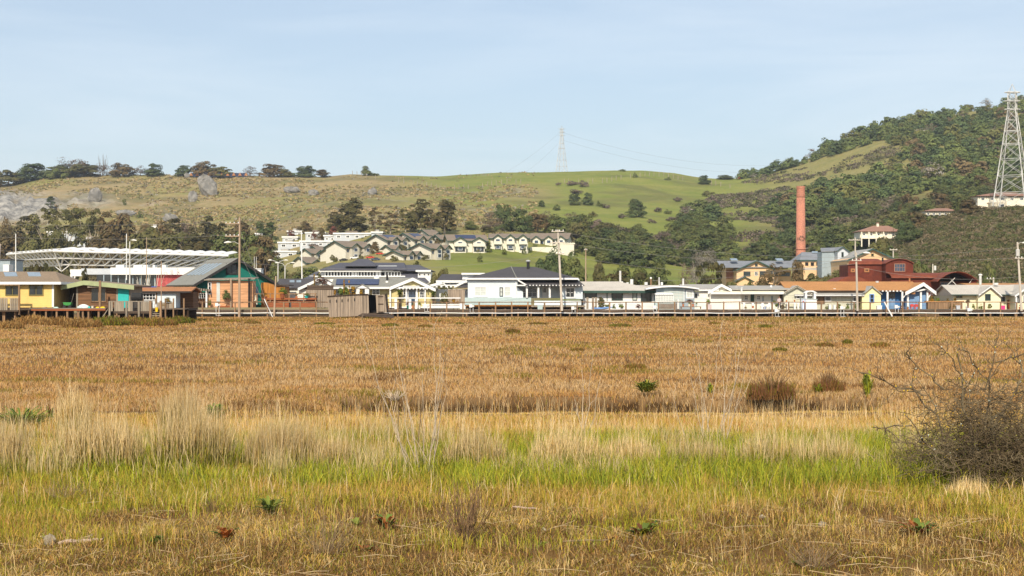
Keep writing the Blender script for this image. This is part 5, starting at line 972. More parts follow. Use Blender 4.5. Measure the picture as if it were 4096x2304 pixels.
# skyline trees on the left crest
g_ = 'bushes and trees on the left skyline'
for k, lab, px, pt, pb, w in (('olive', 'low olive bush at far left of the skyline', 35, 682, 742, 120), ('dark', 'dark rounded oak left on the skyline beside tallest grey brown clump', 140, 655, 722, 120), ('bare', 'grey brown leafless tree, tallest of the left skyline clump', 285, 634, 705, 120), ('oak', 'green bush below the grey brown skyline tree', 235, 660, 712, 110), ('olive', 'wide olive bush right of the grey brown skyline tree', 335, 655, 700, 110), ('darkbush', 'small green bush at foot of the left skyline clump', 225, 672, 715, 70), ('bare', 'thin bare brown bush under the dead snag on skyline', 400, 655, 697, 60),
                          ('brown', 'brown bush between snag and rounded dark bush on skyline', 492, 653, 695, 90), ('bare', 'small leafless bush left of the rounded dark skyline bush', 562, 661, 694, 45), ('dark', 'neat rounded dark bush ending left skyline group', 612, 655, 694, 68), ('dark', 'dark bush beside pale boulder on skyline', 735, 661, 698, 60), ('brown', 'large brown oak in second skyline group', 820, 648, 699, 92), ('olive', 'low bush right of large brown skyline oak', 885, 668, 700, 90),
                          ('bare', 'small brown bush in the middle of the second skyline group', 1000, 665, 701, 55), ('brown', 'wide brown bush in the third skyline group', 1090, 656, 701, 95), ('olive', 'low olive bush right of wide brown skyline bush', 1145, 675, 702, 60), ('dark', 'dark oak near right end of left skyline bushes', 1220, 664, 705, 80), ('brown', 'rounded brown bush ending the left skyline row', 1288, 678, 712, 56),
                          ('oak', 'lone rounded small tree on skyline left of pylon', 1466, 664, 702, 36), ('darkbush', 'low dark bush right of lone skyline tree', 1497, 690, 701, 36), ('darkbush', 'tiny dark tuft on skyline right of pylon', 2490, 676, 684, 26), ('dark', 'single dark round bush where green hill meets wooded hill', 2820, 701, 738, 45), ('oak', 'low bushes at the saddle left of wooded ridge', 2900, 700, 714, 60)):
    ptree(k, lab, px, pt+1, pb, w*1.25, 1092 if pb < 715 else None, g_)
# dead snag
Y = 1095; x = X(412, Y); z = tz(x, Y); b = MB(); rr = random.Random(3); b.tube([(0, 0, -1), (0, 0, 4)], [.35, .25], 5)
for i in range(14): a = rr.uniform(0, 6.28); e = rr.uniform(1, 4.5); z1 = rr.uniform(9, 16.5); b.tube([(0, 0, 3), (e*.6*math.cos(a), e*.6*math.sin(a), 6), (e*math.cos(a), e*math.sin(a), z1)], [.2, .14, .06], 4)
o = b.build('dead_tree', M['bare_twig'] if False else M['bark']); o.location = (x, Y, z); tag(o, 'dead many stemmed snag standing highest on left skyline', 'tree', g_)
# shrubs on the open hillside
g_ = 'scattered shrubs on the open hillside'
for k, lab, px, pt, pb, w in (('cone', 'dark pointed conifer beside the grey quarry face', 203, 786, 838, 46), ('darkbush', 'small dark shrub on the tan slope right of quarry', 497, 795, 822, 20), ('darkbush', 'small green shrub at the hill foot above left trees', 560, 845, 875, 26), ('dark', 'large round dark oak alone on green slope', 2545, 798, 870, 84), ('oak', 'large round olive oak at the foot of green slope', 2548, 898, 962, 94), ('dark', 'left of two dark oaks on the green slope', 2298, 776, 822, 58), ('dark', 'right of two dark oaks on the green slope', 2348, 772, 822, 50),
                          ('dark', 'small square dark shrub left of the two dark oaks', 2166, 802, 830, 28), ('darkbush', 'small green shrub right of the two dark oaks', 2396, 802, 830, 28), ('darkbush', 'small shrub left below two dark oaks', 2226, 818, 843, 32), ('greybush', 'grey leafless thicket above the two dark oaks', 2305, 758, 778, 60), ('greybush', 'grey scrub patch right of small green shrub', 2424, 816, 834, 46), ('bush', 'olive low shrub left of big round oak', 2375, 846, 870, 40), ('greybush', 'grey scrub patch just left of big round oak foot', 2487, 855, 876, 44),
                          ('greybush', 'grey scrub patch right of big round oak, upper', 2635, 830, 852, 40), ('darkbush', 'dark low shrub right of big round oak', 2672, 838, 858, 34), ('greybush', 'grey scrub patch high right on green slope', 2710, 788, 808, 50), ('greybush', 'grey scrub patch right below big round oak', 2605, 876, 894, 40), ('greybush', 'wide grey scrub patch right of lower slope', 2690, 868, 888, 58), ('bush', 'olive low shrub near right edge of green slope', 2832, 764, 786, 56), ('greybush', 'grey scrub row near fence, left part', 2286, 724, 742, 70), ('greybush', 'grey scrub row near fence, right part', 2332, 722, 748, 50),
                          ('greybush', 'small reddish scrub by the crest fence posts', 2234, 730, 744, 26), ('darkbush', 'dark shrub on crest fence line', 2541, 690, 712, 22), ('darkbush', 'low dark shrub below crest fence', 2672, 708, 722, 28), ('greybush', 'grey brush at right of green slope foot', 2640, 930, 960, 60), ('darkbush', 'small dark shrub at right foot of green slope', 2665, 940, 965, 28), ('greybush', 'tan brush patch on the upper right of green slope', 2850, 790, 820, 70), ('greybush', 'bare brush beside the grassy saddle', 2790, 812, 826, 50)):
    ptree(k, lab, px, pt, pb, w, None, g_)
# left treeline behind the truss canopy
g_ = 'tall trees of the left treeline'
LT = [('brown', 'reddish brown tree at far left edge of treeline', 20, 880, 70), ('eucdark', 'dark eucalyptus second from left edge, below quarry', 112, 866, 120), ('euc', 'tall eucalyptus with bent pale limb left of white blocks', 180, 832, 120), ('euc', 'eucalyptus crown directly above the glimpsed white block', 262, 842, 120), ('euc', 'eucalyptus with forked pale trunk right of glimpsed white block', 335, 834, 100), ('euc', 'slim eucalyptus at right of the tallest left clump', 378, 836, 90), ('eucbrown', 'sparse yellowish eucalyptus right of tallest left clump', 430, 850, 90),
      ('brown', 'broad brown domed tree in the left treeline', 528, 864, 190), ('brown', 'brown tree beside the thin pale roof', 640, 890, 110), ('eucdark', 'olive tree left of the tall dark trunked tree', 705, 876, 130), ('bare', 'bare brown domed tree behind treeline', 745, 866, 80), ('eucdark', 'tall dark trunked eucalyptus left of the tall utility pole', 822, 870, 130), ('eucdark', 'olive tree with white limb left of tall utility pole', 880, 895, 110), ('brown', 'brown tree directly behind the tall utility pole', 965, 888, 120), ('cone', 'blue green pine right of tall pole, left one', 1040, 886, 60), ('cone', 'blue green pine right of tall pole, right one', 1082, 888, 60),
      ('olive', 'yellow green tree low in front of left treeline', 130, 948, 130), ('brown', 'brown lower tree at the left edge below treeline', 30, 930, 120), ('olive', 'green lower tree left of canopy mast', 235, 930, 110), ('brown', 'brown lower tree behind canopy middle left', 470, 930, 160), ('olive', 'olive lower tree behind canopy middle', 590, 915, 150), ('brown', 'brown lower tree behind canopy with pale trunks', 400, 950, 110), ('olive', 'olive lower tree right of canopy middle', 690, 935, 150), ('eucdark', 'dark lower tree where canopy meets green house', 790, 940, 140), ('oak', 'dark green lower tree behind green house roof', 900, 935, 150), ('oak', 'dark lower tree right behind tall utility pole', 1000, 930, 140), ('brown', 'brown lower tree at right end of left treeline', 1062, 945, 100), ('oak', 'low dark tree under right end of the left treeline', 1050, 985, 110), ('oak', 'low dark tree beside street lamps', 1110, 1040, 70), ('oak', 'dark green hedge like tree below cream townhouses', 1240, 1068, 110), ('olive', 'olive bush between lamps and slate roofed office', 1178, 1090, 60), ('olive', 'olive rounded tree below the small stepped townhouse', 1310, 1062, 50)]
for i, (k, lab, px, pt, w) in enumerate(LT):
    low = pt > 905; Y = 455+(i*37 % 40) if low else 520+(i*53 % 60)
    if pt > 1000: Y = 372
    if k in ('cone',): Y = 590
    x = X(px, Y); z = tz(x, Y); tree(k, lab, x, Y, z, w*Y/S*(1.5 if low else 1.3), Z(pt, Y)-z, g_)
# trees behind and among the townhouses
g_ = 'trees behind and among the townhouses'
for k, lab, px, pt, pb, w in (('eucdark', 'huge domed eucalyptus behind the white blocks', 1402, 798, 935, 150), ('eucdark', 'lower left lobe tree beside the huge domed eucalyptus', 1340, 850, 938, 80), ('eucbrown', 'thin brown eucalyptus right of the huge dome', 1500, 833, 938, 64), ('eucbrown', 'brown eucalyptus second right of the huge dome', 1562, 850, 938, 90), ('euc', 'small brown green eucalyptus between brown one and tall pair', 1622, 838, 930, 60), ('eucdark', 'left of tall eucalyptus pair behind high townhouse roof', 1683, 800, 930, 110), ('eucdark', 'right of tall eucalyptus pair behind high townhouse roof', 1778, 804, 938, 98), ('eucbrown', 'brown eucalyptus between the tall pair', 1728, 850, 935, 60),
                          ('red', 'small red brown tree left of street mast', 1163, 920, 965, 40), ('red', 'small red tree right of street mast', 1256, 926, 965, 26), ('brown', 'brown small tree near upper white block', 1284, 912, 965, 40), ('red', 'reddish tree before wide upper pale block', 1330, 905, 960, 48), ('brown', 'flat topped brown tree above the upper white block', 1221, 887, 935, 66), ('greybush', 'dark bare shrub beside framed windows block', 1254, 975, 1000, 50),
                          ('oak', 'round green tree left of long plain apartment block', 1945, 968, 1012, 50), ('bush', 'tan bush left of round green tree', 1912, 985, 1012, 34), ('darkbush', 'small dark tree before centre gable apartment', 2017, 994, 1022, 20), ('darkbush', 'small dark upright tree on the green slope right of centre gable', 2096, 988, 1020, 20), ('darkbush', 'small brown upright tree low on green slope', 1920, 1012, 1050, 26), ('bush', 'bush at foot of the centre gable apartment', 2050, 988, 1004, 46), ('darkbush', 'small tree in front of the terrace wall', 2140, 975, 996, 26), ('bush', 'grey bush at the end of front row townhouse', 1705, 1018, 1044, 40), ('bush', 'olive bush where front townhouses meet green slope', 1785, 1012, 1040, 24), ('bush', 'olive bush below small front townhouse', 1575, 1022, 1046, 40), ('bush', 'bare yellowish bush in front row townhouse garden', 1335, 1020, 1050, 36),
                          ('bare', 'leafless grey brown tree left of dark pines above apartments', 1960, 848, 930, 110), ('oak', 'green low tree on the cut bank above apartments', 1884, 886, 922, 62), ('olive', 'olive shrub on the tan bank above apartments', 1950, 905, 932, 60), ('dark', 'tallest dark pine above the centre gable apartment', 2012, 822, 925, 90), ('dark', 'dark pine right of the tallest dark pine', 2082, 838, 925, 100), ('brown', 'brown oak above right end apartments', 2150, 856, 930, 110), ('oak', 'dark oak with pale limbs behind right end apartment', 2228, 860, 945, 110), ('bare', 'bare reddish tree above right end apartment', 2190, 845, 905, 80), ('bare', 'reddish bare thicket left of green slope', 2290, 850, 900, 90), ('greybush', 'grey brush row between oaks and green slope', 2370, 880, 930, 120)):
    ptree(k, lab, px, pt, pb, w, None, g_)
for k, lab, px, pt, pb, w in (('bush', 'olive bush between first and second terrace townhouses', 1290, 1018, 1046, 34), ('red', 'small reddish tree left of the large front townhouse', 1300, 990, 1035, 26), ('brown', 'bare brown tree before left solar roof townhouse', 1500, 968, 1015, 40), ('olive', 'olive tree at garage between solar roofs and front row', 1612, 980, 1012, 34), ('bush', 'low bush in front of large front townhouse bays', 1440, 1018, 1046, 30), ('brown', 'brown shrub at right of high townhouse', 1752, 950, 992, 30), ('bush', 'rounded bush at left foot of balcony block', 1768, 990, 1018, 26), ('olive', 'olive shrub between balcony block and plain block', 1925, 960, 1008, 28)):
    ptree(k, lab, px, pt, pb, w, None, g_)
# trees at the foot of the hills, behind the boardwalk houses
g_ = 'trees behind the boardwalk houses'
for k, lab, px, pt, w, Y in (('dark', 'big dark oak on green slope behind the bungalow roof', 2210, 990, 130, 355), ('oak', 'dark oak behind leaning utility pole', 2290, 1010, 110, 350), ('dark', 'dark oak low behind the bungalow roof right end', 2160, 1040, 90, 345), ('olive', 'small round oak on green slope right of thin pole', 2400, 1052, 66, 330), ('oak', 'oak at right edge of the lower green slope', 2490, 1050, 100, 335), ('oak', 'oak right of thin pole behind low white house', 2560, 1060, 110, 330), ('cyp', 'wide flat brown cypress behind low white house', 2510, 1085, 180, 270), ('cyp', 'brown cypress behind curved white roof', 2620, 1110, 110, 265), ('oak', 'oak behind the vents of low flat house', 2640, 1050, 110, 335), ('grey', 'pale grey leafless tree left of orange warehouse', 2785, 998, 86, 345), ('bare', 'bare brown tree below the pale grey leafless tree', 2740, 1055, 70, 300), ('cyp', 'wide brown cypress hiding left of orange warehouse', 2850, 1048, 130, 280), ('olive', 'low shrub under the orange warehouse porch', 2920, 1122, 90, 260), ('olive', 'low rounded shrub right of warehouse porch', 2995, 1126, 60, 258),
                             ('eucbrown', 'dark thin crowned tree in front of orange warehouse', 3100, 1056, 84, 300), ('brown', 'brown tree before chimney base', 3190, 1042, 70, 310), ('brown', 'bare brown tree low before orange warehouse', 3060, 1090, 90, 275), ('olive', 'long olive hedge tree right of chimney base', 3260, 1096, 110, 290), ('olive', 'olive tree in front of tower building', 3335, 1082, 110, 285), ('olive', 'olive tree in front of villa columns', 3520, 950, 100, 430), ('dark', 'dark oak right of villa hiding its corner', 3640, 895, 110, 470), ('oak', 'oak below villa on the mound edge', 3560, 985, 90, 400), ('oak', 'green tree right of the barrel gable', 3690, 1050, 100, 300), ('bush', 'bright green shrub beside the barrel gable', 3665, 1055, 70, 290), ('darkbush', 'dark shrub on mound above canopy', 3800, 1075, 70, 300), ('darkbush', 'dark shrub pocket on the scrub mound right', 3960, 1050, 60, 320), ('darkbush', 'small dark shrub high on scrub mound', 3675, 1008, 36, 350),
                             ('cyp', 'dark flat topped pine behind the yellow cottage roof', 160, 1054, 110, 230), ('cyp', 'low pine right of yellow cottage roof', 262, 1085, 90, 225), ('cyp', 'low pine before white flat building', 325, 1075, 70, 240), ('olive', 'small green tree behind white mast near office', 1285, 1100, 40, 270), ('olive', 'olive tree right of office wing', 1775, 1078, 70, 262), ('olive', 'olive bush between office and white porch house', 1745, 1098, 70, 250), ('olive', 'olive shrub row above the solar panel office', 1660, 1048, 80, 345)):
    x = X(px, Y); z = tz(x, Y); tree(k, lab, x, Y, z, w*Y/S, Z(pt, Y)-z, g_)
# bare white tree and crimson shrubs before the flat building
for px, pt, lab in ((572, 1078, 'white barked leafless tree, left of two before the red wall'), (604, 1078, 'white barked leafless tree, right of two before the red wall')):
    Y = 240; x = X(px, Y); b = MB(); rr = random.Random(px); b.tube([(0, 0, 0), (0, 0, 1.6)], [.2, .16], 6)
    for i in range(11):
        a = rr.uniform(0, 6.28); e = rr.uniform(.8, 2.2); z1 = rr.uniform(4, 6.6); b.tube([(0, 0, 1.4), (e*.5*math.cos(a), e*.5*math.sin(a), 2.6), (e*math.cos(a), e*math.sin(a), z1)], [.1, .07, .025], 4)
    o = b.build('bare_tree', M['white_bark']); o.location = (x, Y, .05); tag(o, lab, 'tree', 'white barked leafless trees')
for px, pt, w, lab in ((665, 1080, 56, 'crimson leafless shrub left of green house roof'), (700, 1075, 60, 'crimson leafless shrub, tallest before white flat building'), (735, 1088, 50, 'crimson leafless shrub nearest green house roof')):
    Y = 250; x = X(px, Y); tree('crim', lab, x, Y, .1, w*Y/S, Z(pt, Y), 'crimson leafless shrubs')
# oak woodland on the right hill
def inpoly(px, py, poly):
    c = False; n = len(poly)
    for i in range(n):
        (x1, y1), (x2, y2) = poly[i], poly[i-1]
        if (y1 > py) != (y2 > py) and px < (x2-x1)*(py-y1)/(y2-y1)+x1: c = not c
    return c
WOODS = [('ridge', [(2940, 720), (3050, 700), (3200, 655), (3300, 612), (3500, 525), (3700, 480), (4300, 400), (4300, 560), (3700, 600), (3600, 585), (3540, 560), (3400, 600), (3300, 635), (3150, 680), (3000, 720)]),
         ('slope', [(2640, 1005), (2720, 935), (2750, 850), (2870, 838), (2900, 890), (2960, 905), (3050, 850), (3170, 795), (3300, 770), (3400, 745), (3480, 715), (3560, 650), (3700, 600), (4300, 500), (4300, 880), (3880, 860), (3700, 900), (3560, 990), (3460, 1040), (3300, 1060), (2700, 1080)]),
         ('foot', [(2270, 930), (2360, 930), (2460, 960), (2560, 985), (2640, 1000), (2700, 1080), (2420, 1060), (2300, 1010)])]
WL = {'ridge': 'oak in the dense woodland along the ridge of right hill', 'slope': 'oak in the dense woodland covering the slope of right hill', 'foot': 'oak in the belt of trees at the foot of the green slope'}
wr_ = random.Random(12); placed = []; cand = []
for tries in range(9000):
    yy = 340+820*wr_.random()**.9; px = wr_.uniform(2250, 4280); x = X(px, yy); z = tz(x, yy); py = HY-(z-CH)/yy*S
    if yy > 1112: continue
    for nm, poly in WOODS:
        if inpoly(px, py, poly): break
    else: continue
    # hidden behind the crest of the mound?
    if px > 3480 and yy > 560 and py > np.interp(px, [p[0] for p in MR], [p[1] for p in MR])-2: continue
    if any(abs(px-c[0]) < c[2] and c[1]-170 < yy < c[1]+14 and c[3] < py < c[4] for c in ((3515, 505, 100, 880, 1075), (3762, 585, 76, 800, 930), (4030, 575, 150, 740, 960))): continue
    if nm == 'slope' and vnoise(np.array(x/38), np.array(yy/38), 140) > .6: continue
    r = wr_.uniform(6.5, 10) if wr_.random() < .5 else wr_.uniform(10, 14)
    if any((x-a)**2+(yy-b_)**2 < (.38*(r+c))**2 for a, b_, c, *_ in placed): continue
    placed.append((x, yy, r, z, nm, py))
placed.sort(key=lambda q: q[1])
KW = ['oak', 'oak', 'dark', 'dark', 'oak', 'olive', 'oak', 'dark', 'brown', 'oak', 'dark', 'oak', 'oak', 'olive', 'oak', 'dark', 'oak', 'bare', 'grey', 'dark']
far_c, far_f, far_k, nv = [], [], [], 0
for i, (x, y, r, z, nm, py) in enumerate(placed):
    k = KW[wr_.randrange(len(KW))]; hgt = r*wr_.uniform(.62, .82)
    if k == 'grey' and wr_.random() < .5: k = 'oak'
    if i < 215: tree(k, {'oak': '', 'dark': 'very dark ', 'olive': 'olive green ', 'brown': 'brownish ', 'bare': 'leafless brown ', 'grey': 'pale leafless '}[k].capitalize().lower()+('tree' if k in ('bare', 'grey') else 'oak')+WL[nm][3:], x, y, z-.4, r, hgt, 'woodland trees on the right hill')
    else:
        cm, tm, w0, h0 = proto(k, i % 4); n = len(cm.vertices); co = np.empty(n*3, np.float32); cm.vertices.foreach_get('co', co); cl = np.empty(n*4, np.float32); cm.color_attributes['Col'].data.foreach_get('color', cl)
        sel = np.zeros(n//4, bool); sel[:] = np.random.default_rng(i)  .random(n//4) < .36; sel = np.repeat(sel, 4); co = co.reshape(-1, 3)[sel]; cl = cl.reshape(-1, 4)[sel][:, :3]
        ctr = co.reshape(-1, 4, 3).mean(1, keepdims=True); co = (ctr+(co.reshape(-1, 4, 3)-ctr)*1.6).reshape(-1, 3)
        a = wr_.uniform(0, 6.28); ca, sa = math.cos(a), math.sin(a); q = np.stack([(co[:, 0]*ca-co[:, 1]*sa)*r/w0+x, (co[:, 0]*sa+co[:, 1]*ca)*r/w0+y, co[:, 2]*hgt/h0+z-.4], 1)
        tint = np.array({'oak': (.112, .138, .038), 'dark': (.076, .106, .035), 'olive': (.13, .13, .036), 'brown': (.15, .11, .05), 'bare': (.17, .125, .095), 'grey': (.23, .2, .165)}[k])*wr_.uniform(.85, 1.15)
        far_c.append(q); far_k.append(cl*tint); far_f.append(np.arange(len(q)).reshape(-1, 4)+nv); nv += len(q)
print('woodland', len(placed))
if far_c:
    m_ = mat('far_leaf', (1, 1, 1), attr=True, rough=.7, spec=.25, trans=.1)
    tag(link('woodland', mesh_np('woodland', np.concatenate(far_c), np.concatenate(far_f), m_, np.concatenate(far_k))), 'far oak woodland mass on the upper right hill', 'woodland', None, 'stuff')
# low scrub that covers the mound, and tussocks of dry grass and brush over the open hill
def scatter(name, label, n, fn, size, hmul, leaves, leaf, cols, seed):
    g = np.random.default_rng(seed); C_, F_, K_ = [], [], []; nv = 0; cnt = 0; tries = 0
    while cnt < n and tries < n*12:
        tries += 1; q = fn(g)
        if q is None: continue
        x, y = q; z = tz(x, y); s = size*g.uniform(.5, 1.4)*(1 if y < 600 else 1.5); d = g.normal(size=(leaves, 3)); d /= np.linalg.norm(d, axis=1)[:, None]; d[:, 2] = abs(d[:, 2]); p = np.array([x, y, z])+d*np.array([s, s, s*hmul])*g.uniform(.6, 1, (leaves, 1))
        nn = d+g.normal(size=(leaves, 3))*.6; nn /= np.linalg.norm(nn, axis=1)[:, None]; t = np.cross(nn, g.normal(size=(leaves, 3))); t /= np.linalg.norm(t, axis=1)[:, None]; b = np.cross(nn, t); sz = leaf*g.uniform(.6, 1.4, (leaves, 1))*(1 if y < 600 else 1.5)
        C_.append(np.stack([p-t*sz-b*sz*.5, p+t*sz-b*sz*.5, p+t*sz+b*sz*.5, p-t*sz+b*sz*.5], 1).reshape(-1, 3)); c = np.array(cols[g.integers(len(cols))])*g.uniform(.8, 1.2); K_.append(np.repeat(c[None]*g.uniform(.8, 1.2, (leaves, 1)), 4, 0)); F_.append(np.arange(leaves*4).reshape(-1, 4)+nv); nv += leaves*4; cnt += 1
    tag(link(name, mesh_np(name, np.concatenate(C_), np.concatenate(F_), mat('scrub_leaf', (1, 1, 1), attr=True, rough=.8, spec=.15, trans=.1), np.concatenate(K_))), label, 'scrub', None, 'stuff')
def f_mound(g):
    y = g.uniform(235, 560); px = g.uniform(3380, 4500); x = X(px, y); z = tz(x, y); py = HY-(z-CH)/y*S
    if z < 2 or py > 1165 or (px < 3560 and y > 420): return None
    return x, y
scatter('scrub', 'low tangled olive and tan scrub covering the right mound', 4200, f_mound, 1.35, .8, 34, .2, [(.085, .09, .03), (.11, .10, .04), (.15, .115, .065), (.19, .145, .09), (.06, .075, .02), (.10, .085, .04)], 5)
def f_hill(g):
    y = g.uniform(430, 1110)**1.0; px = g.uniform(-300, 2150); x = X(px, y); z = tz(x, y); py = HY-(z-CH)/y*S
    if py > 960 or vnoise(np.array(x/30), np.array(y/30), 77) < .2+.25*g.random() or (px > 1250 and py < 742 and g.random() < .9): return None
    if px > 1050 and g.random() < .55: return None
    if px < 200 and 780 < py < 890: return None
    return x, y
scatter('dry_brush', 'tufts of dry tan grass and brush over the left hillside', 7500, f_hill, .85, .5, 9, .34, [(.33, .24, .11), (.36, .27, .14), (.30, .225, .10), (.25, .22, .085), (.22, .205, .08), (.29, .235, .13), (.34, .25, .135), (.20, .185, .075), (.25, .225, .17)], 6)
def f_brush(g):
    y = g.uniform(380, 1110); px = g.uniform(2150, 3600); x = X(px, y); z = tz(x, y); py = HY-(z-CH)/y*S; v = float(vnoise(np.array(x/26), np.array(y/26), 78))
    band = (inpoly(px, py, [(3050, 705), (3350, 650), (3560, 585), (3700, 600), (3560, 650), (3200, 725), (3060, 740), (2950, 730)]) or inpoly(px, py, [(2250, 900), (2450, 900), (2620, 960), (2560, 985), (2300, 950)]) or inpoly(px, py, [(2760, 850), (2850, 785), (3000, 775), (3160, 745), (3170, 800), (3000, 890), (2900, 890)]) or (inpoly(px, py, WOODS[1][1]) and v > .4))
    return (x, y) if band and v > .25 else None
scatter('hill_brush', 'grey brown brush filling gaps around the right hill oaks', 2600, f_brush, 1.7, .6, 18, .32, [(.15, .12, .085), (.12, .105, .065), (.10, .095, .045), (.17, .13, .1), (.075, .08, .03)], 8)
# boulders and outcrops
def boulder(label, px, pyt, pyb, w, seed, tilt=0, Y=None, name='boulder', m='rubble', group='grey boulders on the hill', cat='rock', flat=.6, zof=0):
    Y = Y or hit(px, pyb, 380); x = X(px, Y); z = (tz(x, Y) if Y > 229 else 0)+zof; hw_ = w/2*Y/S; hh = (pyb-pyt)*Y/S; g = np.random.default_rng(seed); v, f = [], []
    n, k = 12, 7
    for i in range(k+1):
        th = math.pi*i/k
        for j in range(n):
            ph = 2*math.pi*j/n; q = 1+.28*(vnoise(np.array(math.cos(ph)*1.7+seed), np.array(math.sin(ph)*1.7+th*1.5), seed)-.5)*2; cz = math.cos(th)
            v.append((hw_*q*math.sin(th)**.7*math.cos(ph)+tilt*hh*.5*(cz*.5+.5)*-1, hw_*flat*q*math.sin(th)**.7*math.sin(ph), hh*(cz*.62+.38)*q))
    f = [(i*n+j, (i+1)*n+j, (i+1)*n+(j+1) % n, i*n+(j+1) % n) for i in range(k) for j in range(n)]
    b = MB().add(v, f); o = b.build(name, M[m]); o.location = (x, Y, z); tag(o, label, cat, group); return o
boulder('largest grey boulder, tilted slab high on the left hill', 850, 706, 782, 70, 3, .9); boulder('grey boulder with pale face right of quarry', 380, 764, 808, 56, 4); boulder('pale rounded boulder below the lone skyline tree', 1488, 753, 778, 40, 5); boulder('pale boulder on skyline beside dark bush', 748, 682, 700, 24, 6, Y=1085); boulder('grey outcrop at hill foot left of tall pole', 680, 858, 890, 60, 7); boulder('low grey outcrop above the broad brown tree', 500, 842, 866, 80, 8); boulder('grey outcrop below the largest boulder', 770, 768, 806, 36, 9); boulder('small grey outcrop right of the largest boulder', 1255, 760, 782, 40, 10); boulder('grey outcrop patch in the middle of hillside', 1165, 750, 772, 60, 11)
# fence posts along the crest
FP = [(1410, 697), (1428, 699), (1447, 702), (1466, 706), (1502, 715), (1595, 728), (1615, 731), (1652, 738), (1670, 740), (1688, 742), (1707, 745), (1725, 748), (1745, 752), (1760, 756), (1780, 758), (1818, 756), (1836, 756), (1855, 754), (1873, 752), (1930, 748), (1950, 742), (1967, 738), (1985, 736), (2006, 733), (2028, 733), (2064, 732), (2083, 732), (2258, 730), (2274, 730), (2314, 730), (2352, 730), (2371, 729), (2410, 727), (2428, 726), (2447, 722), (2465, 719), (2484, 717), (2522, 710), (2560, 705), (2580, 702), (2598, 702), (2616, 702), (2636, 702), (2655, 704), (2674, 706), (2693, 713), (2712, 716), (2731, 718), (2845, 736), (2863, 740), (2883, 744), (2920, 752), (580, 690), (600, 690), (615, 690), (635, 690), (452, 690), (470, 690)]
ft = thing('fence', 'long wire fence of pale posts running along the green hill crest', 'fence', (X(2000, 1060), 1060, tz(X(2000, 1060), 1060))); pm = None
for i, (px, py) in enumerate(FP):
    Y = min(hit(px, py+4, 700), 1096); x = X(px, Y); z = tz(x, Y)
    if pm is None: b = MB().box(-.17, .17, -.15, .15, -.5, 3.1); pm = bpy.data.meshes.new('post'); pm.from_pydata(b.v, [], b.f); pm.materials.append(M['grey_wood']); pm.update()
    o = link('post', pm, ft); o.location = Vector((x, Y, z))-ft.location
for px0, px1, y0, y1, n_, lab in ((765, 985, 690, 701, 9, 'long dark blue sheet barrier with orange bundles on the left skyline'), (2956, 3046, 705, 714, 2, 'dark sheet barrier with orange ends on the saddle grass')):
    h = House('sheet_barrier', lab, 'barrier', 1086, V1, ((px0+px1)/2, y1)); h.box('sheet', 'solar', px0, y0+2, px1, y1+6, 0, .5)
    for i in range(n_+(n_ > 2)):
        q = px0+(px1-px0)*i/max(1, n_-(n_ == 2)); MB().prism([h.f(q-7, y1+2), h.f(q, y0), h.f(q+7, y1+2)], h.Y-1.2, h.Y-.1).build('bundle', M['terracotta'], h.root)
    h.done()
# ------------------------------------------------------------------ grass and marsh plants, blade by blade
PALE = np.array((.72, .555, .315)); M_BL = mat('blade', (1, 1, 1), attr=True, rough=.7, spec=.2, trans=.22)
def blades(x, y, z, h, w, lean, col, g, bend=.35, hue=.18, foot=None):
    n = len(x); a = g.uniform(0, 2*math.pi, n); la = g.uniform(0, 2*math.pi, n); ll = lean*h
    sx, sy = np.cos(a)*w/2, np.sin(a)*w/2; lx, ly = np.cos(la)*ll, np.sin(la)*ll
    v = np.empty((n, 5, 3), np.float32)
    v[:, 0] = np.stack([x-sx, y-sy, z-.03], 1); v[:, 1] = np.stack([x+sx, y+sy, z-.03], 1)
    mx, my, mz = x+lx*bend, y+ly*bend, z+h*.58; v[:, 2] = np.stack([mx-sx*.75, my-sy*.75, mz], 1); v[:, 3] = np.stack([mx+sx*.75, my+sy*.75, mz], 1)
    v[:, 4] = np.stack([x+lx, y+ly, z+h*np.sqrt(np.clip(1-(lean*.8)**2, .1, 1))], 1)
    f = (np.arange(n)*5)[:, None, None]+np.array([[0, 1, 3], [0, 3, 2], [2, 3, 4]]); c = np.repeat(col*g.uniform(1-hue, 1+hue, (n, 1)), 5, 0)
    if foot is not None: c = c.reshape(n, 5, 3); c[:, :2] = foot[:, None]; c[:, 2:4] = c[:, 2:4]*.85+foot[:, None]*.15; c = c.reshape(-1, 3)
    return v.reshape(-1, 3), f.reshape(-1, 3), c
def stuff(name, label, cat, x, y, z, h, w, lean, col, seed, **k):
    g = np.random.default_rng(seed); v, f, c = blades(x, y, z, h, w, lean, col, g, **k)
    return tag(link(name, mesh_np(name, v, f, M_BL, c)), label, cat, None, 'stuff')
STRAW, TAN, GOLD, RUS, BRN, GRN, OLV, BRT, GRY = (np.array(c) for c in ((.77, .57, .26), (.58, .365, .125), (.60, .39, .07), (.42, .215, .06), (.19, .105, .032), (.20, .245, .022), (.37, .32, .028), (.36, .37, .03), (.46, .34, .17)))
def pick(g, n, cols, p): return np.array(cols)[g.choice(len(cols), n, p=p)]
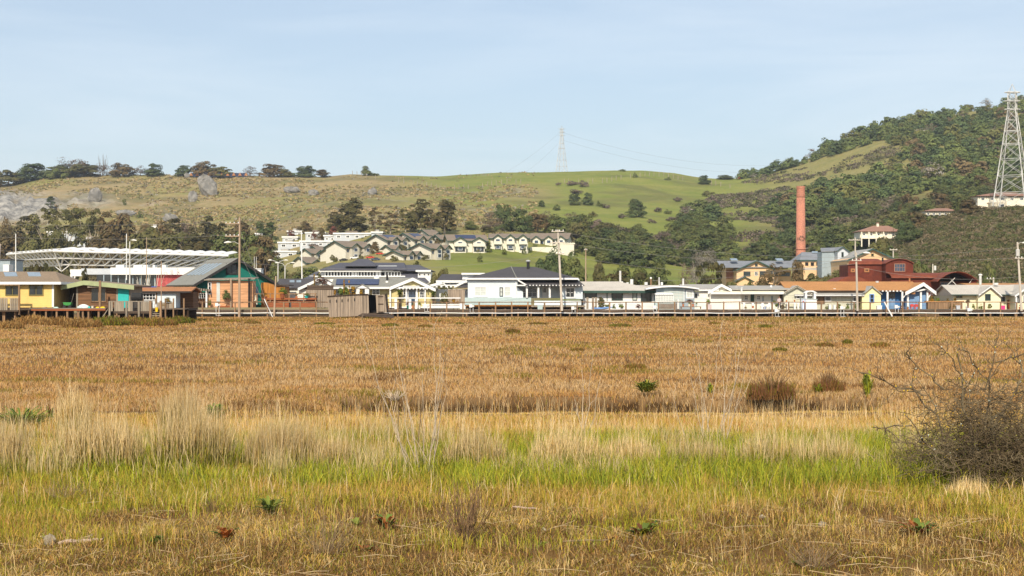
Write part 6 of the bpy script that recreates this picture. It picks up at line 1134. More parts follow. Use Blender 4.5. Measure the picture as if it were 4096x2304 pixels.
# marsh beyond the ditch: low russet and straw coloured pickleweed and salt grass
g = np.random.default_rng(21); N = 500000
Ym = np.where(g.random(N) < .55, 1/np.sqrt(g.uniform(1/199.5**2, 1/38.5**2, N)), g.uniform(75, 199.6, N)); U = g.uniform(-1200, 5300, N); xm = (U-CX)/S*Ym
c_ = 42+1.0*(fbm(xm/6, xm*0+3, 41)-.5)*2; w_ = np.clip(sstep(1150, 1650, U)-sstep(3250, 3700, U), 0, 1); keep = (Ym > c_+1.1) | ((Ym > 38.3) & (w_ < .35+.2*(fbm(xm/2, Ym/2, 44)-.5))); Ym, xm, U = Ym[keep], xm[keep], U[keep]; n = len(Ym)
pa, pb_, pc = fbm(xm/9, Ym/6, 51), fbm(xm/2.2, Ym/2.5, 52, 3), fbm(xm/26, Ym/16, 53)
near = np.clip((Ym-60)/120, 0, 1)
tt = pa*.4+pb_*.45+pc*.35+g.normal(0, .07, n)
col = np.where((tt < .50)[:, None], RUS*1.2, np.where((tt < .66)[:, None], TAN*1.12, STRAW*.9)); col = np.where((g.random(n) < .28)[:, None], pick(g, n, [TAN, GOLD, BRN, RUS], [.45, .32, .07, .16]), col)
gp = (fbm(xm/4, Ym/3, 55) > .67) & (g.random(n) < .4); col = np.where(gp[:, None], OLV*.75, col); br_ = (fbm(xm/2.2, Ym/2.2, 56) > .69) & (g.random(n) < .45); col = np.where(br_[:, None], BRN*1.25, col)
lastb = sstep(150, 175, Ym); gp2 = (fbm(xm/6, Ym/5, 58) > .5) & (g.random(n) < .5*lastb); col = np.where(gp2[:, None], OLV*.6, col)
hm = (.055+.12*pb_+.045*g.random(n)+(br_ | gp)*.06)*(.8+.5*pc)*(1+.9*lastb*(1-sstep(184, 192, Ym)))*(1-.45*sstep(190, 195, Ym))
stuff('marsh_grass', 'low russet and straw coloured salt marsh plants covering the flat marsh', 'grass', xm, Ym, marsh_z(xm, Ym), hm, np.maximum(.010, Ym*.0004), g.uniform(.3, 1.1, n), col*np.array([.83, .765, .85]), 22, hue=.10)
# near bank
def bank(n, y0, y1, seed, pw=1.0):
    n = int(n*1.15)
    g = np.random.default_rng(seed); y = y0+(y1-y0)*g.random(n)**pw; u = g.uniform(-800, 4900, n); return (u-CX)/S*y, y, g
def put(name, label, n, y0, y1, seed, hf, wf, lf, cf, keepf=None, pw=1.0, foot=None):
    x, y, g = bank(n, y0, y1, seed, pw)
    if keepf is not None: k = keepf(x, y, g); x, y = x[k], y[k]
    m = len(x); stuff(name, label, 'grass', x, y, marsh_z(x, y), hf(x, y, g, m), wf(x, y, g, m), lf(x, y, g, m), cf(x, y, g, m), seed+500, **({'foot': pick(g, m, foot, [1/len(foot)]*len(foot))} if foot else {}))
edge = lambda x, y: 38.6+1.5*(fbm(x/5, x*0+9, 61)-.5)*2
put('dry_thatch', 'matted short dry brown grass covering the nearest ground', 150000, 13.5, 24.5, 31, lambda x, y, g, m: g.uniform(.02, .10, m)+.26*np.clip(fbm(x/.45, y/.45, 62)-.4, 0, 1), lambda x, y, g, m: g.uniform(.005, .013, m), lambda x, y, g, m: np.where(g.random(m) < .6, g.uniform(1.2, 3.4, m), g.uniform(.4, 1.2, m)),
    lambda x, y, g, m: np.where((fbm(x/1.1, y/1.1, 63)+g.normal(0, .07, m) > .53)[:, None], pick(g, m, [TAN*1.1, STRAW, GRY, GOLD*1.1, OLV], [.36, .16, .14, .20, .14]), pick(g, m, [BRN, RUS, TAN, OLV*.9, GRY*.8], [.36, .18, .2, .18, .08])), lambda x, y, g: fbm(x/.5, y/.6, 80)+g.normal(0, .09, len(x)) > .41, 1.1)
put('creeping_green', 'patches of low green creeper between the dry grass', 60000, 13.5, 23, 32, lambda x, y, g, m: g.uniform(.02, .075, m), lambda x, y, g, m: g.uniform(.006, .013, m), lambda x, y, g, m: g.uniform(.4, 1.6, m), lambda x, y, g, m: pick(g, m, [OLV*.7, GRN*.8, BRN], [.45, .25, .3]),
    lambda x, y, g: (fbm(x/1.0, y/1.2, 64)+g.normal(0, .06, len(x)) > .52), 1.1)
put('dry_stalks', 'scattered thin upright straw stalks in the near grass', 5200, 13.6, 24, 33, lambda x, y, g, m: g.uniform(.12, .36, m), lambda x, y, g, m: g.uniform(.003, .006, m), lambda x, y, g, m: g.uniform(.05, .5, m), lambda x, y, g, m: pick(g, m, [STRAW, TAN, GRY], [.45, .35, .2]), lambda x, y, g: fbm(x/1.2, y/1.0, 65) > .45)
mid = lambda x, y: y+3.6*(fbm(x/1.7, y/2.2, 66)-.5)*2+1.5*(vnoise(x/6, y/6, 166)-.5)
put('green_grass', 'soft yellow green grass band across the bank', 200000, 17.5, 31.5, 34, lambda x, y, g, m: g.uniform(.07, .24, m)*(.7+.7*fbm(x/1.0, y/1.0, 67)), lambda x, y, g, m: g.uniform(.005, .011, m), lambda x, y, g, m: g.uniform(.15, .9, m),
    lambda x, y, g, m: np.where((fbm(x/1.6, y/1.6, 68)+g.normal(0, .08, m) > .44)[:, None], pick(g, m, [OLV, GRN, BRT, GOLD, OLV*.6], [.36, .18, .2, .14, .12]), pick(g, m, [TAN, OLV*.9, RUS, GOLD], [.26, .42, .1, .22])), lambda x, y, g: mid(x, y)+g.normal(0, 1.0, len(x)) > 20.1)
clump = lambda x, y: fbm(x/.75, y/.9, 70, 3)+.25*(fbm(x/2.6, y/3, 71)-.5)
put('straw_grass', 'tall pale straw coloured grass along the top of bank', 46000, 23.6, 31.0, 35, lambda x, y, g, m: g.uniform(.2, .58, m)*(.5+1.0*clump(x, y))*(1-.28*sstep(1100, 2400, CX+S*x/y)), lambda x, y, g, m: g.uniform(.007, .0155, m), lambda x, y, g, m: g.uniform(.03, .42, m),
    lambda x, y, g, m: np.where((g.random(m) < .72)[:, None], pick(g, m, [PALE, PALE*.75, STRAW, TAN], [.46, .2, .16, .18]), pick(g, m, [OLV, GRN, PALE*.8], [.3, .2, .5])), lambda x, y, g: clump(x, y)+g.normal(0, .04, len(x))-.035*sstep(1200, 2600, CX+S*x/y) > .565, foot=[GRN, OLV, BRT])
put('leafy_grass', 'lush green blades at the foot of the straw grass', 66000, 22.6, 30, 38, lambda x, y, g, m: g.uniform(.15, .42, m)*(1+.35*sstep(1600, 3000, CX+S*x/y)), lambda x, y, g, m: g.uniform(.007, .013, m), lambda x, y, g, m: g.uniform(.15, .9, m), lambda x, y, g, m: pick(g, m, [GRN, BRT, OLV, GRN*.5], [.32, .2, .26, .22]), lambda x, y, g: fbm(x/1.5, y/1.3, 73)+.0007*(CX+S*x/y-900)/10+g.normal(0, .05, len(x)) > .48)
put('bank_edge_grass', 'golden brown low grass reaching back to the ditch edge', 120000, 28.5, 39.6, 36, lambda x, y, g, m: g.uniform(.07, .24, m)*(.6+.9*fbm(x/1.5, y/2, 74))*(1-.7*sstep(33.5, 37.5, y)), lambda x, y, g, m: g.uniform(.007, .014, m), lambda x, y, g, m: g.uniform(.1, .8, m), lambda x, y, g, m: np.where((fbm(x/2, y/2.5, 75)+g.normal(0, .06, m) > .52)[:, None], pick(g, m, [GOLD*.9, TAN, PALE*.75, OLV*.9], [.2, .42, .26, .12]), pick(g, m, [OLV*.8, RUS, TAN*.9, GOLD*.8], [.24, .26, .36, .14])), lambda x, y, g: y < edge(x, y))
put('thin_stems', 'sparse thin pale stems rising above the low bank grass', 7000, 28, 38, 39, lambda x, y, g, m: g.uniform(.25, .62, m), lambda x, y, g, m: g.uniform(.005, .009, m), lambda x, y, g, m: g.uniform(.02, .35, m), lambda x, y, g, m: pick(g, m, [PALE, TAN], [.6, .4]), lambda x, y, g: fbm(x/1.6, y/2, 76) > .42)
put('straw_wisps', 'lone pale straw stems standing out of the green grass', 2600, 20.5, 25, 42, lambda x, y, g, m: g.uniform(.15, .45, m), lambda x, y, g, m: g.uniform(.006, .011, m), lambda x, y, g, m: g.uniform(.05, .6, m), lambda x, y, g, m: pick(g, m, [PALE, TAN, GRY], [.5, .3, .2]), lambda x, y, g: fbm(x/.9, y/.9, 83) > .5)
put('dead_weeds', 'patches of dark dead weeds standing in the near grass', 26000, 13.8, 23.5, 40, lambda x, y, g, m: g.uniform(.04, .2, m), lambda x, y, g, m: g.uniform(.003, .007, m), lambda x, y, g, m: g.uniform(.2, 1.1, m), lambda x, y, g, m: pick(g, m, [BRN*.7, RUS*.6, GRY*.8, TAN*.7], [.4, .25, .2, .15]), lambda x, y, g: fbm(x/.9, y/1.1, 81)+g.normal(0, .04, len(x)) > .57)
# ditch walls and floor keep a fringe of weeds, coloured dark to add to its shade
x, y, g = bank(9000, 38.5, 43.9, 37); stuff('ditch_weeds', 'russet weeds coloured dark for the shade of the ditch', 'grass', x, y, marsh_z(x, y), g.uniform(.06, .26, len(x)), g.uniform(.01, .02, len(x)), g.uniform(.2, .9, len(x)), pick(g, len(x), [BRN, RUS, OLV*.6], [.45, .35, .2]), 538)
# grass tussocks: each a thing of its own
def tussock(label, px, pyb, wpx, pyt, green, n=3000, seed=0, lean=.28):
    n = int(n*.62)
    Y = 18000/(pyb-HY); x0 = X(px, Y); g = np.random.default_rng(900+seed); w = wpx*Y/S; hh = (pyb-pyt)/S*Y; n1 = int(n*green); n2 = n-n1
    def ring(m, sp): a = g.uniform(0, 6.283, m); r = .5*w*sp*np.sqrt(g.random(m)); return r*np.cos(a), r*np.sin(a)*.65, a, r
    V, F, C_ = [], [], []
    for m, hr, cols, p, sp, ln, ww in ((n1, (.25, .62), [GRN, BRT, OLV, GRN*.6], [.34, .28, .22, .16], .95, (.15, .85), (.008, .016)), (n2, (.35, .92), [PALE, TAN, GRY, STRAW], [.5, .16, .2, .14], .9, (.02, lean), (.007, .0145))):
        if m == 0: continue
        bx, by, a, r = ring(m, sp); h = hh*g.uniform(*hr, m)*(1.05-.4*(r/(.5*w))**2); v, f, c = blades(bx, by, np.zeros(m), h, g.uniform(*ww, m), g.uniform(*ln, m), pick(g, m, cols, p), g, hue=.25, foot=pick(g, m, [GRN*.8, OLV*.8], [.5, .5])); F.append(f+sum(len(q) for q in V)); V.append(v); C_.append(c)
    # a few tall flowering stems
    m = int(26*w/1.2)+4; bx, by, a, r = ring(m, .8); v, f, c = blades(bx, by, np.zeros(m), hh*g.uniform(.95, 1.35, m), np.full(m, .009), g.uniform(.0, .3, m), pick(g, m, [PALE, GRY], [.7, .3]), g); F.append(f+sum(len(q) for q in V)); V.append(v); C_.append(c)
    o = link('grass_tussock', mesh_np('grass_tussock', np.concatenate(V), np.concatenate(F), M_BL, np.concatenate(C_)), None, (x0, Y, float(marsh_z(np.array([x0]), np.array([Y]))[0]))); tag(o, label, 'grass', 'grass tussocks along the bank')
for i, (l, px, pb, w, pt, gr_, n_) in enumerate((('straw tussock cut by the left edge', 25, 1900, 230, 1640, .3, 2200), ('broad pale straw tussock with green foot, left of the spreading one', 400, 1895, 400, 1590, .3, 4200), ('tall straw tussock with spreading lime green leaves', 770, 1895, 360, 1540, .42, 4200), ('dense upright straw tussock third from left', 1130, 1885, 340, 1620, .2, 4000), ('small green tussock right of the dense upright straw one', 1340, 1890, 200, 1690, .45, 2000), ('green tussock right of the dead fennel clump', 1900, 1890, 300, 1660, .45, 3000),
                                                ('straw and green tussock in the middle of the bank', 2260, 1895, 320, 1650, .4, 3200), ('straw tussock right of the bank middle', 2520, 1890, 280, 1690, .35, 2600), ('tussock below the right dead stalk cluster', 2790, 1880, 300, 1700, .5, 2800), ('bright green leafy tussock, left of the two big green ones', 3080, 1890, 330, 1660, .72, 4200), ('bright green leafy tussock, right of the two big green ones', 3320, 1900, 330, 1680, .7, 4200), ('shaded green tussock under left side of thorn bush', 3640, 1890, 230, 1680, .85, 2600), ('straw tussock in front of the thorn bush', 3870, 2000, 190, 1885, .3, 1300), ('pale straw tussock far left behind front row', 300, 1740, 160, 1500, .15, 1500), ('thin straw tussock left of leafy green bush', 720, 1730, 200, 1490, .12, 1700))):
    tussock(l, px, pb, w, pt, gr_, n_, i)
# ------------------------------------------------------------------ dead stalks, twiggy bushes
def twig(b, p0, p1, r0, r1, g, wob=.06, k=4, n=4):
    p0, p1 = Vector(p0), Vector(p1); L_ = (p1-p0).length; pts = [p0.lerp(p1, i/k)+(Vector((g.uniform(-1, 1), g.uniform(-1, 1), g.uniform(-1, 1)))*wob*L_ if 0 < i < k else Vector()) for i in range(k+1)]
    b.tube(pts, [r0+(r1-r0)*i/k for i in range(k+1)], n, cap=False); return pts
def GP(px, py, Y, dy=0): return Vector((X(px, Y), Y+dy, Z(py, Y)))
mm('stalk', (.50, .40, .29), var=.25, sc=6); mm('stalk_dark', (.21, .145, .08), var=.3, sc=6); mm('thorn_bark', (.115, .08, .042), var=.5, sc=7, c2=(.19, .15, .085)); mm('lichen', (.62, .40, .03), var=.2, sc=20); mm('lichen_pale', (.5, .52, .42), var=.2, sc=20); mm('twig_brown', (.17, .10, .05), var=.3, sc=8)
def stalks(label, base, Y, tips, r, seed, m='stalk', name='dead_stalks', side=3, group='dead fennel stalks'):
    g = random.Random(seed); t = thing(name, label, 'dead plant', GP(*base, Y)-Vector((0, 0, .03)), group)
    for (bx, px, py) in tips:
        b = MB(); p = twig(b, GP(bx, base[1]+g.uniform(-6, 6), Y, g.uniform(-.15, .15)), GP(px, py, Y, g.uniform(-.3, .3)), r, r*.35, g, .02, 5)
        for i in range(side):
            q = p[g.randrange(2, 6)]; L_ = g.uniform(.12, .4); e = q+Vector((g.uniform(-.6, .6), g.uniform(-.4, .4), g.uniform(.35, 1)))*L_; w = twig(b, q, e, r*.4, r*.18, g, .08, 3, 3)
            if g.random() < .5: twig(b, w[2], w[2]+Vector((g.uniform(-.5, .5), g.uniform(-.3, .3), g.uniform(.2, 1)))*L_*.6, r*.25, r*.12, g, .08, 2, 3)
        b.build('stem', M[m], t)
Y = 18000/(1905-HY)
stalks('tall clump of bleached dead fennel stems fanning up left of centre', (1690, 1905), Y, [(1650, 1440, 1330), (1665, 1600, 1540), (1680, 1570, 1320), (1690, 1620, 1545), (1700, 1775, 1440), (1712, 1770, 1480), (1722, 1790, 1560), (1730, 1740, 1300), (1640, 1560, 1590), (1700, 1690, 1480), (1715, 1760, 1380), (1745, 1640, 1700), (1660, 1500, 1500)], .0085, 1)
stalks('thin dark dead stems rising beside bleached fennel clump', (1640, 1880), 18000/(1880-HY)+1.5, [(1605, 1570, 1310), (1645, 1735, 1320), (1700, 1680, 1540), (1735, 1790, 1345)], .008, 2, 'stalk_dark')
stalks('cluster of bleached and dark dead stems right of bank middle', (2830, 1800), 18000/(1800-HY), [(2760, 2670, 1520), (2800, 2830, 1500), (2805, 2800, 1420), (2815, 2880, 1310), (2850, 2960, 1480), (2870, 2990, 1340), (2890, 3010, 1400), (2840, 2770, 1360), (2900, 2890, 1290), (2860, 2930, 1460), (2880, 3000, 1500), (2820, 2740, 1400), (2905, 2960, 1330)], .0075, 3, side=4)
stalks('single forked pale dead stem between the two stalk clusters', (2340, 1780), 18000/(1780-HY), [(2335, 2375, 1400), (2330, 2330, 1480), (2350, 2410, 1480), (2345, 2300, 1600)], .009, 4)
def twigbush(label, px, pyb, wpx, pyt, n, seed, m='twig_brown', r=.006, name='twig_bush'):
    Y = 18000/(pyb-HY); g = random.Random(seed); w = wpx*Y/S/2; hh = (pyb-pyt)*Y/S; x = X(px, Y); o0 = Vector((x, Y, float(marsh_z(np.array([x]), np.array([Y]))[0])-.02)); b = MB()
    for i in range(n):
        a = g.uniform(0, 6.28); e = w*g.random()**.6; s0 = o0+Vector((math.cos(a), math.sin(a), 0))*w*.22*g.random(); e0 = o0+Vector((math.cos(a)*e, math.sin(a)*e, hh*g.uniform(.5, 1)*(1.05-.35*(e/w)**2))); p = twig(b, s0, e0, r, r*.45, g, .05, 4, 3)
        for k in range(3): q = p[g.randrange(1, 5)]; twig(b, q, q+Vector((g.uniform(-.5, .5), g.uniform(-.5, .5), g.uniform(.4, 1)))*hh*g.uniform(.1, .3), r*.5, r*.22, g, .08, 2, 3)
    o = b.build(name, M[m], None, tuple(o0)); tag(o, label, 'bush', 'leafless twiggy bushes'); return o
twigbush('dark leafless twiggy bush in the nearest grass at centre', 1860, 2170, 280, 1900, 60, 1); twigbush('sparse grey twigs in the grass left of the dark twiggy bush', 1310, 2230, 300, 2030, 40, 2, 'stalk_dark', .004)
twigbush('brown twig clump near the left green dock plant', 850, 2060, 150, 1985, 40, 3, 'twig_brown', .004); twigbush('brown twig clump above the right dock plant', 2560, 2080, 160, 1990, 40, 4, 'twig_brown', .004); twigbush('greyish twig clump low in the right corner grass', 3250, 2260, 330, 2130, 60, 5, 'stalk_dark', .004); twigbush('brown twig clump low at the left edge', 260, 2010, 200, 1900, 40, 6, 'stalk_dark', .004)
twigbush('pile of pale fallen stems lying at the ditch edge', 1580, 1588, 120, 1545, 40, 7, 'stalk', .012)
# leafy plants with long leaves
def leafy(label, px, pyb, wpx, pyt, n, cols, seed, name='leafy_plant', cat='plant', lw=.028, spread=1.0, Y=None, z=None, group='leafy green plants on the bank'):
    Y = Y or 18000/(pyb-HY); g = np.random.default_rng(seed); w = wpx*Y/S/2; hh = (pyb-pyt)*Y/S; x = X(px, Y); z0 = float(marsh_z(np.array([x]), np.array([Y]))[0]) if z is None else z; V, F, C_ = [], [], []; nv = 0
    for i in range(n):
        a = g.uniform(0, 6.283); L_ = g.uniform(.55, 1.0); up = g.uniform(.25, 1.0); wd = lw*g.uniform(.7, 1.3); bs = np.array([math.cos(a), math.sin(a), 0])*w*.35*g.random()*spread+np.array([0, 0, hh*g.random()*.45*(n > 20)]); d = np.array([math.cos(a), math.sin(a), 0]); s = np.array([-math.sin(a), math.cos(a), 0])*wd; pts = []
        for t, k in ((0, .35), (.35, 1), (.7, .85), (1, .05)):
            c = bs+d*w*L_*t*(1.1-.35*up)+np.array([0, 0, hh*up*(math.sin(t*2.0)*.8)*.75]); pts += [c-s*k+np.array([0, 0, wd*.3*k]), c+np.array([0, 0, 0]), c+s*k+np.array([0, 0, wd*.3*k])]
        V += pts; 
        for q in range(3):
            for e in range(2): F.append([nv+q*3+e, nv+q*3+e+1, nv+q*3+e+4, nv+q*3+e+3])
        C_ += [np.array(cols[g.integers(len(cols))])*g.uniform(.75, 1.25)]*12; nv += 12
    o = link(name, mesh_np(name, np.array(V), np.array(F), MATS['blade'], np.array(C_)), None, (x, Y, z0)); tag(o, label, cat, group); return o
DG, LG, RD, OR = (.115, .16, .03), (.22, .26, .04), (.22, .08, .035), (.36, .12, .03)
leafy('green plant with long arching leaves in the near grass', 1080, 2070, 130, 1995, 30, [DG, LG, LG], 1); leafy('small green dock with upright leaves, left of orange one', 630, 2190, 70, 2125, 14, [LG, DG], 2, lw=.03); leafy('dock plant with orange red withered leaves', 905, 2180, 120, 2110, 26, [OR, OR, RD, DG], 3, lw=.032); leafy('dark green and red dock plant near centre', 1545, 2120, 120, 2055, 26, [DG, DG, RD, OR], 4, lw=.034)
leafy('dark green dock with red leaves, right of the centre', 2575, 2150, 150, 2075, 28, [DG, DG, LG, RD], 5, lw=.036); leafy('small reddish dock beside dark green dock', 2450, 2160, 70, 2125, 14, [RD, DG, OR], 6, lw=.026); leafy('dock plant with red leaves in the right corner', 3680, 2150, 170, 2080, 28, [DG, DG, RD, OR], 7, lw=.034); leafy('small bright dock left of centre twiggy bush', 1420, 2110, 70, 2055, 12, [LG], 8); leafy('low green dock in lower right grass', 3200, 2250, 90, 2215, 16, [LG, DG], 9); leafy('tiny green sprout below the white bottle shard', 2170, 2180, 50, 2150, 10, [LG], 10)
leafy('reddish dock in the lower middle grass', 1460, 2205, 120, 2170, 18, [DG, RD, OR], 14, lw=.03)
leafy('bushy bright green plant behind the left tussocks', 858, 1680, 90, 1608, 160, [LG, DG, (.15, .25, .03)], 11, 'green_bush', 'bush', .02, 1.6); leafy('bushy bright green plant at the ditch right of middle', 2585, 1612, 100, 1560, 120, [LG, DG, (.35, .33, .04)], 12, 'green_bush', 'bush', .03, 1.6, Y=43.9, z=.12); leafy('broad green weed clump at the left edge', 90, 1720, 210, 1625, 200, [LG, DG, (.14, .2, .03)], 13, 'green_bush', 'bush', .022, 1.8)
leafy('small green weed with reddish top right of left weed clump', 200, 1680, 40, 1612, 40, [DG, LG, RD], 15, 'green_bush', 'bush', .016, 1.2); leafy('green sprig at foot of the right reddish bush', 3272, 1575, 40, 1530, 60, [LG, BRT], 16, 'green_bush', 'bush', .022, 1.2); leafy('yellow green sprig standing right of the reddish bushes', 3470, 1590, 60, 1480, 90, [LG, BRT], 17, 'green_bush', 'bush', .022, 1.2); leafy('small yellow green plant behind right stalk cluster', 2840, 1580, 36, 1530, 50, [LG, BRT], 18, 'green_bush', 'bush', .022, 1.2)
def reddish(label, px, pyb, w, pyt, seed):
    Y = 18000/(pyb-HY); x = X(px, Y); t = thing('reddish_bush', label, 'bush', (x, Y, -.02), 'dark reddish marsh bushes'); g = np.random.default_rng(seed); n = 1250; ww = w*Y/S/2; hh = (pyb-pyt)*Y/S; a = g.uniform(0, 6.28, n); r = ww*np.sqrt(g.random(n)); z = hh*g.random(n)**1.3*(1.0-.55*(r/ww)**2)*(.3+.8*vnoise(a*2.6+seed, r*7, 5))*.72
    v, f, c = blades(r*np.cos(a), r*np.sin(a)*.7, z, g.uniform(.10, .34, n), np.full(n, .017), g.uniform(.05, .6, n), pick(g, n, [RUS*.6, BRN*.9, np.array((.24, .095, .05)), OLV*.45], [.35, .3, .25, .1]), g); link('foliage', mesh_np('foliage', v, f, M_BL, c), t); b = MB(); rg = random.Random(seed)
    for i in range(46): aa = rg.uniform(0, 6.28); e = ww*rg.random(); twig(b, Vector((x, Y, 0)), Vector((x+math.cos(aa)*e, Y+math.sin(aa)*e*.7, hh*rg.uniform(.6, 1))), .012, .005, rg, .05, 3, 3)
    b.build('stems', M['twig_brown'], t)
reddish('dark reddish brown bush at ditch edge, larger left one', 3085, 1592, 195, 1480, 1); reddish('dark reddish brown bush at ditch edge, smaller right one', 3315, 1572, 130, 1478, 2)
for i, (px, py, w, h) in enumerate(((3120, 1410, 60, 26), (3300, 1390, 70, 26), (3520, 1388, 80, 26), (3390, 1375, 40, 20), (2540, 1480, 90, 36), (2310, 1410, 60, 20), (1840, 1300, 30, 14), (2050, 1330, 60, 18), (2860, 1300, 50, 18), (3060, 1312, 50, 20), (580, 1300, 70, 18), (930, 1290, 60, 16), (1560, 1306, 70, 18), (2980, 1320, 40, 18), (2700, 1345, 60, 18), (3840, 1340, 60, 18), (700, 1330, 90, 18), (130, 1300, 150, 52), (330, 1312, 160, 54), (30, 1316, 130, 44), (230, 1304, 140, 50), (430, 1306, 170, 54), (530, 1302, 150, 48), (630, 1306, 160, 50), (720, 1296, 120, 40), (850, 1310, 110, 22), (1010, 1296, 70, 18), (1300, 1300, 90, 16), (1700, 1310, 60, 16), (2150, 1300, 80, 16), (2480, 1306, 90, 16))):
    Y = 18000/(py-HY); x = X(px, Y); g = np.random.default_rng(300+i); n = 700 if h < 40 else 1800; ww = w*Y/S/2; hh = h*Y/S; a = g.uniform(0, 6.28, n); r = ww*np.sqrt(g.random(n)); v, f, c = blades(r*np.cos(a), r*np.sin(a), hh*.6*g.random(n)*(1.05-.6*(r/ww)**2), g.uniform(.15, .4, n)*max(.5, hh), np.full(n, max(.02, Y*.0005)), g.uniform(.2, 1, n), pick(g, n, [TAN*.75, BRN*1.2, RUS*.8] if 12 < i < 21 else [BRN, RUS*.7, OLV*.55] if i % 3 else [OLV*.6, GRN*.6, BRN], [.4, .3, .3]), g)
    tag(link('marsh_bush', mesh_np('marsh_bush', v, f, M_BL, c), None, (x, Y, -.02)), 'dark low gumplant bush scattered in the flat brown marsh', 'bush', 'low dark bushes scattered over the marsh')
# ------------------------------------------------------------------ thorn bush on the right
Y = 23.3; root = thing('thorn_bush', 'large tangled leafless thorn bush with yellow lichen at the right edge', 'bush', (X(3900, Y), Y, 0)); g = random.Random(77); br_ = MB(); tw = MB(); li = MB(); lp = MB()
def grow(p0, p1, r, lvl):
    pts = twig(br_ if r > .006 else tw, p0, p1, r, r*.55, g, .07, 5, 5 if r > .006 else 3)
    if lvl == 0: return pts
    L_ = (Vector(p1)-Vector(p0)).length; d = (Vector(p1)-Vector(p0)).normalized()
    for i in range({3: 7, 2: 7, 1: 6}[lvl]):
        q = pts[g.randrange(1, 6)].copy(); s = Vector((g.gauss(0, 1), g.gauss(0, .8), g.gauss(.15, .7))).normalized(); e = q+(d*.6+s*.8).normalized()*L_*g.uniform(.22, .5)*(.8 if lvl > 1 else .6); e.z = max(e.z, .04); grow(q, e, r*.5, lvl-1)
    if r > .0075:
        for i in range(2):
            q = pts[g.randrange(1, 6)]; (li if g.random() < .55 else lp).lathe((q.x+g.uniform(-.01, .01), q.y-r*.8, q.z+g.uniform(-.02, .02)), [(.004, 0), (r*.9+.004, .012), (.003, .026)], 5)
    return pts
mains = [((3880, 1900), (3830, 1420), 0), ((3900, 1900), (3990, 1440), -.2), ((3930, 1900), (4110, 1500), .2), ((3860, 1890), (3650, 1540), .1), ((3850, 1895), (3640, 1700), -.3), ((3960, 1900), (4170, 1660), -.3), ((3990, 1905), (4230, 1800), .1), ((3920, 1905), (3740, 1850), -.5), ((4010, 1905), (4120, 1900), -.6), ((3900, 1900), (3900, 1560), .5), ((3950, 1900), (4060, 1650), .6), ((4020, 1905), (4260, 1560), .2)]
for (a, b_, dy) in mains: grow(GP(*a, Y, dy*.2), GP(*b_, Y, dy), .021, 2)
for a, b_, dy in (((3690, 1570), (3440, 1490), .1), ((3780, 1560), (3625, 1410), 0), ((3850, 1520), (3760, 1390), -.1), ((3940, 1560), (3995, 1335), 0), ((3990, 1450), (4120, 1410), .1), ((3700, 1580), (3610, 1560), -.1), ((3930, 1500), (3850, 1370), .1), ((3640, 1700), (3480, 1705), -.1), ((3740, 1850), (3540, 1930), -.3)): grow(GP(*a, Y, dy), GP(*b_, Y, dy), .013, 2)
for i in range(4200):                                         # dense tangle low on the right, thinning upward
    a = g.gauss(3960, 175); top_ = 1490+.0012*(a-3960)**2 if a < 3960 else 1490; py = top_+(1930-top_)*max(g.random(), g.random()**.8); a += (py-1560)*.1
    if a < 3560 or (a < 3700 and py > 1900): continue
    p = GP(a, py, Y, g.uniform(-.9, .9)); d = Vector((g.gauss(0, 1), g.gauss(0, .7), g.gauss(.05, .55))).normalized()*g.uniform(.12, .42); q = p+d
    if q.z < .03: q.z = .05
    w = twig(tw, p, q, g.uniform(.0038, .0064), .0026, g, .09, 3, 3)
    for k in range(3): s = w[g.randrange(1, 4)]; twig(tw, s, s+Vector((g.gauss(0, 1), g.gauss(0, 1), g.gauss(.1, .8))).normalized()*g.uniform(.03, .12), .0034, .002, g, .05, 1, 3)
br_.build('branches', M['thorn_bark'], root); tw.build('twigs', M['thorn_bark'], root); li.build('lichen', M['lichen'], root)['kind'] = 'stuff'; lp.build('pale_lichen', M['lichen_pale'], root)['kind'] = 'stuff'
# ------------------------------------------------------------------ stones, driftwood, straw litter
def near(label, px, pyt, pyb, w, seed, m='rubble', name='stone', flat=.8): return boulder(label, px, pyt+(pyb-pyt)*.25, pyb, w, seed, 0, 18000/(pyb-HY), name, m, 'stones on the bank', 'stone', flat, .005)
mm('pebble', (.24, .20, .14), var=.2, sc=14); mm('chalk', (.40, .34, .25), var=.1, sc=14); mm('drift', (.50, .37, .28), 'hplank', var=.2, sc=12)
near('smooth rounded grey stone in the lower left grass', 198, 2128, 2182, 46, 21, 'pebble'); near('small white stone above rounded grey stone', 178, 2112, 2126, 20, 22, 'chalk'); near('small bluish stone right of white stone', 264, 2116, 2134, 22, 23, 'pebble'); near('brownish stone near right end of driftwood', 358, 2134, 2160, 36, 24, 'pebble'); near('tiny white stone near driftwood end', 382, 2106, 2118, 12, 25, 'chalk'); near('pale flat stone in the right grass', 3050, 2056, 2074, 30, 26, 'chalk'); near('grey rounded stone right of pale flat stone', 3292, 2085, 2108, 36, 27, 'pebble'); near('small greenish stone near right dock', 3525, 2072, 2092, 24, 28, 'pebble'); near('pale chip beside the tiny green sprout', 2175, 2108, 2130, 20, 29, 'chalk'); near('small white pebble in lower right mud', 2530, 2214, 2228, 18, 30, 'chalk'); near('tan stone left of the rounded stone', 168, 2142, 2154, 14, 31, 'chalk'); near('flat tan stone at the foot of driftwood', 420, 2145, 2160, 26, 32, 'pebble')
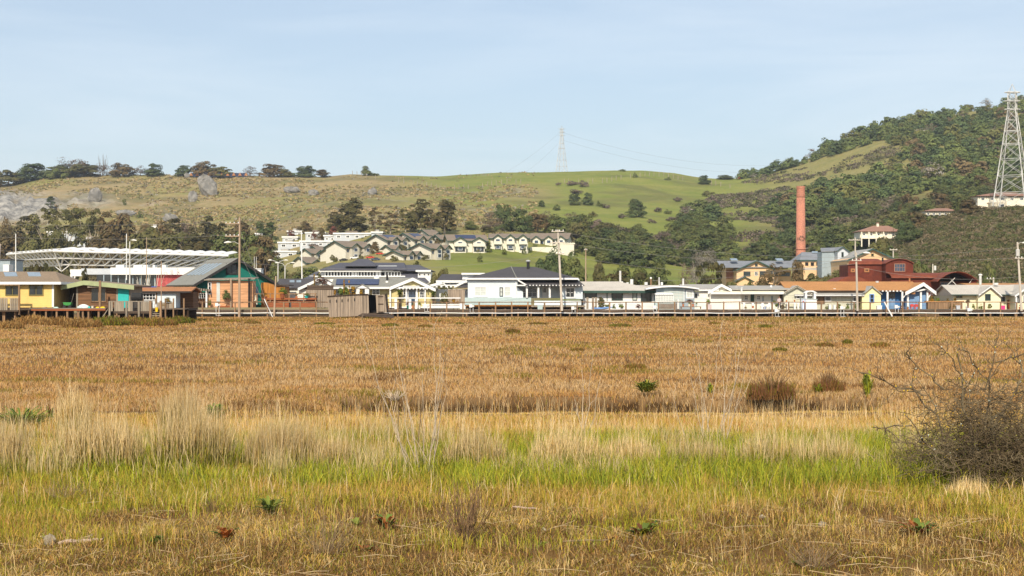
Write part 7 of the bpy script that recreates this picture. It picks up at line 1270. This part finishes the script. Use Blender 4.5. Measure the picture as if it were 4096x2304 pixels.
def stick(label, a, b_, r, m='drift', seed=1, cat='driftwood', name='driftwood', group='driftwood pieces'):
    Ya, Yb = 18000/(a[1]-HY), 18000/(b_[1]-HY); g = random.Random(seed); p, q = Vector((X(a[0], Ya), Ya, .03)), Vector((X(b_[0], Yb), Yb, .035)); b = MB(); pts = [p.lerp(q, i/7)+Vector((0, 0, g.uniform(0, .015))) for i in range(8)]; b.tube(pts, [r*k for k in (.55, 1.1, 1.25, 1.0, 1.05, .85, .9, .35)], 8); tag(b.build(name, M[m], None, tuple(p)), label, cat, group)
stick('pinkish white driftwood stick by the rounded stone', (232, 2184), (412, 2172), .024); stick('forked bleached driftwood right of the centre', (2545, 2030), (2620, 2022), .022, seed=2); stick('long grey stick lying left of dark green dock', (2250, 2178), (2440, 2172), .012, 'stalk_dark', 3); stick('bleached driftwood at the middle right of grass', (2050, 2036), (2150, 2048), .014, seed=4)
x, y, g = bank(620, 14, 23, 71); n = len(x); b = MB(); rg = random.Random(9)
for i in range(n):
    if fbm(np.array(x[i]/1.5), np.array(y[i]/1.2), 72) < .5: continue
    a = rg.uniform(0, 3.14); L_ = rg.uniform(.06, .3); dx, dy = math.cos(a)*L_, math.sin(a)*L_; z = rg.uniform(.01, .08); b.tube([(x[i]-dx, y[i]-dy, z), (x[i], y[i], z+.02), (x[i]+dx, y[i]+dy, z+rg.uniform(-.01, .05))], rg.uniform(.0016, .0036), 3, cap=False)
tag(b.build('straw_litter', mat('litter', (.56, .42, .24), var=.3, sc=9)), 'loose broken straw lying over the nearest grass', 'litter', None, 'stuff')
# ------------------------------------------------------------------ the dated brick lettering on the chimney
def letters(txt, px, py, hpx, ang):
    cu = bpy.data.curves.new('lettering', 'FONT'); cu.body = txt; cu.size = hpx*430/S*1.35; cu.align_x = 'CENTER'; cu.extrude = .02; cu.offset = .02
    tmp = bpy.data.objects.new('tmp', cu); me = bpy.data.meshes.new_from_object(tmp.evaluated_get(bpy.context.evaluated_depsgraph_get())) if False else tmp.to_mesh().copy()
    bpy.data.objects.remove(tmp); me.name = 'lettering'; me.materials.clear(); me.materials.append(M['dark_wood']); o = link('lettering', me, chim)
    r = (18.35+(py-955)*.0117)/(S/430); o.rotation_euler = (R(90), 0, ang); o.location = (r*math.sin(ang), -r*math.cos(ang), Z(py, 430)-chim.location.z)
chim = next(o for o in bpy.data.objects if o.name == 'brick_chimney')
for t_, py, h_, a in (('18', 961, 11, -.72), ('RB', 952, 9, .02), ('Co', 965, 9, .05), ('91', 961, 11, .78)): letters(t_, 3203, py, h_, a)
# ------------------------------------------------------------------ things along the boardwalk and decks
def pot(label, px, pyt, pyb, w, Y, plant, pm='terracotta_pot', pw=None, pot_h=.4):
    """potted plant: container and foliage"""
    x = X(px, Y); z0 = Z(pyb, Y); H_ = (pyb-pyt)*Y/S; W = w*Y/S; r = (pw or w*.6)*Y/S/2; t = thing('potted_plant', label, 'plant', (x, Y, z0), 'potted plants along the boardwalk')
    MB().lathe((x, Y, z0), [(r*.7, 0), (r, H_*pot_h), (r*1.12, H_*pot_h+.001), (r*1.12, H_*pot_h+.05), (r*.8, H_*pot_h+.05)], 12).build('pot', M[pm], t)
    cm, _, w0, h0 = proto(plant, 1); o = link('foliage', cm, t, (0, 0, H_*pot_h)); o.scale = (W/w0, W/w0, H_*(1-pot_h)/h0)
def bush(label, px, pyt, pyb, w, Y, plant, group='garden shrubs beside the boardwalk houses'):
    x = X(px, Y); z = Z(pyb, Y); tree(plant, label, x, Y, z, w*Y/S, (pyb-pyt)*Y/S, group)
def bx(name, label, cat, x0, y0, x1, y1, Y, d, m, lid=None, legs=False, group=None):
    """lidded box, bin or cabinet"""
    a, b_, z1, z0 = X(x0, Y), X(x1, Y), Z(y0, Y), Z(y1, Y); t = thing(name, label, cat, ((a+b_)/2, Y, z0), group); w = b_-a; s = .04*w
    MB().add([(a+s, Y+s, z0), (b_-s, Y+s, z0), (b_-s, Y+d-s, z0), (a+s, Y+d-s, z0), (a, Y, z1-.06), (b_, Y, z1-.06), (b_, Y+d, z1-.06), (a, Y+d, z1-.06)], [(0, 3, 2, 1), (4, 5, 6, 7), (0, 1, 5, 4), (1, 2, 6, 5), (2, 3, 7, 6), (3, 0, 4, 7)]).build('body', M[m], t)
    MB().add([(a-.03, Y-.03, z1-.055), (b_+.03, Y-.03, z1-.055), (b_+.03, Y+d+.03, z1-.055), (a-.03, Y+d+.03, z1-.055), (a, Y, z1), (b_, Y, z1), (b_, Y+d, z1), (a, Y+d, z1)], [(0, 3, 2, 1), (4, 5, 6, 7), (0, 1, 5, 4), (1, 2, 6, 5), (2, 3, 7, 6), (3, 0, 4, 7)]).build('lid', M[lid or m], t)
def chair(label, px, pyt, pyb, w, Y, m):
    x = X(px, Y); z0 = Z(pyb, Y); H_ = (pyb-pyt)*Y/S; W = w*Y/S/2; t = thing('garden_chair', label, 'chair', (x, Y, z0), 'garden chairs on the decks')
    MB().box(x-W, x+W, Y, Y+.5, z0+H_*.42, z0+H_*.47).build('seat', M[m], t)
    b = MB()
    for i in range(5): b.box(x-W+2*W*i/5+.01, x-W+2*W*(i+1)/5-.01, Y+.48, Y+.53, z0+H_*.48, z0+H_*(1-.04*abs(i-2)))
    b.build('backrest', M[m], t)
    for sx in (-1, 1):
        for y in (.03, .45): MB().box(x+sx*(W-.04)-.035, x+sx*(W-.04)+.035, Y+y-.03, Y+y+.03, z0, z0+H_*.415).build('leg', M[m], t)
        MB().box(x+sx*W-.06, x+sx*W+.06, Y, Y+.5, z0+H_*.66, z0+H_*.7).build('armrest', M[m], t)
def kayak(label, px0, px1, py, Y, m, r=.3, zz=None, tiltz=0):
    a, b_ = X(px0, Y), X(px1, Y); z = Z(py, Y); v, f = [], []; n, k = 14, 10
    for i in range(n+1):
        t = i/n; w = math.sin(math.pi*min(1, max(.012, t*.985)))**.6
        for j in range(k): q = 2*math.pi*j/k; v.append((a+(b_-a)*t, Y+.36*w*math.cos(q), z+r*.55*w*math.sin(q)+.14*(2*t-1)**2+tiltz*t))
    f = [(i*k+j, (i+1)*k+j, (i+1)*k+(j+1) % k, i*k+(j+1) % k) for i in range(n) for j in range(k)]; t_ = thing('kayak', label, 'kayak', ((a+b_)/2, Y, z)); MB().add(v, f).build('hull', M[m], t_, smooth=True)
    xm_ = (a+b_)/2; MB().lathe((xm_, Y, z+r*.5+tiltz*.5), [(.3, 0), (.33, .04), (.26, .05)], 14).build('cockpit', M['black'], t_)
Y_ = 203.0
bush('golden flowering bush behind handrail beside white pergola', 728, 1185, 1236, 42, 202.4, 'gold'); bush('yellow flowered bush by the landing steps', 672, 1190, 1228, 40, 160, 'gold'); bush('rounded small cloud pruned pine before peach lean-to', 905, 1160, 1198, 34, 202.6, 'oak'); bush('small green shrub between pergola and peach wall', 838, 1200, 1228, 16, 202.6, 'bright')
pot('yellow green bonsai tree in the pot on red planters', 1130, 1150, 1194, 40, 203.9, 'bright', 'red_wood', 20); pot('green plant in a dark pot at right end of red planters', 1226, 1172, 1192, 28, 204, 'bright', 'teal', 18); pot('small yellow plant in terracotta pot on red planters', 1186, 1176, 1194, 20, 204, 'gold', 'terracotta_pot', 10); pot('orange flowering plant behind left red planter', 1062, 1172, 1196, 24, 204, 'gold', 'red_wood', 12)
for px, pt, pb, w, lab in ((1257, 1096, 1124, 14, 'slim golden cypress behind the board fence'), (1376, 1118, 1180, 14, 'slim golden cypress left of two by the portico'), (1396, 1122, 1182, 18, 'slim golden cypress right of two by the portico')): bush(lab, px, pt, pb+50, w, 207 if px < 1300 else 203.2, 'gold')
bush('broad yellow green shrub left of the white portico', 1370, 1148, 1236, 60, 203.4, 'bright'); bush('yellow green shrub right before the portico', 1412, 1146, 1236, 44, 203.6, 'gold'); bush('golden shrub at right side of the portico', 1446, 1158, 1236, 30, 203.6, 'gold'); bush('bare reddish climber above fence lattice', 1290, 1108, 1142, 60, 206, 'red'); bush('yellow shrub right of board fence', 1340, 1160, 1236, 18, 203.6, 'gold')
def palm(label, px, pyt, pyb, w, Y, pyg):
    x = X(px, Y); zg = Z(pyg, Y); zt = Z(pyb, Y); t = thing('palm', label, 'palm', (x, Y, zg), 'small fan palms before the olive yellow house'); MB().tube([(x, Y, zg), (x, Y, zt)], [.16, .13], 8).build('trunk', M['dark_wood'], t); g = np.random.default_rng(px); V, F = [], []; R_ = w*Y/S/2; H_ = (pyb-pyt)*Y/S
    for i in range(30):
        a = g.uniform(0, 6.28); up = g.uniform(-.15, 1.0); d = np.array([math.cos(a), math.sin(a), 0]); s = np.array([-math.sin(a), math.cos(a), 0])
        for k in range(5):
            q = (k-2)*.16; dd = d*math.cos(q)+s*math.sin(q); tip = np.array([0, 0, zt-zg])+dd*R_*(1-.35*up)+np.array([0, 0, H_*up*.95]); m_ = np.array([0, 0, zt-zg])+dd*R_*.5*(1-.2*up)+np.array([0, 0, H_*up*.62+.06]); n = len(V); V += [np.array([0, 0, zt-zg])-s*.01, m_-s*.035, tip, m_+s*.035]; F.append([n, n+1, n+2, n+3])
    link('fronds', mesh_np('fronds', np.array(V), np.array(F), MATS['blade'], np.tile(np.array([[.16, .2, .045]]), (len(V), 1))*np.repeat(g.uniform(.7, 1.3, (len(V)//4, 1)), 4, 0)), t)
palm('small fan palm left of the olive yellow house door', 1599, 1156, 1180, 44, 204.2, 1236); palm('small fan palm right of the olive yellow house door', 1733, 1158, 1182, 44, 204.2, 1236)
pot('orange pot with yellow flowers beside white post', 1551, 1216, 1236, 12, Y_, 'gold', 'terracotta_pot', 11, .6); pot('rounded rust coloured shrub in dark tub', 1634, 1210, 1236, 26, Y_, 'red', 'teal_green', 16, .45); pot('orange pot with green flowers beside the rust shrub', 1652, 1212, 1236, 12, Y_, 'bright', 'terracotta_pot', 9, .55); pot('tall green plant in white planter right of the rust shrub', 1678, 1206, 1236, 12, Y_, 'bright', 'white', 9, .45)
bush('grey green shrub between olive house and board fence', 1778, 1168, 1236, 40, 204.5, 'olive'); bush('yellow leaved plant left of the grey planter bench', 1815, 1192, 1236, 30, 203, 'gold'); bush('yellow spiky plant on white bench end', 1830, 1204, 1236, 30, 203, 'gold')
h = House('bench', 'long white planter bench before the olive yellow house', 'bench', 202.2, V1, (1770, 1236)); h.box('seat', 'white', 1688, 1216, 1840, 1220, 0, .5); h.box('front', 'white', 1690, 1222, 1840, 1233, .05, .12); h.poly('end', 'white', [(1840, 1236), (1838, 1214), (1856, 1214), (1862, 1236)], -.05, .5); h.done()
h = House('white_fence', 'white rail fence before olive yellow house', 'fence', 202.6, V1, (1560, 1236)); h.box('rail', 'white', 1544, 1190, 1842, 1194, 0, .08)
for x in (1583, 1640, 1665): h.one('panel', 'white', x-5, 1196, x+5, 1236, 0, .08)
h.done()
bx('cabinet', 'grey green utility cabinet behind handrail at bungalow porch', 'cabinet', 2150, 1220, 2171, 1239, 201.8, .5, 'light_teal')
kayak('blue kayak lying on the boardwalk by low white house', 2362, 2452, 1236, 202.0, 'sky_blue_plastic', tiltz=.15); kayak('red kayak pulled up at the end of the boardwalk', 704, 752, 1244, 197.5, 'red', .5); bx('cooler', 'mint green cooler box lying on marsh under red kayak', 'cooler', 709, 1256, 742, 1271, 196, .6, 'mint', 'white')
bush('yellow green plant beside blue kayak', 2427, 1218, 1236, 34, 203, 'bright'); bush('small yellow plant left of blue kayak', 2380, 1226, 1238, 20, 203, 'gold'); bush('bright green plant right of the blue kayak', 2483, 1214, 1236, 26, 203.4, 'bright'); bush('orange and red shrub before low white house', 2553, 1216, 1238, 26, 203.2, 'red'); bush('green climber on post before low white house', 2405, 1188, 1236, 30, 204, 'olive'); bush('yellow green shrub on the porch corner', 2456, 1216, 1236, 16, 203.8, 'bright')
for x, l in ((2350, 'left'), (2372, 'middle'), (2384, 'right')):
    h = House('gate_post', 'weathered square gate post at bungalow corner, %s of three' % l, 'post', 203, V1, (x, 1236), 'weathered gate posts'); h.box('shaft', 'grey_wood', x-4, 1192, x+4, 1236, 0, .25); h.box('cap', 'grey_wood', x-5, 1189, x+5, 1192, -.03, .28); h.done()
h = House('slat_screen', 'dark slatted wooden screen below white greenhouse', 'fence', 203, V1, (2665, 1236))
for i in range(16): h.box('slats', 'brown_planks', 2634+4.6*i, 1217, 2637.4+4.6*i, 1236, 0, .05)
h.box('rail', 'brown_planks', 2632, 1214, 2708, 1216.5, -.03, .08); h.done()
h = House('plant_table', 'dark wooden bench table with potted plants before curved roof house', 'table', 203, V1, (2770, 1236)); h.box('top', 'brown_planks', 2722, 1226, 2806, 1228.5, 0, .6)
for x in (2724, 2762, 2802): h.one('leg', 'brown_planks', x, 1229, x+3, 1236, .05, .5)
h.done()
for i, (px, w, pl, pm, l) in enumerate(((2733, 12, 'red', 'terracotta_pot', 'red leaved plant in terracotta pot, first on the dark table'), (2757, 12, 'bright', 'cream', 'green plant in cream pot on the dark table'), (2772, 10, 'gold', 'terracotta_pot', 'yellow plant in terracotta pot on the dark table'), (2785, 11, 'bright', 'light_teal', 'green plant in pale green pot, last on dark table'))): pot(l, px, 1209, 1226, w, 203.2, pl, pm, 8, .5)
bush('dark red shrub above the dark plant table', 2757, 1198, 1212, 34, 204.3, 'red'); pot('spiky green plant on the porch rail corner', 2832, 1196, 1236, 22, 203.6, 'bright', 'grey_wood', 12, .55); bx('storage_bin', 'pale lavender storage bin behind the handrail', 'bin', 2826, 1217, 2847, 1238, 201.8, .5, 'cloth_pale')
# before the white cottage and sage house
bx('crate', 'orange crate on the white cottage deck', 'crate', 3010, 1223, 3016, 1233, 203, .4, 'terracotta_pot'); bx('bucket_box', 'blue tub on the white cottage deck', 'tub', 3055, 1226, 3063, 1237, 203, .4, 'blue_plastic'); bush('yellow flowers in the shade of white porch', 2982, 1222, 1236, 16, 203.6, 'gold'); bush('yellow green plant on the cottage deck', 3105, 1214, 1230, 20, 203.4, 'bright'); bush('green pot plant on the white porch rail', 3096, 1202, 1208, 18, 205.4, 'bright'); bush('brown leafless shrub beside the standing person', 3130, 1218, 1237, 18, 203, 'brown')
chair('white garden chair on the cottage deck, left one', 3052, 1214, 1238, 14, 202.6, 'white'); chair('white garden chair on the cottage deck, right one', 3074, 1216, 1238, 14, 202.6, 'white'); chair('tan garden chair on the red planter deck', 1018, 1181, 1218, 20, 204, 'cream'); chair('red wooden chair behind tall utility pole', 976, 1184, 1222, 24, 204, 'red_wood'); chair('red bench chair on the blue house porch, left one', 3652, 1216, 1236, 16, 205.4, 'red'); chair('red bench chair on the blue house porch, right one', 3669, 1216, 1236, 16, 205.4, 'red')
for i, (px, l) in enumerate(((3320, 'white upright barrel before sage wall, left one'), (3338, 'white upright barrel before sage wall, right one'), (3518, 'white box cabinet before pale yellow gable'))): bx('barrel' if i < 2 else 'cabinet', l, 'barrel' if i < 2 else 'cabinet', px-4 if i < 2 else px-10, 1219 if i < 2 else 1222, px+5 if i < 2 else px+10, 1240, 202.2, .5, 'white')
for px, w, l in ((3309, 20, 'bright green shrub left of white barrels'), (3357, 22, 'bright green shrub right of the white barrels'), (3390, 18, 'bright green shrub left of gable utility pole'), (3421, 14, 'bright green shrub at foot of gable utility pole')): bush(l, px, 1216, 1238, w, 203.2, 'bright')
pot('yellow chrysanthemum in brown pot before blue house', 3609, 1222, 1239, 20, 202.4, 'gold', 'terracotta', 14, .4); pot('small plant in orange pot before blue porch post', 3631, 1226, 1239, 10, 202.6, 'bright', 'terracotta_pot', 9, .6); pot('terracotta pot on the sage house rail, left one', 3146, 1200, 1209, 6, 205.2, 'bright', 'terracotta_pot', 6, .75); pot('terracotta pot on the sage house rail, right one', 3178, 1199, 1208, 7, 205.2, 'bright', 'terracotta_pot', 6, .75)
h = House('planter_box', 'long dark wooden planter box with orange rim by rust canopy', 'planter', 203, V1, (3760, 1236)); h.box('body', 'post_wood', 3712, 1210, 3850, 1236, 0, .8); h.box('rim', 'orange_shingle', 3704, 1204, 3856, 1209, -.06, .86); h.done()
for px, pt, w, k, l in ((3728, 1186, 34, 'gold', 'yellow grass plant on long planter box, left'), (3750, 1192, 20, 'bright', 'green plant in the long planter box'), (3791, 1194, 22, 'gold', 'yellow flower clump on long planter box, right'), (3820, 1192, 24, 'gold', 'orange yellow shrub at planter box right end'), (3872, 1198, 20, 'brown', 'dark shrub beside cream cottage wall')): bush(l, px, pt, 1214, w, 203.4, k)
for px, w, l in ((3803, 16, 'bright yellow mum cushion, left of pair before grey bin'), (3816, 14, 'bright yellow mum cushion, right of pair before grey bin')): bush(l, px, 1217, 1232, w, 202.2, 'gold')
bx('trash_can', 'grey plastic trash can by the cream cottage', 'trash can', 3826, 1222, 3841, 1241, 202, .45, 'pale_grey'); bx('storage_bin', 'bright pink bin before the cream cottage porch', 'bin', 4004, 1222, 4021, 1242, 202, .5, 'pink'); bx('small_bin', 'white small bin beside yellow grasses', 'bin', 3866, 1224, 3876, 1238, 202.3, .4, 'white')
for px, w, l in ((3893, 16, 'yellow green grass tuft left of three by cream cottage'), (3922, 22, 'yellow green grass tuft, middle of three by cream cottage'), (3960, 18, 'yellow green grass tuft, right of three by cream cottage')): bush(l, px, 1215, 1238, w, 203.2, 'bright')
pot('plant in orange pot at cottage porch by right edge', 4080, 1218, 1240, 12, 202.8, 'gold', 'terracotta_pot', 10, .5)
# pipe valves and meter boxes on the walk front
def meter(label, px, pyt, pyb):
    Y = 199.6; x = X(px, Y); z0 = Z(pyb, Y); z1 = Z(pyt, Y); t = thing('utility_meter', label, 'meter', (x, Y, z0), 'white utility meters on the boardwalk front'); MB().box(x-.22, x+.16, Y-.12, Y+.12, z1-.42, z1).build('box', M['white'], t); MB().lathe((x+.3, Y-.05, z1-.38), [(.05, 0), (.15, .03), (.15, .2), (.06, .26)], 10).build('meter_dome', M['pale_metal'], t); MB().tube([(x-.12, Y, z1-.42), (x-.12, Y, z0), (x+.5, Y, z0)], .03, 6).tube([(x+.28, Y, z1-.4), (x+.28, Y, z0+.1)], .03, 6).build('pipe', M['pipe_white'], t)
for px, pt, pb, l in ((868, 1212, 1262, 'white utility meter left of tall utility pole'), (1702, 1217, 1246, 'white utility meter before the olive yellow house bench'), (1884, 1217, 1250, 'white utility meter before bungalow left corner'), (2292, 1226, 1252, 'white utility meter right of the leaning pole'), (2618, 1222, 1248, 'white utility meter before curved roof house'), (3105, 1236, 1266, 'white capped pipe meter before the white cottage'), (3367, 1224, 1266, 'white utility meter before the sage wall shrubs'), (3585, 1220, 1252, 'white utility meter before the blue house door'), (3876, 1232, 1254, 'white utility meter before the cream cottage')): meter(l, px, pt, pb)
# left decks
def bucket(label, px, pyt, pyb, w, Y, m): x = X(px, Y); z = Z(pyb, Y); h_ = (pyb-pyt)*Y/S; r = w*Y/S/2; t = thing('bucket', label, 'bucket', (x, Y, z)); MB().lathe((x, Y, z), [(r*.78, 0), (r, h_*.95), (r*1.08, h_*.95), (r*1.08, h_), (r*.9, h_)], 14).build('pail', M[m], t); MB().tube([(x+r*1.05*math.cos(a), Y-.02, z+h_*.9+r*.7*math.sin(a)) for a in np.linspace(0, math.pi, 9)], .012, 4).build('handle', M['galv'], t)
bucket('bright yellow bucket on the landing steps', 627, 1229, 1247, 13, 145.6, 'yellow'); bucket('white bucket behind yellow bucket', 623, 1217, 1229, 15, 146.3, 'white'); bucket('cream bucket on side deck before the shack', 370, 1225, 1234, 9, 149, 'cream')
h = House('wheelbarrow', 'green garden cart in the dark gap beside brown shack', 'cart', 150.4, VA, (845, 1165)); h.poly('tub', 'green_plastic', [(790, 1100), (898, 1100), (885, 1140), (805, 1140)], 0, .6)
for x in (812, 880): MB().tube([(h.f(x, 0)[0], 150.35, h.f(0, 1152)[1]), (h.f(x, 0)[0], 150.3, h.f(0, 1152)[1])], [.16, .16], 12).build('wheel', M['black'], h.root)
h.bar('handle', 'pale_pole', (893, 1110), (925, 985), .05, .1, .14); h.done()
b = MB(); rg = random.Random(5)
for i, (zx, zy, w, hh, m, l) in enumerate(((1005, 1160, 75, 26, 'light_teal', 'pale blue crate lying on the side deck'), (1225, 1164, 40, 16, 'yellow', 'yellow hose bundle on the side deck'), (1290, 1166, 56, 18, 'yellow', 'yellow folded sheet beside the shack window'), (1120, 1160, 30, 22, 'teal', 'teal tub on the side deck'), (560, 1170, 60, 12, 'weathered', 'stack of grey boards on side deck'), (700, 1168, 60, 14, 'mint', 'mint green coiled hose on side deck'))):
    px, py = VA(zx, zy); Yd = 149.5; x = X(px, Yd); z0 = Z(VA(0, 1172)[1], Yd); ww, h_ = w/3.15*Yd/S, hh/3.15*Yd/S
    o = MB(); o.add([(x-ww/2, Yd, z0), (x+ww/2, Yd, z0), (x+ww*.45, Yd+.5, z0), (x-ww*.45, Yd+.5, z0), (x-ww*.42, Yd+.05, z0+h_*.8), (x+ww*.35, Yd+.08, z0+h_), (x+ww*.3, Yd+.4, z0+h_*.9), (x-ww*.38, Yd+.4, z0+h_)], [(0, 3, 2, 1), (4, 5, 6, 7), (0, 1, 5, 4), (1, 2, 6, 5), (2, 3, 7, 6), (3, 0, 4, 7)]); tag(o.build('deck_clutter', M[m], None, (x, Yd, z0)), l, 'clutter', 'odds and ends on the side deck')
x, y, z = P(335, 1222, 149.8); g = np.random.default_rng(3)
b = MB(); k = 9
for i in range(6):
    for j in range(k): q = 2*math.pi*j/k; r = (.42*math.cos(i/5*1.45)+.03)*(1+.25*math.sin(j*2.3+i)); b.v.append((x+r*1.1*math.cos(q), y+r*.6*math.sin(q), Z(VA(0, 1172)[1], 149.8)+.38*math.sin(i/5*1.5)))
for i in range(5):
    for j in range(k): b.f.append((i*k+j, i*k+(j+1) % k, (i+1)*k+(j+1) % k, (i+1)*k+j))
tag(b.build('cloth_bag', M['white'], None, (x, y, Z(VA(0, 1172)[1], 149.8)), smooth=True), 'crumpled white bag on side deck before the shack', 'bag')
h = House('painted_board', 'painted landscape board leaning behind the handrail by the pergola', 'panel', 202.2, VB, (533, 1160)); h.box('frame', 'white', 497, 1080, 572, 1160, 0, .05); h.box('sky_field', 'skylight', 501, 1084, 568, 1115, -.012, -.003); h.box('land_field', 'oak_paint' if False else 'teal_green', 501, 1116, 568, 1156, -.012, -.003); h.done()
h = House('water_tank', 'black barrel grill on the landing before pale blue house', 'grill', 147.5, VA, (1710, 1080)); MB().tube([(h.f(1650, 0)[0], 148, h.f(0, 1035)[1]), (h.f(1775, 0)[0], 148, h.f(0, 1035)[1])], [.42, .42], 16).build('drum', M['black'], h.root); h.box('shelf', 'black', 1645, 1003, 1782, 1012, .3, .9)
for x in (1668, 1756): h.one('leg', 'black', x, 1068, x+8, 1210, .4, .5)
h.done(); h.root.name = 'barrel_grill'
h = House('storage_crate', 'tall grey plank crate beside the end of boardwalk', 'crate', 198.5, VB, (250, 1250)); h.box('planks', 'grey_wood', 175, 1150, 335, 1252, 0, 1.2); h.box('frame', 'weathered', 285, 990, 335, 1149, .1, .4); h.box('rails', 'weathered', 170, 1188, 340, 1196, -.05, -.003); h.done()
bx('storage_shed', 'white boxed unit behind the yellow cottage roof', 'box', 12, 1058, 36, 1100, 230, 2, 'white'); h = House('grey_building', 'small grey building behind the left end of truss canopy', 'building', 300, V1, (20, 1100)); h.box('wall', 'grey_blue', -60, 1040, 40, 1180, 0, 8); h.box('roof', 'slate_shingle', -64, 1036, 44, 1040, -.3, 8.3); h.done()
# parked cars by the townhouses
def car(label, px, pyb, w, m, Y=None, rot=0):
    Y = Y or hit(px, pyb, 380, 700); x = X(px, Y); z = tz(x, Y); L_ = w*Y/S/2; t = thing('parked_car', label, 'car', (x, Y, z), 'cars parked among the townhouses'); k = L_/2.2
    MB().prism([(x+a*k, z+b_*k) for a, b_ in ((-2.2, .35), (-2.2, .8), (-1.9, .95), (-1.2, 1.0), (-.6, 1.45), (.9, 1.48), (1.6, 1.02), (2.15, .95), (2.2, .35))], Y, Y+1.75*k).build('body', M[m], t)
    for a0, a1 in ((-.95, 0), (.1, 1.2)): MB().prism([(x+q*k, z+b_*k) for q, b_ in ((a0-(.1 if a0 < 0 else 0), 1.03), (a0+(.3 if a0 < 0 else 0), 1.4), (a1-(.15 if a1 > 1 else 0), 1.41), (a1+(.1 if a1 > 1 else 0), 1.03))], Y-.03, Y-.004).build('window', M['glass'], t)
    for a in (-1.4, 1.4): MB().tube([(x+a*k, Y-.06, z+.34*k), (x+a*k, Y+.2, z+.34*k)], .34*k, 12).build('wheel', M['black'], t)
car('dark parked car below the large front townhouse', 1373, 1046, 36, 'black'); car('white parked car beside dark car below front townhouse', 1418, 1038, 36, 'white'); car('dark blue parked car right of the red car', 1502, 1044, 38, 'blue_glass'); car('red parked car in the townhouse street, lower one', 1480, 1036, 34, 'red'); car('red parked car in the townhouse street, upper one', 1518, 1022, 30, 'red')
# ------------------------------------------------------------------ the standing person
def person(label, px, pyt, pyb, Y):
    z0 = Z(pyb, Y); H_ = (pyb-pyt)*Y/S; x = X(px, Y); t = thing('person', label, 'person', (x, Y, z0)); k = H_/1.7
    J = {'pel': (0, 0, .93), 'chest': (0, 0, 1.25), 'neck': (0, .0, 1.46), 'head': (0, -.02, 1.60), 'top': (0, -.01, 1.70), 'ls': (-.17, 0, 1.40), 'le': (-.24, .03, 1.12), 'lh': (-.2, -.12, .90), 'rs': (.17, 0, 1.40), 're': (.25, .03, 1.12), 'rh': (.22, -.1, .88), 'lk': (-.12, -.02, .5), 'lf': (-.16, .02, .07), 'lt': (-.17, -.16, .03), 'rk': (.12, -.06, .5), 'rf': (.2, .05, .07), 'rt': (.22, -.12, .03)}
    E = [('pel', 'chest'), ('chest', 'neck'), ('neck', 'head'), ('head', 'top'), ('chest', 'ls'), ('ls', 'le'), ('le', 'lh'), ('chest', 'rs'), ('rs', 're'), ('re', 'rh'), ('pel', 'lk'), ('lk', 'lf'), ('lf', 'lt'), ('pel', 'rk'), ('rk', 'rf'), ('rf', 'rt')]
    Rr = {'pel': .15, 'chest': .15, 'neck': .055, 'head': .095, 'top': .06, 'ls': .06, 'le': .045, 'lh': .035, 'rs': .06, 're': .045, 'rh': .035, 'lk': .07, 'lf': .045, 'lt': .035, 'rk': .07, 'rf': .045, 'rt': .035}
    ks = list(J); me = bpy.data.meshes.new('body'); me.from_pydata([Vector(J[q])*k for q in ks], [(ks.index(a), ks.index(b_)) for a, b_ in E], []); o = link('body', me, t); md = o.modifiers.new('skin', 'SKIN'); sv = me.skin_vertices[0].data
    for i, q in enumerate(ks): sv[i].radius = (Rr[q]*k, Rr[q]*k*.8); sv[i].use_root = q == 'pel'
    sd = o.modifiers.new('smooth', 'SUBSURF'); sd.levels = sd.render_levels = 1; me.materials.append(M['skin'])
    def shell(name, m, rings): MB().add([(x+(cx+rx*math.cos(2*math.pi*j/14))*k, Y+(cy+ry*math.sin(2*math.pi*j/14))*k, z0+zz_*k) for zz_, cx, cy, rx, ry in rings for j in range(14)], [(i*14+j, i*14+(j+1) % 14, (i+1)*14+(j+1) % 14, (i+1)*14+j) for i in range(len(rings)-1) for j in range(14)]).build(name, M[m], t, smooth=True)
    shell('shirt', 'cloth_pale', [(.88, 0, 0, .19, .15), (1.05, 0, 0, .17, .14), (1.28, 0, 0, .2, .15), (1.4, 0, 0, .19, .13), (1.47, 0, 0, .08, .08)])
    for sx in (-1, 1): shell('trouser_leg', 'cloth_dark', [(.92, .08*sx, 0, .11, .13), (.5, .12*sx, -.04, .085, .09), (.1, .18*sx, .03, .065, .075)]); shell('sleeve', 'cloth_pale', [(1.44, .15*sx, 0, .07, .08), (1.3, .2*sx, .01, .07, .07), (1.13, .245*sx, .03, .055, .06)])
    shell('hair', 'hair', [(1.72, 0, .0, .02, .02), (1.69, 0, .01, .09, .09), (1.62, 0, .03, .112, .10), (1.5, 0, .06, .11, .07), (1.42, 0, .07, .09, .05)])
person('person in pale top and dark trousers standing on the white cottage deck', 3117, 1187, 1237, 203.2)
# ------------------------------------------------------------------ thin winter haze
hz_ = MB().box(-3050, 3050, -350, 3450, -2.2, 260); hm_ = bpy.data.materials.new('haze'); hm_.use_nodes = True; t = hm_.node_tree; t.nodes.remove(t.nodes['Principled BSDF'])
pv = t.nodes.new('ShaderNodeVolumePrincipled'); pv.inputs['Color'].default_value = (.80, .88, 1, 1); pv.inputs['Density'].default_value = .00011; pv.inputs['Anisotropy'].default_value = .2; t.links.new(pv.outputs[0], t.nodes['Material Output'].inputs['Volume'])
tag(hz_.build('haze', hm_), 'thin pale winter haze over the valley', 'haze', None, 'stuff')
